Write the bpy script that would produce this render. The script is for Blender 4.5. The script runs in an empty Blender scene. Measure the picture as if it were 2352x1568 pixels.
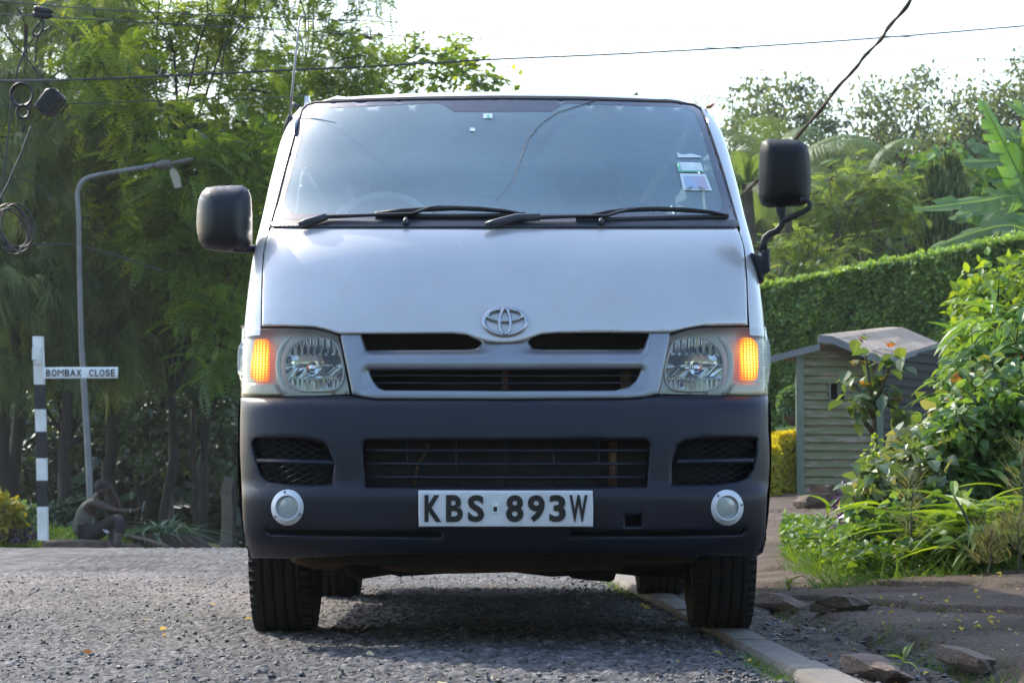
import bpy, bmesh, math, random
import numpy as np
from mathutils import Vector, Matrix
from mathutils.geometry import delaunay_2d_cdt

random.seed(7)
RS = np.random.RandomState(11)
scene = bpy.context.scene
COL = scene.collection

# ------------------------------------------------------------------ camera
FPX = 5553.0                      # focal length in picture units (picture 2352 wide)
CX, CY, HOR = 1176.0, 784.0, 1106.0
PITCH = math.atan((HOR - CY) / FPX)
CAM = np.array([0.0, 0.0, 0.52])
cp, sp = math.cos(PITCH), math.sin(PITCH)


def ray(px, py):
    """direction (per unit of Y) of the sight line through a picture point"""
    a = (np.asarray(px, float) - CX) / FPX
    b = (CY - np.asarray(py, float)) / FPX
    dy = cp - b * sp
    dz = sp + b * cp
    return a / dy, dz / dy


def P(px, py, Y):
    rx, rz = ray(px, py)
    return np.array([CAM[0] + rx * Y, Y, CAM[2] + rz * Y])


def PL(pts, Y):
    return [P(x, y, Y) for x, y in pts]


cam_data = bpy.data.cameras.new('camera')
cam = bpy.data.objects.new('camera', cam_data)
COL.objects.link(cam)
cam.location = CAM
cam.rotation_euler = (math.pi / 2 + PITCH, 0, 0)
cam_data.sensor_width = 36
cam_data.lens = FPX / 2352 * 36
cam_data.clip_start = 0.1
cam_data.clip_end = 2000
cam_data.dof.use_dof = True
cam_data.dof.focus_distance = 7.7
cam_data.dof.aperture_fstop = 14
scene.camera = cam

# ------------------------------------------------------------------ objects
WLOC = {}


def tag(o, label=None, cat=None, group=None, kind=None):
    if label: o['label'] = label
    if cat: o['category'] = cat
    if group: o['group'] = group
    if kind: o['kind'] = kind
    return o


def empty(name, loc, label, cat, group=None):
    o = bpy.data.objects.new(name, None)
    COL.objects.link(o)
    o.location = loc
    o.empty_display_size = 0.2
    WLOC[o.name] = np.array(loc, float)
    return tag(o, label, cat, group)


def mesh_from_arrays(name, V, loops, starts, totals, smooth=True, rnd=None):
    me = bpy.data.meshes.new(name)
    V = np.asarray(V, np.float32)
    me.vertices.add(len(V)); me.vertices.foreach_set('co', V.ravel())
    me.loops.add(len(loops)); me.loops.foreach_set('vertex_index', np.asarray(loops, np.int32))
    me.polygons.add(len(starts))
    me.polygons.foreach_set('loop_start', np.asarray(starts, np.int32))
    me.polygons.foreach_set('loop_total', np.asarray(totals, np.int32))
    me.polygons.foreach_set('use_smooth', np.full(len(starts), bool(smooth)))
    if rnd is not None:
        at = me.attributes.new('rnd', 'FLOAT', 'POINT')
        at.data.foreach_set('value', np.asarray(rnd, np.float32))
    me.update(calc_edges=True)
    return me


def link_mesh(name, me, mat, parent=None, loc=None):
    """vertices are in world space; the object gets a sensible origin"""
    o = bpy.data.objects.new(name, me)
    COL.objects.link(o)
    mats = mat if isinstance(mat, (list, tuple)) else [mat]
    for m in mats: me.materials.append(m)
    if parent is not None:
        base = WLOC[parent.name]
        o.parent = parent
    else:
        base = np.array(loc if loc is not None else (0, 0, 0), float)
        o.location = base
    WLOC[o.name] = base
    if np.any(base):
        n = len(me.vertices)
        co = np.empty(n * 3, np.float32); me.vertices.foreach_get('co', co)
        co = co.reshape(-1, 3) - base.astype(np.float32)
        me.vertices.foreach_set('co', co.ravel()); me.update()
    return o


class MB:
    def __init__(s):
        s.v = []; s.f = []; s.m = []; s.sm = []; s.mi = 0

    def add(s, V, F, smooth=True):
        b = len(s.v)
        s.v.extend([tuple(map(float, p)) for p in V])
        for f in F:
            s.f.append([b + i for i in f]); s.m.append(s.mi); s.sm.append(smooth)
        return s

    def box(s, c, d, rot=None, smooth=False):
        c = np.array(c, float); d = np.array(d, float) / 2
        V = [np.array(((i & 1) * 2 - 1, (i >> 1 & 1) * 2 - 1, (i >> 2 & 1) * 2 - 1)) * d for i in range(8)]
        if rot is not None: V = [np.array(rot @ Vector(p)) for p in V]
        F = [(0, 2, 3, 1), (4, 5, 7, 6), (0, 1, 5, 4), (2, 6, 7, 3), (0, 4, 6, 2), (1, 3, 7, 5)]
        return s.add([c + p for p in V], F, smooth)

    def tube(s, pts, r, n=8, cap=True, smooth=True, flat=1.0):
        pts = [np.array(p, float) for p in pts]
        k = len(pts)
        rr = [r] * k if np.isscalar(r) else list(r)
        V = []; up = None
        for i in range(k):
            t = pts[min(i + 1, k - 1)] - pts[max(i - 1, 0)]
            L = np.linalg.norm(t); t = t / L if L > 1e-9 else np.array((0, 0, 1.))
            if up is None:
                up = np.array((0, 0, 1.)) if abs(t[2]) < .9 else np.array((0, 1., 0))
            u = np.cross(up, t); u /= max(np.linalg.norm(u), 1e-9)
            w = np.cross(t, u); up = w
            for j in range(n):
                a = 2 * math.pi * j / n
                V.append(pts[i] + rr[i] * (math.cos(a) * u + flat * math.sin(a) * w))
        F = []
        for i in range(k - 1):
            for j in range(n):
                F.append((i * n + j, i * n + (j + 1) % n, (i + 1) * n + (j + 1) % n, (i + 1) * n + j))
        if cap:
            F.append(tuple(range(n - 1, -1, -1))); F.append(tuple((k - 1) * n + j for j in range(n)))
        return s.add(V, F, smooth)

    def lathe(s, prof, c, axis='X', n=48, smooth=True, sy=1.0):
        """prof: (radius, along-axis)"""
        V = []; k = len(prof)
        for r, h in prof:
            for j in range(n):
                a = 2 * math.pi * j / n
                u, w = r * math.cos(a), r * math.sin(a) * sy
                V.append({'X': (h, u, w), 'Y': (u, h, w), 'Z': (u, w, h)}[axis])
        F = []
        for i in range(k - 1):
            for j in range(n):
                F.append((i * n + j, i * n + (j + 1) % n, (i + 1) * n + (j + 1) % n, (i + 1) * n + j))
        c = np.array(c, float)
        return s.add([c + np.array(p) for p in V], F, smooth)

    def build(s, name, mat, parent=None, loc=None, fix=True, auto=None):
        tot = [len(f) for f in s.f]
        st = np.concatenate([[0], np.cumsum(tot)[:-1]]) if tot else []
        me = mesh_from_arrays(name, s.v, [i for f in s.f for i in f], st, tot)
        me.polygons.foreach_set('use_smooth', s.sm)
        if isinstance(mat, (list, tuple)): me.polygons.foreach_set('material_index', s.m)
        if fix:
            bm = bmesh.new(); bm.from_mesh(me)
            bmesh.ops.recalc_face_normals(bm, faces=bm.faces)
            bm.to_mesh(me); bm.free()
        if auto is not None:
            me.set_sharp_from_angle(angle=math.radians(auto))
        return link_mesh(name, me, mat, parent, loc)


# ------------------------------------------------------------------ noise
def _h(ix, iy, seed):
    n = (ix.astype(np.int64) * 374761393 + iy.astype(np.int64) * 668265263 + seed * 974711) & 0x7fffffff
    n = ((n ^ (n >> 13)) * 1274126177) & 0x7fffffff
    n = n ^ (n >> 16)
    return (n & 0xffffff) / float(0xffffff)


def vnoise(x, y, seed=0):
    x = np.asarray(x, float); y = np.asarray(y, float)
    ix = np.floor(x); iy = np.floor(y); fx = x - ix; fy = y - iy
    fx = fx * fx * (3 - 2 * fx); fy = fy * fy * (3 - 2 * fy)
    ix = ix.astype(np.int64); iy = iy.astype(np.int64)
    a = _h(ix, iy, seed); b = _h(ix + 1, iy, seed); c = _h(ix, iy + 1, seed); d = _h(ix + 1, iy + 1, seed)
    return (a * (1 - fx) + b * fx) * (1 - fy) + (c * (1 - fx) + d * fx) * fy


def fbm(x, y, o=4, seed=0):
    t = 0; amp = .5
    for k in range(o):
        t = t + amp * vnoise(x * 2 ** k, y * 2 ** k, seed + k); amp *= .5
    return t


def cells(x, y, seed=0):
    """distance to the nearest cell point, and that cell's random number"""
    ix = np.floor(x).astype(np.int64); iy = np.floor(y).astype(np.int64)
    best = np.full(np.shape(x), 9.0); rid = np.zeros(np.shape(x))
    for dx in (-1, 0, 1):
        for dy in (-1, 0, 1):
            jx = ix + dx; jy = iy + dy
            d = (jx + .15 + .7 * _h(jx, jy, seed) - x) ** 2 + (jy + .15 + .7 * _h(jx, jy, seed + 5) - y) ** 2
            m = d < best
            best = np.where(m, d, best); rid = np.where(m, _h(jx, jy, seed + 9), rid)
    return np.sqrt(best), rid


def sstep(a, b, x):
    t = np.clip((np.asarray(x, float) - a) / (b - a), 0, 1)
    return t * t * (3 - 2 * t)


# ------------------------------------------------------------------ materials
def srgb(r, g, b):
    f = lambda c: c / 12.92 if c <= .04045 else ((c + .055) / 1.055) ** 2.4
    return (f(r / 255), f(g / 255), f(b / 255), 1)


def node_mat(name):
    m = bpy.data.materials.new(name); m.use_nodes = True
    nt = m.node_tree; nt.nodes.clear()
    out = nt.nodes.new('ShaderNodeOutputMaterial')
    N = lambda t, **k: _mk(nt, t, **k)
    L = lambda a, b: nt.links.new(a, b)
    return m, nt, out, N, L


def _mk(nt, t, **k):
    n = nt.nodes.new(t)
    for a, v in k.items():
        if a.startswith('i_'): n.inputs[a[2:].replace('_', ' ')].default_value = v
        elif a.startswith('n_'): n.inputs[int(a[2:])].default_value = v
        else: setattr(n, a, v)
    return n


def c4(c): return tuple(c) if len(c) == 4 else (*c, 1)


def ramp(N, stops, interp='LINEAR'):
    r = N('ShaderNodeValToRGB'); e = r.color_ramp.elements
    r.color_ramp.interpolation = interp
    while len(e) < len(stops): e.new(.5)
    for el, (p, c) in zip(e, stops): el.position = p; el.color = c4(c)
    return r


def mat(name, col, rough=.6, metal=0, var=.15, vscale=6, bump=0, bscale=60, coat=0, spec=.5, col2=None, detail=5, rvar=0, sheen=0):
    """principled surface whose colour wanders between two tones; optional fine bump"""
    m, nt, out, N, L = node_mat(name)
    b = N('ShaderNodeBsdfPrincipled', i_Roughness=rough, i_Metallic=metal)
    b.inputs['Coat Weight'].default_value = coat
    b.inputs['Coat Roughness'].default_value = .06
    b.inputs['Specular IOR Level'].default_value = spec
    L(b.outputs[0], out.inputs[0])
    tc = N('ShaderNodeTexCoord')
    col = c4(col)
    c2 = c4(col2) if col2 else tuple(min(1, c * (1 + var)) for c in col[:3]) + (1,)
    c1 = col if col2 else tuple(c * (1 - var) for c in col[:3]) + (1,)
    nz = N('ShaderNodeTexNoise', i_Scale=vscale, i_Detail=detail); L(tc.outputs['Object'], nz.inputs['Vector'])
    r = ramp(N, [(.3, c1), (.7, c2)]); L(nz.outputs['Fac'], r.inputs[0]); L(r.outputs[0], b.inputs['Base Color'])
    if rvar:
        mr = N('ShaderNodeMapRange', n_1=.3, n_2=.7, n_3=rough - rvar, n_4=rough + rvar)
        L(nz.outputs['Fac'], mr.inputs[0]); L(mr.outputs[0], b.inputs['Roughness'])
    if bump:
        n2 = N('ShaderNodeTexNoise', i_Scale=bscale, i_Detail=4); L(tc.outputs['Object'], n2.inputs['Vector'])
        bp = N('ShaderNodeBump', i_Strength=bump, i_Distance=.02); L(n2.outputs['Fac'], bp.inputs['Height']); L(bp.outputs[0], b.inputs['Normal'])
    return m


def leaf_mat(name, stops, trans=.45, gloss=.08, tint=(1.3, 1.2, .5), rough=.45, k=1.0):
    """leaf: colour from the per-leaf random number, light passes through"""
    m, nt, out, N, L = node_mat(name)
    at = N('ShaderNodeAttribute', attribute_name='rnd'); gloss = gloss * .55
    r = ramp(N, [(p, tuple(min(.9, v * k) for v in c)) for p, c in stops]); L(at.outputs['Fac'], r.inputs[0])
    d = N('ShaderNodeBsdfDiffuse'); t = N('ShaderNodeBsdfTranslucent'); g = N('ShaderNodeBsdfGlossy', i_Roughness=rough)
    L(r.outputs[0], d.inputs[0])
    mx = N('ShaderNodeMix', data_type='RGBA', blend_type='MULTIPLY'); mx.inputs[0].default_value = 1
    mx.inputs[7].default_value = (*tint, 1)
    L(r.outputs[0], mx.inputs[6]); L(mx.outputs[2], t.inputs[0])
    g.inputs[0].default_value = (.9, .95, 1, 1)
    a = N('ShaderNodeMixShader'); a.inputs[0].default_value = trans; L(d.outputs[0], a.inputs[1]); L(t.outputs[0], a.inputs[2])
    b = N('ShaderNodeMixShader'); b.inputs[0].default_value = gloss; L(a.outputs[0], b.inputs[1]); L(g.outputs[0], b.inputs[2])
    L(b.outputs[0], out.inputs[0])
    return m


# ------------------------------------------------------------------ polygons -> triangulated sheets
def inside(pts, poly):
    x, y = pts[:, 0], pts[:, 1]; poly = np.asarray(poly, float); c = np.zeros(len(pts), bool)
    j = len(poly) - 1
    for i in range(len(poly)):
        xi, yi = poly[i]; xj, yj = poly[j]
        m = ((yi > y) != (yj > y))
        if yi != yj: c ^= m & (x < (xj - xi) * (y - yi) / (yj - yi) + xi)
        j = i
    return c


def densify(poly, step):
    out = []
    for i in range(len(poly)):
        a = np.array(poly[i], float); b = np.array(poly[(i + 1) % len(poly)], float)
        n = max(1, int(math.ceil(np.linalg.norm(b - a) / step)))
        out += [tuple(a + (b - a) * k / n) for k in range(n)]
    return out


def smooth_poly(poly, n=2):
    """Chaikin corner rounding"""
    for _ in range(n):
        q = []
        for i in range(len(poly)):
            a = np.array(poly[i], float); b = np.array(poly[(i + 1) % len(poly)], float)
            q += [tuple(a * .75 + b * .25), tuple(a * .25 + b * .75)]
        poly = q
    return poly


def seg_dist(pts, polys):
    d = np.full(len(pts), 1e9)
    for poly in polys:
        p = np.asarray(poly, float); q = np.roll(p, -1, 0)
        for a, b in zip(p, q):
            ab = b - a; t = np.clip(((pts - a) @ ab) / max(ab @ ab, 1e-12), 0, 1)
            d = np.minimum(d, np.linalg.norm(pts - (a + t[:, None] * ab), axis=1))
    return d


def cdt(outline, holes=(), step=12, ring=None):
    loops = [densify(outline, step)] + [densify(h, step) for h in holes]
    vs = []; es = []
    for lp in loops:
        b = len(vs); vs += lp
        es += [(b + i, b + (i + 1) % len(lp)) for i in range(len(lp))]
    O = np.asarray(loops[0])
    lo, hi = O.min(0), O.max(0)
    gx = np.arange(lo[0] + step * .5, hi[0], step); gy = np.arange(lo[1] + step * .43, hi[1], step)
    G = np.array(np.meshgrid(gx, gy)).reshape(2, -1).T
    if ring:
        extra = []
        for lp in loops:
            p = np.asarray(lp); t = np.roll(p, -1, 0) - np.roll(p, 1, 0)
            nn = np.stack([t[:, 1], -t[:, 0]], 1); nn /= np.maximum(np.linalg.norm(nn, axis=1)[:, None], 1e-9)
            for rr in (.35, 1.0):
                extra += [p + nn * ring * rr, p - nn * ring * rr]
        E = np.concatenate(extra)
    else: E = np.zeros((0, 2))

    def keep(Q, md):
        if not len(Q): return Q
        m = inside(Q, loops[0])
        for h in loops[1:]: m &= ~inside(Q, h)
        Q = Q[m]
        return Q[seg_dist(Q, loops) > md] if len(Q) else Q
    E = keep(E, (ring or 0) * .3); G = keep(G, ring * 1.2 if ring else step * .35)
    allp = vs + [tuple(p) for p in E] + [tuple(p) for p in G]
    r = delaunay_2d_cdt([Vector(p) for p in allp], es, [], 0, 1e-6)
    pts = np.array([tuple(p) for p in r[0]]); tri = [tuple(f) for f in r[2]]
    c = np.array([pts[list(f)].mean(0) for f in tri])
    m = inside(c, loops[0])
    for h in loops[1:]: m &= ~inside(c, h)
    tri = [f for f, k in zip(tri, m) if k]
    # boundary edges
    cnt = {}
    for f in tri:
        for i in range(len(f)):
            e = (f[i], f[(i + 1) % len(f)]); k = (min(e), max(e)); cnt.setdefault(k, []).append(e)
    bnd = [v[0] for v in cnt.values() if len(v) == 1]
    return pts, tri, bnd, loops


def sheet(mb, outline, fn, holes=(), step=12, thick=0.0, back=(0, 1, 0), bev=None, bevd=0.0, flip=False, backface=False):
    """fn(px,py,off) -> (N,3) world; off pushes back along the surface's depth. Rounded rim of bev picture units / bevd metres."""
    pts, tri, bnd, loops = cdt(outline, holes, step, bev)
    off = np.zeros(len(pts))
    if bev:
        d = np.clip(seg_dist(pts, loops) / bev, 0, 1)
        off = bevd * (1 - np.sqrt(np.maximum(0, 1 - (1 - d) ** 2)))
    V = fn(pts[:, 0], pts[:, 1], off)
    mb.add(V, tri)
    if thick:
        if callable(back): Vb = back(pts)
        else: Vb = V + np.array(back) * thick
        ids = sorted({i for e in bnd for i in e}); k = {a: i for i, a in enumerate(ids)}; n = len(ids)
        mb.add(np.concatenate([V[ids], Vb[ids]]), [(k[a], k[b], k[b] + n, k[a] + n) for a, b in bnd])
        if backface: mb.add(Vb, [f[::-1] for f in tri])
    return mb


def text_mesh(s, bold=.0):
    cu = bpy.data.curves.new('t', 'FONT'); cu.body = s; cu.size = 1; cu.offset = bold; cu.extrude = .0
    cu.resolution_u = 4
    o = bpy.data.objects.new('t', cu); COL.objects.link(o)
    dg = bpy.context.evaluated_depsgraph_get(); dg.update()
    me = bpy.data.meshes.new_from_object(o.evaluated_get(dg))
    V = np.array([v.co[:] for v in me.vertices]); F = [tuple(p.vertices) for p in me.polygons]
    bpy.data.objects.remove(o); bpy.data.curves.remove(cu); bpy.data.meshes.remove(me)
    V2 = V[:, :2] - V[:, :2].min(0); V2 /= V2.max(0)
    return V2, F


def add_text(mb, s, box, fn, bold=.02, off=0.0):
    """letters fitted to a picture box x0,y0,x1,y1 on the surface fn"""
    V, F = text_mesh(s, bold)
    x0, y0, x1, y1 = box
    mb.add(fn(x0 + V[:, 0] * (x1 - x0), y1 - V[:, 1] * (y1 - y0), np.full(len(V), off)), F, False)


def ellipse(cx, cy, rx, ry, n=40, a0=0, a1=2 * math.pi, end=False):
    k = n + 1 if end else n
    return [(cx + rx * math.cos(a0 + (a1 - a0) * i / n), cy + ry * math.sin(a0 + (a1 - a0) * i / n)) for i in range(k)]
# ================================================================== VAN
Y0 = 7.5
VROOT = (-0.06, 9.8, 0.0)


def xc(Y): return -0.021 - 0.011 * (np.asarray(Y, float) - Y0)


ZW = [.20, .28, .36, .5, .8, 1.0, 1.2, 1.36, 1.6, 1.77, 1.84, 1.9]
WW = [.79, .815, .835, .848, .853, .849, .84, .828, .805, .778, .752, .71]
ZY = [.20, .30, .40, .62, .785, .99, 1.10, 1.345, 1.375, 1.6, 1.85, 1.92]
YY = [.05, .03, .012, .010, .035, .085, .135, .325, .365, .605, .885, .975]


def _spl(zs, vs):
    zs = np.array(zs); vs = np.array(vs)
    d = np.gradient(vs, zs)

    def f(z):
        z = np.clip(np.asarray(z, float), zs[0], zs[-1])
        i = np.clip(np.searchsorted(zs, z) - 1, 0, len(zs) - 2)
        h = zs[i + 1] - zs[i]; t = (z - zs[i]) / h
        return ((2 * t**3 - 3 * t**2 + 1) * vs[i] + (t**3 - 2 * t**2 + t) * h * d[i] + (-2 * t**3 + 3 * t**2) * vs[i + 1] + (t**3 - t**2) * h * d[i + 1])
    return f


wid = _spl(ZW, WW)
yfr = _spl(ZY, YY)


def FY(x, z):
    """depth of the van's front skin at body coordinates x (from the centre line), z"""
    w = wid(z); s = np.clip(np.abs(x) / w, 0, .9999)
    up = sstep(1.2, 1.5, z)
    bul = .055 + .06 * up; L = .30 - .06 * up; n = 4.2
    return Y0 + yfr(z) + bul * s**2 + L * (1 - (1 - s**n) ** (1 / n))


def van(px, py, off=0.0):
    px = np.asarray(px, float); py = np.asarray(py, float)
    rx, rz = ray(px, py); Y = np.full(np.shape(px), 7.8)
    for _ in range(40):
        x = rx * Y; z = CAM[2] + rz * Y
        Y = .5 * Y + .5 * (FY(x - xc(Y), z) + off)
    return np.stack([rx * Y, Y, CAM[2] + rz * Y], -1)


def voff(k):
    return lambda px, py, off: van(px, py, np.asarray(off) + (k(px, py) if callable(k) else k))


def van_pts(pts, off=0.0):
    a = np.asarray(pts, float)
    return van(a[:, 0], a[:, 1], off)


def plane(Y): return lambda px, py, off: np.stack([ray(px, py)[0] * (Y + off), np.full(np.shape(px), Y) + off, CAM[2] + ray(px, py)[1] * (Y + off)], -1)


def MX(pts, c=1160.0): return [(2 * c - x, y) for x, y in reversed(pts)]


# ---- paints
def paint_mat():
    m, nt, out, N, L = node_mat('silver_paint')
    b = N('ShaderNodeBsdfPrincipled', i_Roughness=.34, i_Metallic=.35)
    b.inputs['Coat Weight'].default_value = .6; b.inputs['Coat Roughness'].default_value = .08
    tc = N('ShaderNodeTexCoord')
    n = N('ShaderNodeTexNoise', i_Scale=2.2, i_Detail=6); L(tc.outputs['Object'], n.inputs['Vector'])
    r = ramp(N, [(.35, (.545, .54, .55)), (.7, (.60, .595, .60))]); L(n.outputs['Fac'], r.inputs[0])
    # thin dust film, a little browner
    n2 = N('ShaderNodeTexNoise', i_Scale=14, i_Detail=8); L(tc.outputs['Object'], n2.inputs['Vector'])
    mr = N('ShaderNodeMapRange', n_1=.5, n_2=.8, n_3=0, n_4=.25); L(n2.outputs['Fac'], mr.inputs[0])
    mx = N('ShaderNodeMix', data_type='RGBA'); mx.inputs[7].default_value = (.47, .455, .42, 1)
    L(mr.outputs[0], mx.inputs[0]); L(r.outputs[0], mx.inputs[6]); L(mx.outputs[2], b.inputs['Base Color'])
    mr2 = N('ShaderNodeMapRange', n_1=.3, n_2=.75, n_3=.27, n_4=.42); L(n.outputs['Fac'], mr2.inputs[0]); L(mr2.outputs[0], b.inputs['Roughness'])
    L(b.outputs[0], out.inputs[0])
    return m


def glass_mat(name, refl=.16, dust_veil=.10, tint=(.55, .62, .66), dust_veil_col=(.30, .36, .42)):
    m, nt, out, N, L = node_mat(name)
    t = N('ShaderNodeBsdfTransparent'); t.inputs[0].default_value = (*tint, 1)
    g = N('ShaderNodeBsdfGlossy', i_Roughness=.02); g.inputs[0].default_value = (.9, .95, 1, 1)
    d = N('ShaderNodeBsdfDiffuse'); d.inputs[0].default_value = (*dust_veil_col, 1)
    f = N('ShaderNodeLayerWeight', i_Blend=.5)
    pw = N('ShaderNodeMath', operation='POWER', n_1=5); L(f.outputs['Facing'], pw.inputs[0])
    ad = N('ShaderNodeMath', operation='MULTIPLY_ADD', n_1=1 - refl, n_2=refl); ad.use_clamp = True; L(pw.outputs[0], ad.inputs[0])
    tc = N('ShaderNodeTexCoord'); nz = N('ShaderNodeTexNoise', i_Scale=3, i_Detail=8); L(tc.outputs['Object'], nz.inputs['Vector'])
    mr = N('ShaderNodeMapRange', n_1=.3, n_2=.7, n_3=dust_veil * .8, n_4=dust_veil * 1.2); L(nz.outputs['Fac'], mr.inputs[0])
    a = N('ShaderNodeMixShader'); L(mr.outputs[0], a.inputs[0]); L(t.outputs[0], a.inputs[1]); L(d.outputs[0], a.inputs[2])
    b = N('ShaderNodeMixShader'); L(ad.outputs[0], b.inputs[0]); L(a.outputs[0], b.inputs[1]); L(g.outputs[0], b.inputs[2])
    L(b.outputs[0], out.inputs[0])
    return m


M = {}
M['paint'] = paint_mat()
M['grille_silver'] = mat('grille_silver', (.27, .285, .32), .32, .6, .06, 8, coat=.3)
M['bumper'] = mat('bumper_plastic', (.0055, .0088, .0210), .40, 0, .22, 3.5, spec=.38, col2=(.011, .0140, .0245), bump=.05, bscale=400, rvar=.06)
M['bumper_dark'] = mat('rough_black_plastic', (.010, .011, .013), .55, 0, .2, 9)
M['black'] = mat('matt_black', (.010, .010, .011), .8, 0, .3, 12)
M['black_trim'] = mat('black_trim', (.022, .024, .03), .35, 0, .15, 20)
M['frit'] = mat('sky_tinted_border', (.05, .055, .085), .12, 0, .1, 10, coat=.5)  # lavender tone carries the reflected sky in the base colour
M['cowl'] = mat('cowl_plastic', (.03, .034, .046), .45, 0, .2, 16)
M['rubber'] = mat('tyre_rubber', (.005, .005, .0053), .9, 0, .35, 9, bump=.25, bscale=90, col2=(.010, .0095, .009))
M['chrome'] = mat('chrome', (.85, .86, .88), .08, 1, .03, 9)
M['reflector'] = mat('lamp_reflector', (.80, .81, .80), .13, 1, .05, 30)
M['housing'] = mat('lamp_housing', (.46, .45, .39), .35, .15, .08, 12)
M['yellowed'] = mat('yellowed_lens_base', (.46, .41, .30), .35, .2, .12, 12)
M['clear'] = glass_mat('lamp_cover', .04, .02, (.93, .94, .92), (.5, .46, .38))
M['screen'] = glass_mat('windscreen_glass', .12, .36, (.80, .86, .86), (.33, .51, .57))  # blue film: dust, with the sky's reflection put into its colour
M['side_glass'] = glass_mat('side_glass', .12, .05, (.30, .34, .35), (.2, .22, .24))
M['white_plastic'] = mat('white_plastic', (.70, .71, .76), .35, 0, .04, 14)
M['plate'] = mat('plate_white', (.64, .65, .68), .4, 0, .06, 25)
M['ink'] = mat('black_lettering', (.012, .012, .014), .35, 0, .3, 40)
M['steel'] = mat('dull_steel', (.30, .30, .31), .45, .8, .15, 20)
M['rust'] = mat('rusty_brown', (.10, .055, .03), .8, .1, .35, 25)
M['under'] = mat('underbody', (.022, .020, .018), .85, .0, .4, 14, col2=(.04, .032, .026))
M['interior'] = mat('grey_trim', (.08, .085, .09), .7, 0, .1, 12)
M['seat_cloth'] = mat('seat_cloth', (.06, .065, .08), .9, 0, .15, 40)
M['mirror_shell'] = mat('mirror_shell', (.007, .0085, .012), .36, 0, .12, 5, spec=.45); M['mirror_matt'] = mat('mirror_shell_matt', (.0055, .0057, .0062), .55, 0, .15, 30, spec=.3)
M['fog_lens'] = mat('fog_lens', (.42, .46, .46), .22, .25, .12, 300, coat=.6)
M['lining'] = mat('cabin_lining', (.30, .31, .31), .9, 0, .15, 8)
M['paper'] = mat('paper_sticker', (.70, .78, .78), .5, 0, .04, 30)


def amber_mat():
    """lit turn signal: a grid of little lens cells round a bulb, brighter in the middle"""
    m, nt, out, N, L = node_mat('lit_amber')
    tc = N('ShaderNodeTexCoord'); sx = N('ShaderNodeSeparateXYZ'); L(tc.outputs['Generated'], sx.inputs[0])

    def wave(o, k):
        a = N('ShaderNodeMath', operation='MULTIPLY', n_1=k); L(sx.outputs[o], a.inputs[0])
        s = N('ShaderNodeMath', operation='SINE'); L(a.outputs[0], s.inputs[0])
        b = N('ShaderNodeMath', operation='ABSOLUTE'); L(s.outputs[0], b.inputs[0]); return b
    w1, w2 = wave(0, math.pi * 6), wave(2, math.pi * 17)
    pr = N('ShaderNodeMath', operation='MULTIPLY'); L(w1.outputs[0], pr.inputs[0]); L(w2.outputs[0], pr.inputs[1])

    def off(o, c, s):
        a = N('ShaderNodeMath', operation='SUBTRACT', n_1=c); L(sx.outputs[o], a.inputs[0])
        b = N('ShaderNodeMath', operation='MULTIPLY', n_1=s); L(a.outputs[0], b.inputs[0])
        q = N('ShaderNodeMath', operation='POWER', n_1=2); L(b.outputs[0], q.inputs[0]); return q
    d = N('ShaderNodeMath', operation='ADD'); a1 = off(0, .5, 1.5); a2 = off(2, .5, 1.7); L(a1.outputs[0], d.inputs[0]); L(a2.outputs[0], d.inputs[1])
    inv = N('ShaderNodeMapRange', n_1=0, n_2=1.1, n_3=1.0, n_4=.12); L(d.outputs[0], inv.inputs[0])
    mul = N('ShaderNodeMath', operation='MULTIPLY_ADD', n_1=.78, n_2=.22); L(pr.outputs[0], mul.inputs[0])
    st = N('ShaderNodeMath', operation='MULTIPLY'); L(mul.outputs[0], st.inputs[0]); L(inv.outputs[0], st.inputs[1])
    r = ramp(N, [(0, (1, .10, .0)), (.35, (1, .24, .005)), (.62, (1, .50, .02)), (.95, (1, .80, .20))]); L(st.outputs[0], r.inputs[0])
    e = N('ShaderNodeEmission'); L(r.outputs[0], e.inputs[0])
    s2 = N('ShaderNodeMath', operation='MULTIPLY_ADD', n_1=1.5, n_2=.45); L(st.outputs[0], s2.inputs[0]); L(s2.outputs[0], e.inputs[1])
    L(e.outputs[0], out.inputs[0])
    return m


M['amber'] = amber_mat()

# (the emission above is multiplied for exposure in the lighting section)
vanroot = empty('van', VROOT, 'silver van with black bumper and lit amber turn signals parked half on the kerb', 'van')


def vpart(mb, name, m, parent=None, **k): return mb.build(name, m, parent or vanroot, **k)


# ---- outlines (picture units)
BON_L = [(624, 524), (612, 553), (606.5, 582), (603.6, 629), (602, 690), (601, 748.5)]
BON_B = [(650, 748.5), (721, 750.7), (747.6, 756.7), (779, 766.6), (900, 766), (1037.7, 765), (1070.7, 768), (1094, 776.5), (1120, 784), (1143, 786.5), (1160, 787),
         (1177, 786), (1200, 782), (1218, 775.5), (1244, 766.8), (1280, 764), (1410, 763), (1541, 763), (1577, 754), (1612, 748), (1717, 746)]
BON_R = [(1715.5, 694), (1714, 640), (1711, 600), (1707, 565), (1700, 541), (1692, 524)]
SCR_L = [(620, 519), (635.8, 465), (653.4, 395), (674, 318.8), (689, 268)]
SCR_TL = [(694, 252), (705, 241), (723.7, 235), (811.6, 231)]
SCR_TR = [(950, 228), (1091, 226.5), (1160, 226), (1334.5, 227.5), (1543, 233.5), (1593, 240)]
SCR_R = [(1609, 249), (1617, 265), (1627, 293), (1654.6, 374), (1682.4, 468), (1697, 519)]
SCREEN = SCR_L + SCR_TL + SCR_TR + SCR_R
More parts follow.
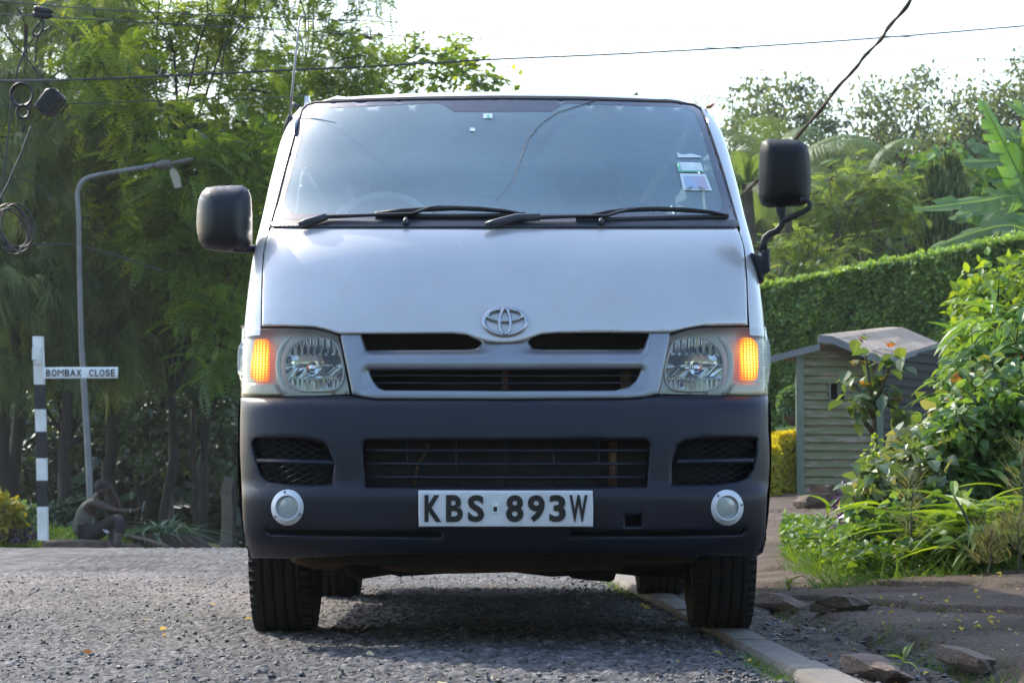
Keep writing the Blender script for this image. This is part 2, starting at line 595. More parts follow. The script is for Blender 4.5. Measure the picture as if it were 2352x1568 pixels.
CLEAR = [(680, 491), (664, 484), (655, 467), (656, 448), (679.8, 360), (700, 283.6), (716, 256), (738, 249), (1002, 237), (1019.6, 241), (1043, 257), (1268, 256.5), (1286, 243.6), (1300, 238),
         (1571, 246), (1595.5, 258), (1613, 304.5), (1648, 423), (1660, 464.5), (1656, 480), (1640, 491)]

# ---- bonnet panel
mb = MB(); sheet(mb, BON_L + BON_B + BON_R, voff(-.004), step=14, thick=.03, bev=5, bevd=.006)
bonnet = vpart(mb, 'bonnet', M['paint'])

# ---- body: corner pillars, sides, roof, back in one skin
mb = MB()


def edge_fn(pts):
    W = van_pts(pts); x = W[:, 0] - xc(W[:, 1]); z = W[:, 2]; o = np.argsort(z)
    return lambda q: np.interp(q, z[o], x[o])


for sgn, be, se in ((-1, BON_L, SCR_L), (1, BON_R, SCR_R)):
    fb, fs = edge_fn(be), edge_fn(se)
    zs = np.concatenate([np.linspace(.987, 1.345, 20), np.linspace(1.36, 1.93, 26)])
    V = []; nc = 20
    for z in zs:
        xi = (fb(z) if z < 1.35 else fs(z)) + sgn * .004
        w = float(wid(z)); t = np.linspace(0, 1, nc) ** .6
        xs = xi + (sgn * w * .9999 - xi) * t
        Ys = FY(xs, np.full(nc, z))
        V += [(x + xc(Y), Y, z) for x, Y in zip(xs, Ys)]
        Ye = Ys[-1]
        V.append((sgn * w + xc(Ye + .12), Ye + .12, z))
    n1 = nc + 1
    mb.add(V, [(i * n1 + j, i * n1 + j + 1, (i + 1) * n1 + j + 1, (i + 1) * n1 + j) for i in range(len(zs) - 1) for j in range(nc)])


def side_fn(sgn, out=0.0):
    def f(a, b, off):
        a = np.asarray(a, float); b = np.asarray(b, float)
        return np.stack([sgn * (wid(b) + out - off) + xc(a), a, b], -1)
    return f


def Yside(z): return float(FY(float(wid(z)), z)) + .04


ARCH = [(8.48, .33), (11.05, .33)]
arc = lambda c, r, a0, a1, n=18: [(c[0] + r * math.cos(a0 + (a1 - a0) * i / n), c[1] + r * math.sin(a0 + (a1 - a0) * i / n)) for i in range(n + 1)]
side_out = [(Yside(z), z) for z in np.linspace(1.86, .36, 22)] + [(8.06, .36)] + arc((8.48, .36), .38, math.pi, 0)[1:-1] + [(8.9, .30), (10.6, .30)] \
    + arc((11.05, .36), .38, math.pi, 0)[1:-1] + [(11.5, .36), (12.12, .42), (12.18, 1.0), (12.08, 1.84)]
WINS = [[(8.32, 1.34), (8.72, 1.74), (9.35, 1.77), (9.35, 1.32)], [(9.50, 1.32), (9.50, 1.77), (10.7, 1.77), (10.7, 1.32)], [(10.84, 1.32), (10.84, 1.77), (11.9, 1.75), (11.98, 1.34)]]
for sgn in (-1, 1):
    sheet(mb, side_out, side_fn(sgn), holes=[smooth_poly(densify(w_, .16), 2) for w_ in WINS], step=.12)
# roof
fl_ = SCR_L[-2:] + SCR_TL + SCR_TR + SCR_R[:3]; fl_ = [(a[0] + (b[0] - a[0]) * k / 8, a[1] + (b[1] - a[1]) * k / 8) for a, b in zip(fl_[:-1], fl_[1:]) for k in range(8)] + fl_[-1:]
front = van_pts(fl_)
front = np.array(sorted(front.tolist(), key=lambda p: p[0]))
fs_ = np.concatenate([[0], np.cumsum(np.linalg.norm(np.diff(front, axis=0), axis=1))]); fs_ /= fs_[-1]
T = np.linspace(0, 1, 41); T = .5 - .5 * np.sign(.5 - T) * np.abs(1 - 2 * T) ** .85
fr = np.stack([np.interp(T, fs_, front[:, k]) for k in range(3)], 1)
S = [-.01, .012, .03, .06, .1, .16, .25, .4, .7, 1.2, 2.0, 3.0, 3.55]
V = []
for s in S:
    for k in range(41):
        Yq = min(fr[k, 1] + (s if s > 0 else .02), 12.1); t = fr[k, 0] - xc(fr[k, 1])
        u = np.clip(T[k] * 2 - 1, -1, 1)
        zcn = np.interp(Yq, [8.35, 8.6, 9.0, 9.6, 11.5, 12.1], [1.893, 1.902, 1.935, 1.965, 1.968, 1.955])
        wt = .745
        a = math.copysign(abs(u) ** .8, u); x = np.interp(s, [0, .5], [t, wt * math.sin(a * math.pi / 2) if False else wt * a])
        drop = np.interp(abs(x), [0, .3, .5, .6, .66, .70, .73, .75], [0, .003, .007, .011, .019, .045, .09, .135])
        rail = .012 * math.exp(-((abs(x) - .60) / .025) ** 2)
        zt = zcn - drop + rail
        z = zt - (zt - fr[k, 2]) * math.exp(-max(s, 0) / .032) if s >= 0 else fr[k, 2] - .004
        V.append((x + xc(Yq), Yq, z))
mb.add(V, [(i * 41 + j, i * 41 + j + 1, (i + 1) * 41 + j + 1, (i + 1) * 41 + j) for i in range(len(S) - 1) for j in range(40)])
# back door wall and roof side lips
V = [(sx * wid(z) * .985 + xc(12.1), 12.1 + (.06 if z < 1.2 else .06 - .1 * (z - 1.2)), z) for z in (.42, .8, 1.2, 1.84) for sx in (-1, 1)] + [(sx * .64 + xc(12.1), 12.09, 1.945) for sx in (-1, 1)]
mb.add(V, [(0, 1, 3, 2), (2, 3, 5, 4), (4, 5, 7, 6), (6, 7, 9, 8)])
for sgn in (-1, 1):
    st = np.linspace(8.62, 12.1, 14); V = []
    for Yq in st:
        zcn = np.interp(Yq, [8.35, 8.6, 9.0, 9.6, 11.5, 12.1], [1.893, 1.902, 1.935, 1.965, 1.968, 1.955])
        V += [(sgn * .744 + xc(Yq), Yq, zcn - .12), (sgn * .757 + xc(Yq), Yq, 1.835), (sgn * .765 + xc(Yq), Yq, 1.80)]
    mb.add(V, [(3 * i + j, 3 * i + j + 1, 3 * i + j + 4, 3 * i + j + 3) for i in range(13) for j in (0, 1)])
body = vpart(mb, 'body', M['paint'], auto=40)
for sgn in (-1, 1):
    for w_ in WINS:
        g = MB(); sheet(g, smooth_poly(densify(w_, .16), 2), side_fn(sgn, -.006), step=.15)
        vpart(g, 'side_window', M['side_glass'])
    d = MB(); d.box((sgn * (wid(1.05) + .015) + xc(9.2), 9.2, 1.08), (.03, .17, .035))
    vpart(d, 'door_handle', M['black_trim'])

# ---- dark cavity behind grille, lamps and bumper
mb = MB()
BACK = [(560, 752), (600, 745), (1718, 745), (1760, 750), (1764, 1000), (1760, 1240), (1735, 1272), (580, 1272), (558, 1240), (556, 1000)]
sheet(mb, BACK, voff(.16), step=30, thick=.05)
vpart(mb, 'engine_bay', M['black'])

# ---- windscreen with printed border
mb = MB(); sheet(mb, SCREEN, voff(.002), holes=[CLEAR], step=12)
border = vpart(mb, 'windscreen_border', M['frit'])
mb = MB(); sheet(mb, CLEAR, voff(.003), step=14)
screen = vpart(mb, 'windscreen', M['screen'])
# rubber seal round the screen
mb = MB(); q = van_pts(densify(SCREEN, 14)[:-8], -.001); mb.tube(list(q), .0032, 6)
vpart(mb, 'screen_seal', mat('seal_rubber', (.075, .062, .06), .6, 0, .2, 20))
# cowl
mb = MB()
COWL = [(619, 512), (622, 519), (628, 522.5), (1688, 523), (1698, 517), (1697, 508), (1684, 503), (1300, 506), (1160, 506.5), (900, 505), (640, 502)]
sheet(mb, COWL, voff(-.012), step=10, thick=.03, bev=4, bevd=.006)
vpart(mb, 'cowl', M['cowl'])
# crack in the glass
mb = MB(); mb.tube(list(van_pts([(1367, 231), (1330, 243), (1280, 259), (1243, 284), (1214, 318), (1200, 352), (1190, 385), (1178, 410), (1160, 436), (1138, 462)], -.002)), [.0013, .0013, .0013, .0012, .0012, .0012, .001, .0008, .0006, .0004], 4)
vpart(mb, 'glass_crack', M['ink'], screen)
# stickers
STK = [([(1554, 350), (1566, 355), (1590, 353), (1610, 359), (1613, 362), (1557, 362)], 'paper'), ([(1554, 372), (1610, 374), (1617, 395), (1558, 395)], 'paper'),
       ([(1561, 398), (1621, 400), (1636, 438), (1569, 437)], 'paper'), ([(1110, 261), (1131, 261), (1131, 272), (1110, 272)], 'paper'), ([(1079, 293), (1091, 294), (1091, 302), (1079, 301)], 'paper')]
M['stk_green'] = mat('sticker_green', (.22, .62, .42), .5, 0, .05, 30)
M['stk_blue'] = mat('sticker_blue', (.30, .56, .80), .5, 0, .1, 18, col2=(.66, .45, .50))
for i, (o_, m_) in enumerate(STK):
    mb = MB(); sheet(mb, o_, voff(-.0015), step=12); st = vpart(mb, 'sticker', M['paper'])
    if i == 1:
        mb = MB(); sheet(mb, [(1554.5, 372.5), (1561, 373), (1566, 394.5), (1558.5, 394.5)], voff(-.003), step=9); sheet(mb, [(1564, 391), (1615, 391.5), (1616, 394), (1565, 394)], voff(-.003), step=9)
        vpart(mb, 'sticker_print', M['stk_green'], st)
    if i == 2:
        mb = MB(); sheet(mb, [(1570, 404), (1618, 405), (1627, 434), (1576, 433)], voff(-.003), step=9); vpart(mb, 'sticker_print', M['stk_blue'], st)
    if i == 3:
        mb = MB(); sheet(mb, [(1117, 270.5), (1119, 264), (1124, 263), (1125, 270.5)], voff(-.003), step=9); vpart(mb, 'sticker_print', M['stk_green'], st)
# wipers
for pts, blade, hose in (
    ([(686, 516), (702, 511), (724, 506), (750, 497.5), (850, 494), (945, 491), (962, 486), (985, 477.5), (1005, 474.5), (1042, 475)], [(862, 492), (905, 494.5), (960, 496.5), (1040, 497), (1120, 496), (1207, 493)], [(865, 489), (920, 484), (985, 481), (1042, 478), (1100, 480), (1160, 485), (1206, 492)]),
    ([(1115, 517), (1140, 511), (1186, 500), (1240, 499), (1310, 497), (1393, 496), (1415, 489), (1440, 482), (1475, 478), (1510, 477)], [(1322, 506), (1390, 505), (1460, 503), (1540, 501), (1610, 499), (1671, 496)], [(1353, 494), (1400, 487), (1450, 482), (1510, 480), (1570, 482), (1630, 487), (1668, 494)])):
    mb = MB(); q = van_pts(densify(pts, 15)[:-int(len(densify(pts, 15)) * 0)] if False else pts, -.035)
    mb.tube(list(q), [.010, .012, .013, .013, .010, .009, .009, .009, .009, .007], 8, flat=.6)
    wip = vpart(mb, 'wiper', M['black_trim'])
    mb = MB(); mb.tube(list(van_pts(blade, -.012)), .009, 6); mb.tube(list(van_pts(hose, -.03)), [.004, .008, .009, .009, .009, .007, .004], 6)
    vpart(mb, 'wiper_blade', M['bumper_dark'], wip)
    mb = MB(); mb.tube(list(van_pts(pts[:4], -.04)), [.009, .013, .014, .012], 8)
    vpart(mb, 'wiper_arm_base', M['cowl'], wip)
for x_ in (932, 1381):
    mb = MB(); mb.tube([van(x_, 515, -.02), van(x_, 508, -.03), van(x_, 502, -.025)], [.011, .010, .007], 8); vpart(mb, 'washer_nozzle', M['cowl'])

# ---- grille surround: silver frame with the cross bar
UL = [(829, 766), (841.6, 804.5), (1077, 803), (1097, 799.5), (1107, 787), (1096, 779), (1068, 768), (1037, 763)]
UR = [(1213, 784), (1224, 801), (1247, 802.8), (1464.7, 802.8), (1478, 798), (1491, 766), (1285, 762), (1246, 766), (1222, 774)]
LO = [(846.5, 849), (856.4, 873.7), (869.6, 890), (882.8, 896), (1160, 897.5), (1412, 896.7), (1445, 887), (1461.4, 873.6), (1473, 846.6), (1160, 849)]
GR = [(780, 762), (780.6, 768), (808.6, 905), (830, 911.6), (859.7, 916.6), (1160, 917.5), (1445, 915.5), (1478, 912.5), (1514, 905), (1541, 768), (1541, 758), (1160, 775)]


def groff(px, py):
    # the bar is a rounded shelf, deep under the bonnet and proud at its lower edge
    inx = sstep(826, 850, px) * (1 - sstep(1466, 1492, px))
    mid = np.exp(-((px - 1160) / 48.0) ** 2)
    o = .028 * (1 - sstep(798, 826, py)) * (1 - .7 * mid) - .004 + .012 * sstep(838, 852, py) * (1 - sstep(885, 897, py))
    return .006 + inx * o


mb = MB(); sheet(mb, GR, voff(groff), holes=[UL, UR, LO], step=8, thick=.05, bev=5, bevd=.007)
grille = vpart(mb, 'grille', M['grille_silver'])
mb = MB()
for y_ in (862, 879): mb.tube(list(van_pts([(846 + (y_ - 849) * .4, y_), (1000, y_ + .5), (1160, y_ + .7), (1320, y_ + .5), (1472 - (y_ - 849) * .4, y_)], .03)), .0035, 6)
vpart(mb, 'grille_slats', M['bumper'], grille)
mb = MB()
for x_, w_ in ((1160, 14), (1437, 22)):
    mb = MB(); sheet(mb, [(x_ - w_ / 2, 852), (x_ + w_ / 2, 852), (x_ + w_ / 2, 894), (x_ - w_ / 2, 894)], voff(.08), step=10, thick=.02)
    vpart(mb, 'latch_bracket', M['rust'])

# ---- emblem
mb = MB()


def ering(cx, cy, rx, ry, w0, w1, off, n=56):
    for k in range(n):
        pass
    A = np.linspace(0, 2 * math.pi, n, endpoint=False)
    inn = [(cx + (rx - (w0 * abs(math.cos(a)) + w1 * abs(math.sin(a)))) * math.cos(a), cy + (ry - (w0 * abs(math.cos(a)) + w1 * abs(math.sin(a)))) * math.sin(a)) for a in A]
    out_ = [(cx + rx * math.cos(a), cy + ry * math.sin(a)) for a in A]
    mid = [((a[0] + b[0]) / 2, (a[1] + b[1]) / 2) for a, b in zip(inn, out_)]
    Vo, Vm, Vi = van_pts(out_, off + .012), van_pts(mid, off), van_pts(inn, off + .012)
    F = []
    for i in range(n):
        j = (i + 1) % n
        F += [(i, j, n + j, n + i), (n + i, n + j, 2 * n + j, 2 * n + i)]
    mb.add(np.concatenate([Vo, Vm, Vi]), F)


for ex_, ey_, ra_, rb_, tr_, of_ in ((1160, 738, 48.5, 31, .0062, -.010), (1160, 724, 40, 13.5, .0050, -.012), (1160, 738, 12.5, 29, .0046, -.014)):
    mb.tube(list(van_pts(ellipse(ex_, ey_, ra_, rb_, 60, end=True), of_)), tr_, 12, cap=False)
vpart(mb, 'emblem', mat('emblem_chrome', (.46, .47, .49), .14, 1, .05, 20))

# ---- bumper
BUMP_T = [(553, 913), (638, 911.5), (780, 908.5), (805, 908.5), (830, 914), (860, 919), (1160, 920), (1445, 918), (1480, 914.5), (1514, 908), (1640, 908), (1764, 908.5)]
BUMP_R = [(1764.6, 985), (1768, 1030), (1768.5, 1068), (1765, 1113), (1762, 1133), (1757, 1248), (1752, 1268), (1739, 1276.5)]
BUMP_B = [(1640, 1276), (1500, 1273), (1160, 1270), (830, 1273), (680, 1282), (578, 1281)]
BUMP_L = [(563, 1250), (557.5, 1185), (554.5, 1099), (551.5, 1040), (551.5, 969)]
CEN = smooth_poly([(831, 1012), (1160, 1010), (1493, 1009.5), (1487, 1117.5), (1160, 1118.5), (839.5, 1118)], 0)
CEN = [(834, 1017), (842, 1011), (1160, 1010), (1482, 1009), (1493, 1016), (1490, 1068), (1486, 1117), (1160, 1118.5), (840, 1118), (834, 1060)]
VL = [(580, 1016), (588, 1008), (650, 1006.5), (714.6, 1009), (741, 1015), (752, 1026), (767, 1061.7), (763, 1111), (710, 1112.5), (658.6, 1111), (615.7, 1105), (599, 1090), (583, 1036)]
VR = [(1556, 1024), (1568, 1014), (1610, 1007.5), (1680, 1005), (1736, 1006), (1738, 1035), (1730, 1076), (1716, 1097), (1692, 1106), (1642.7, 1111.5), (1543.8, 1112.5), (1543.8, 1061.4)]
SL = [(609, 1214), (760, 1218), (1005, 1221), (1015, 1227), (1009, 1233), (760, 1230.5), (620, 1226)]
SR = MX([(607, 1215), (760, 1219), (1005, 1221.5), (1015, 1226), (1009, 1232), (760, 1230), (618, 1227)])
TOW = [(1436, 1184), (1472, 1183), (1474, 1208), (1437, 1209)]
BPY = [900, 909, 916, 926, 940, 1000, 1100, 1113, 1130, 1145, 1212, 1236, 1262, 1284]
BPO = [.02, .008, -.012, -.026, -.032, -.036, -.038, -.040, -.062, -.068, -.066, -.060, -.046, -.012]
bo = lambda px, py: np.interp(py, BPY, BPO) + .03 * sstep(1240, 1280, py) * sstep(380, 600, np.abs(px - 1160))
mb = MB(); sheet(mb, BUMP_T + BUMP_R + BUMP_B + BUMP_L, voff(bo), holes=[CEN, VL, VR, SL, SR, TOW], step=11, thick=.05, bev=5, bevd=.010)
for sgn, e in ((-1, BUMP_L), (1, BUMP_R)):
    V = []
    zs = np.linspace(.29, .775, 12)
    for z in zs:
        w = float(wid(z)) * .999; Yb = float(FY(w, z)) - .03
        for dY in (0, .05, .10, .16): V.append((sgn * (w + .003) + xc(Yb + dY), Yb + dY, z))
    mb.add(V, [(4 * i + j, 4 * i + j + 1, 4 * i + j + 5, 4 * i + j + 4) for i in range(11) for j in range(3)])
bumper = vpart(mb, 'bumper', M['bumper'], fix=True)
# lower grille bars
mb = MB()
for y_ in (1033.6, 1064.5, 1095.5):
    mb.tube(list(van_pts([(838, y_), (1000, y_ + 1), (1160, y_ + 1.5), (1320, y_ + 1), (1488, y_)], -.012)), .0062, 8, flat=.8)
for x_ in (935.6, 1047.6, 1161.6, 1272, 1375):
    mb.tube(list(van_pts([(x_, 1010), (x_, 1060), (x_, 1117)], .004)), .003, 6)
vpart(mb, 'lower_grille', M['bumper'], bumper)
mb = MB(); sheet(mb, [(845, 1000), (1480, 1000), (1480, 1125), (845, 1125)], voff(.09), step=30)
vpart(mb, 'radiator', M['black'])
mb = MB(); mb.tube(list(van_pts([(1408, 1015), (1408, 1060), (1408, 1116)], .05)), .013, 8); vpart(mb, 'radiator_pipe', M['rust']); mb = MB(); mb.tube(list(van_pts([(975, 1017), (985, 1022), (978, 1040), (960, 1065), (955, 1090), (952, 1114)], .05)), .005, 6)
vpart(mb, 'radiator_pipe', M['rust'])
# vents: diamond mesh and divider
for poly, name_y in ((VL, ((592, 1058), (769, 1063))), (VR, ((1556, 1061), (1730, 1057)))):
    mb = MB(); pl = np.array(poly); x0, y0 = pl.min(0); x1, y1 = pl.max(0)
    for sl in (.5, -.5):
        for c in np.arange(-200, 320, 15.0):
            t = np.linspace(0, x1 - x0, 60); pts = np.stack([x0 + t, y0 + c + sl * t + (-0 if sl > 0 else 0)], 1)
            m_ = inside(pts, poly)
            idx = np.where(m_)[0]
            if len(idx) > 2:
                seg = pts[[idx[0], idx[len(idx) // 2], idx[-1]]]
                mb.tube(list(van_pts(seg, .012)), .0017, 4)
    vpart(mb, 'vent_mesh', M['bumper'], bumper)
    mb = MB(); a, b = name_y; mb.tube(list(van_pts([a, ((a[0] + b[0]) / 2, (a[1] + b[1]) / 2), b], -.028)), .0085, 8); vpart(mb, 'vent_bar', M['bumper'], bumper)
# round fog lamps
for x_, y_ in ((665, 1164.3), (1665.6, 1164.6)):
    off0 = -.075
    mb = MB()
    A = 48; rings = [(37.3, 41, .012), (36.6, 40.2, .0), (28.5, 30.5, -.004), (27.5, 29.3, -.010), (25.6, 27.2, -.010), (24.6, 26.2, .0)]
    Vs = [van_pts(ellipse(x_, y_, a, b, A), 0) for a, b, o in rings]
    cen = van(np.array([x_]), np.array([y_]), 0)[0]
    base_n = []
    for (a, b, o), v_ in zip(rings, Vs):
        f = v_.copy(); f[:, 1] = cen[1] + (f[:, 1] - cen[1]) * .75 + off0 + o
        base_n.append(f)
    V = np.concatenate(base_n)
    mb.add(V, [(i * A + j, i * A + (j + 1) % A, (i + 1) * A + (j + 1) % A, (i + 1) * A + j) for i in range(5) for j in range(A)])
    ln = vpart(mb, 'fog_lamp', M['white_plastic'])
    mb = MB()
    rr = [1.0, .8, .55, .3]; V = []
    for q in rr:
        f = van_pts(ellipse(x_, y_, 24.8 * q, 26.4 * q, A), 0); f[:, 1] = cen[1] + (f[:, 1] - cen[1]) * .75 + off0 + .002 - .006 * (1 - q * q); V.append(f)
    F = [(i * A + j, i * A + (j + 1) % A, (i + 1) * A + (j + 1) % A, (i + 1) * A + j) for i in range(3) for j in range(A)] + [tuple(3 * A + j for j in range(A))]
    mb.add(np.concatenate(V), F); vpart(mb, 'fog_lens', M['fog_lens'], ln)
    for a_ in (100, 215, -25) if x_ < 1000 else (130, 10, 240):
        c_ = van(np.array([x_ + 32.5 * math.cos(math.radians(a_))]), np.array([y_ - 36 * math.sin(math.radians(a_))]), 0)[0]; c_[1] = cen[1] + (c_[1] - cen[1]) * .75 + off0 - .001
        mb = MB(); mb.lathe([(0, -.003), (.004, -.003), (.005, .002)], c_, 'Y', 8); vpart(mb, 'screw', M['steel'], ln)

# ---- number plate
mb = MB(); PLATE = [(961, 1125.5), (1160, 1126), (1361, 1126), (1362.6, 1167), (1362, 1209), (1160, 1209), (962, 1208.5), (961, 1167)]
pl_fn = plane(7.5 - .085)
sheet(mb, PLATE, pl_fn, step=20, thick=.008, bev=3, bevd=.003, backface=True)
plate = vpart(mb, 'number_plate', M['plate'])
for ch, x0, x1 in (('K', 973.4, 1015.6), ('B', 1023, 1064.7), ('S', 1073, 1113.6), ('8', 1161, 1203.7), ('9', 1210.7, 1252.9), ('3', 1260, 1301), ('W', 1306.5, 1351)):
    mb = MB(); add_text(mb, ch, (x0 + 1.5, 1136, x1 - 1.5, 1198), plane(7.5 - .0885), bold=.035)
    vpart(mb, 'plate_character', M['ink'], plate)
mb = MB(); sheet(mb, [(1129, 1152), (1147, 1152), (1147, 1177), (1129, 1177)], plane(7.5 - .0880), step=12)
st = vpart(mb, 'plate_sticker', M['paper'], plate)
mb = MB(); sheet(mb, [(1133.5, 1163), (1142, 1163), (1142, 1174), (1133.5, 1174)], plane(7.5 - .0900), step=12)
vpart(mb, 'plate_stud', M['ink'], plate)

# ---- headlights
HL = [(556, 753), (599, 753), (660, 753), (721, 755), (747.6, 760.5), (778, 771), (791, 835), (803, 905), (720, 908), (638.8, 909.5), (553.5, 911), (551.5, 870), (546, 854), (545.5, 826), (547, 798), (554.5, 784.7)]
HR = [(1541, 770), (1577, 758), (1612, 752.5), (1690, 751), (1759.6, 751), (1762, 771.5), (1768.5, 791), (1770, 827.5), (1767, 863.7), (1764, 906), (1640, 906.5), (1515, 904), (1528, 835)]
REF = [(653.6, 837), (659, 812), (672, 794.6), (688, 782), (705, 776), (721, 775), (747.6, 775.5), (772, 783), (783, 815), (792, 854), (786, 880), (771, 896.8), (730, 898), (688, 897.5), (665, 882), (656, 862)]
AMB = [(583, 783), (589, 779), (612, 779), (616, 783), (617.5, 827), (616, 870), (612, 875), (588, 874), (577, 868), (574.5, 858), (577, 830), (582, 800)]
AMB_R = [(1703, 778), (1711, 774.5), (1726, 777), (1736, 784), (1741, 796), (1742, 840), (1739, 868), (1733, 872), (1705, 873), (1701, 868), (1700.5, 826)]
for side, ho in ((-1, HL), (1, HR)):
    fl = (lambda p: p) if side < 0 else (lambda p: MX(p, 1158.5))
    mb = MB(); sheet(mb, ho, voff(.055), holes=[smooth_poly(fl(REF), 2)], step=10)
    hl = vpart(mb, 'headlight', M['housing'])
    ref = smooth_poly(fl(REF), 2); cxr = 717.6 if side < 0 else 1158.5 * 2 - 717.6
    def roff(px, py):
        d2 = ((px - cxr) / 82) ** 2 + ((py - 842) / 74) ** 2
        fl_ = .007 * np.abs(np.sin(px * math.pi / 15)) * (1 - sstep(812, 816, py)) + .006 * np.abs(np.sin(px * math.pi / 11 + .4)) * sstep(866, 869, py) + .006 * sstep(812, 815, py) - .005 * sstep(866, 869, py)
        return .052 + .085 * (1 - d2) + fl_ + .012 * sstep(838, 842, py) * (1 - sstep(866, 869, py)) * np.abs(np.sin((px + py) * math.pi / 46))
    mb = MB(); sheet(mb, ref, voff(roff), step=3.2)
    vpart(mb, 'lamp_reflector', M['reflector'], hl)
    # rounded bezel beside the bowl, lower yellowed strip, side backing
    mb = MB(); arcp = [(668, 772), (650, 792), (641, 815), (638.5, 840), (641, 866), (650, 890), (658, 903)]
    mb.tube(list(van_pts(fl(arcp), .02)), [.006, .010, .011, .011, .011, .010, .006], 10, flat=.8)
    mb.tube(list(van_pts(smooth_poly(fl(REF), 2) + smooth_poly(fl(REF), 2)[:1], .050)), .0035, 6)
    vpart(mb, 'lamp_bezel', M['housing'], hl)
    mb = MB(); sheet(mb, fl([(556, 880), (632, 880), (646, 908), (556, 909)]), voff(.03), step=12, bev=4, bevd=.01)
    vpart(mb, 'lamp_lower_band', M['yellowed'], hl)
    mb = MB(); c_ = van(np.array([cxr]), np.array([845.0]), .045)[0]
    mb.lathe([(.0, -.010), (.009, -.008), (.013, .0), (.014, .012), (.020, .014), (.021, .03), (.018, .05)], c_, 'Y', 20)
    vpart(mb, 'lamp_bulb', M['chrome'], hl)
    mb = MB(); c_ = van(np.array([757.0 if side < 0 else 2 * 1158.5 - 757 + 6]), np.array([883.0]), .035)[0]
    mb.lathe([(0, -.004), (.006, -.003), (.007, .01)], c_, 'Y', 12); vpart(mb, 'lamp_adjuster', M['black_trim'], hl)
    mb = MB(); sheet(mb, AMB if side < 0 else AMB_R, voff(.022), step=7, bev=6, bevd=.012, thick=.02)
    vpart(mb, 'turn_signal', M['amber'], hl)
    # clear cover: fine horizontal ribs towards the outer corner
    def coff(px, py):
        o_ = sstep(60, 95, np.abs(px - 1158.5) - 475)
        return -.004 + .0016 * o_ * np.sin(py * 2 * math.pi / 6.0)
    mb = MB(); sheet(mb, ho, voff(coff), step=3.6 if False else 6, thick=.02, bev=6, bevd=.008)
    vpart(mb, 'lamp_cover', M['clear'], hl)
    mb = MB()
    xs_ = [556, 566, 578, 590, 602, 614, 628]
    for y_ in np.arange(789, 872, 5.2):
        mb.tube(list(van_pts(fl([(max(547.5 if 795 < y_ < 856 else 554, 547), y_), (560, y_), (572, y_)]), .004)), .0022, 4)
    vpart(mb, 'lens_ribs', M['clear'], hl)
# dark seam above the lamps
mb = MB(); mb.tube(list(van_pts([(555, 751), (600, 750.5), (660, 750.5), (721, 753), (748, 759), (779, 769)], .006)), .0045, 6)
vpart(mb, 'lamp_seam', M['black']); mb = MB(); mb.tube(list(van_pts([(1541, 768), (1577, 756), (1612, 750), (1690, 748.5), (1760, 749)], .006)), .0045, 6)
vpart(mb, 'lamp_seam', M['black'])

# ---- wheels
def make_wheel():
    R, W = .328, .205
    mb = MB(); h = W / 2
    prof = [(.20, -h + .012), (.235, -h + .002), (.275, -h - .006), (.30, -h + .0), (.316, -h + .012), (.325, -h + .030)]
    for g in (-.055, -.019, .019, .055):
        prof += [(R, g - .009), (R - .001, g - .006), (R - .009, g - .004), (R - .009, g + .004), (R - .001, g + .006), (R, g + .009)]
    prof += [(.325, h - .030), (.316, h - .012), (.30, h), (.275, h + .006), (.235, h - .002), (.20, h - .012)]
    mb.lathe(prof, (0, 0, 0), 'X', 72)
    # tread blocks on the shoulders
    for k in range(60):
        a = 2 * math.pi * k / 60
        for s in (-1, 1):
            c = np.array((s * (h - .016), .321 * math.cos(a), .321 * math.sin(a)))
            mb.box(c, (.030, .018, .011), Matrix.Rotation(a - math.pi / 2, 3, 'X'))
    t = mb
    r = MB(); r.lathe([(.205, -h + .01), (.19, -.05), (.18, .0), (.19, .05), (.205, h - .01), (.20, h - .02), (.17, h - .05), (.10, h - .035), (.06, h - .01), (0, h - .005)], (0, 0, 0), 'X', 48)
    for k in range(5):
        a = 2 * math.pi * k / 5
        r.lathe([(.011, .0), (.011, .012), (0, .013)], (h - .045, .08 * math.cos(a), .08 * math.sin(a)), 'X', 8)
    return t, r


tm, rm = make_wheel()
tyre = tm.build('tyre', M['rubber'], auto=35); rim = rm.build('rim', M['steel'], auto=40)
first = True
for sgn, Yw in ((-1, 8.50), (1, 8.50), (-1, 11.06), (1, 11.06)):
    wc = np.array((sgn * (.756 if Yw < 9 else .735) + xc(Yw), Yw, .326 + (.012 if sgn > 0 else .0)))
    w_ = bpy.data.objects.new('wheel', tyre.data)
    if first:
        w_ = tyre; w_.name = 'wheel'
        rim_o = rim
    else:
        w_ = tyre.copy(); COL.objects.link(w_); w_.name = 'wheel'
        rim_o = rim.copy(); COL.objects.link(rim_o)
    w_.parent = vanroot; w_.location = Vector(wc - np.array(VROOT))
    w_.rotation_euler = (random.random() * 6, 0, 0 if sgn > 0 else math.pi)
    rim_o.parent = w_; rim_o.location = (0, 0, 0)
    first = False

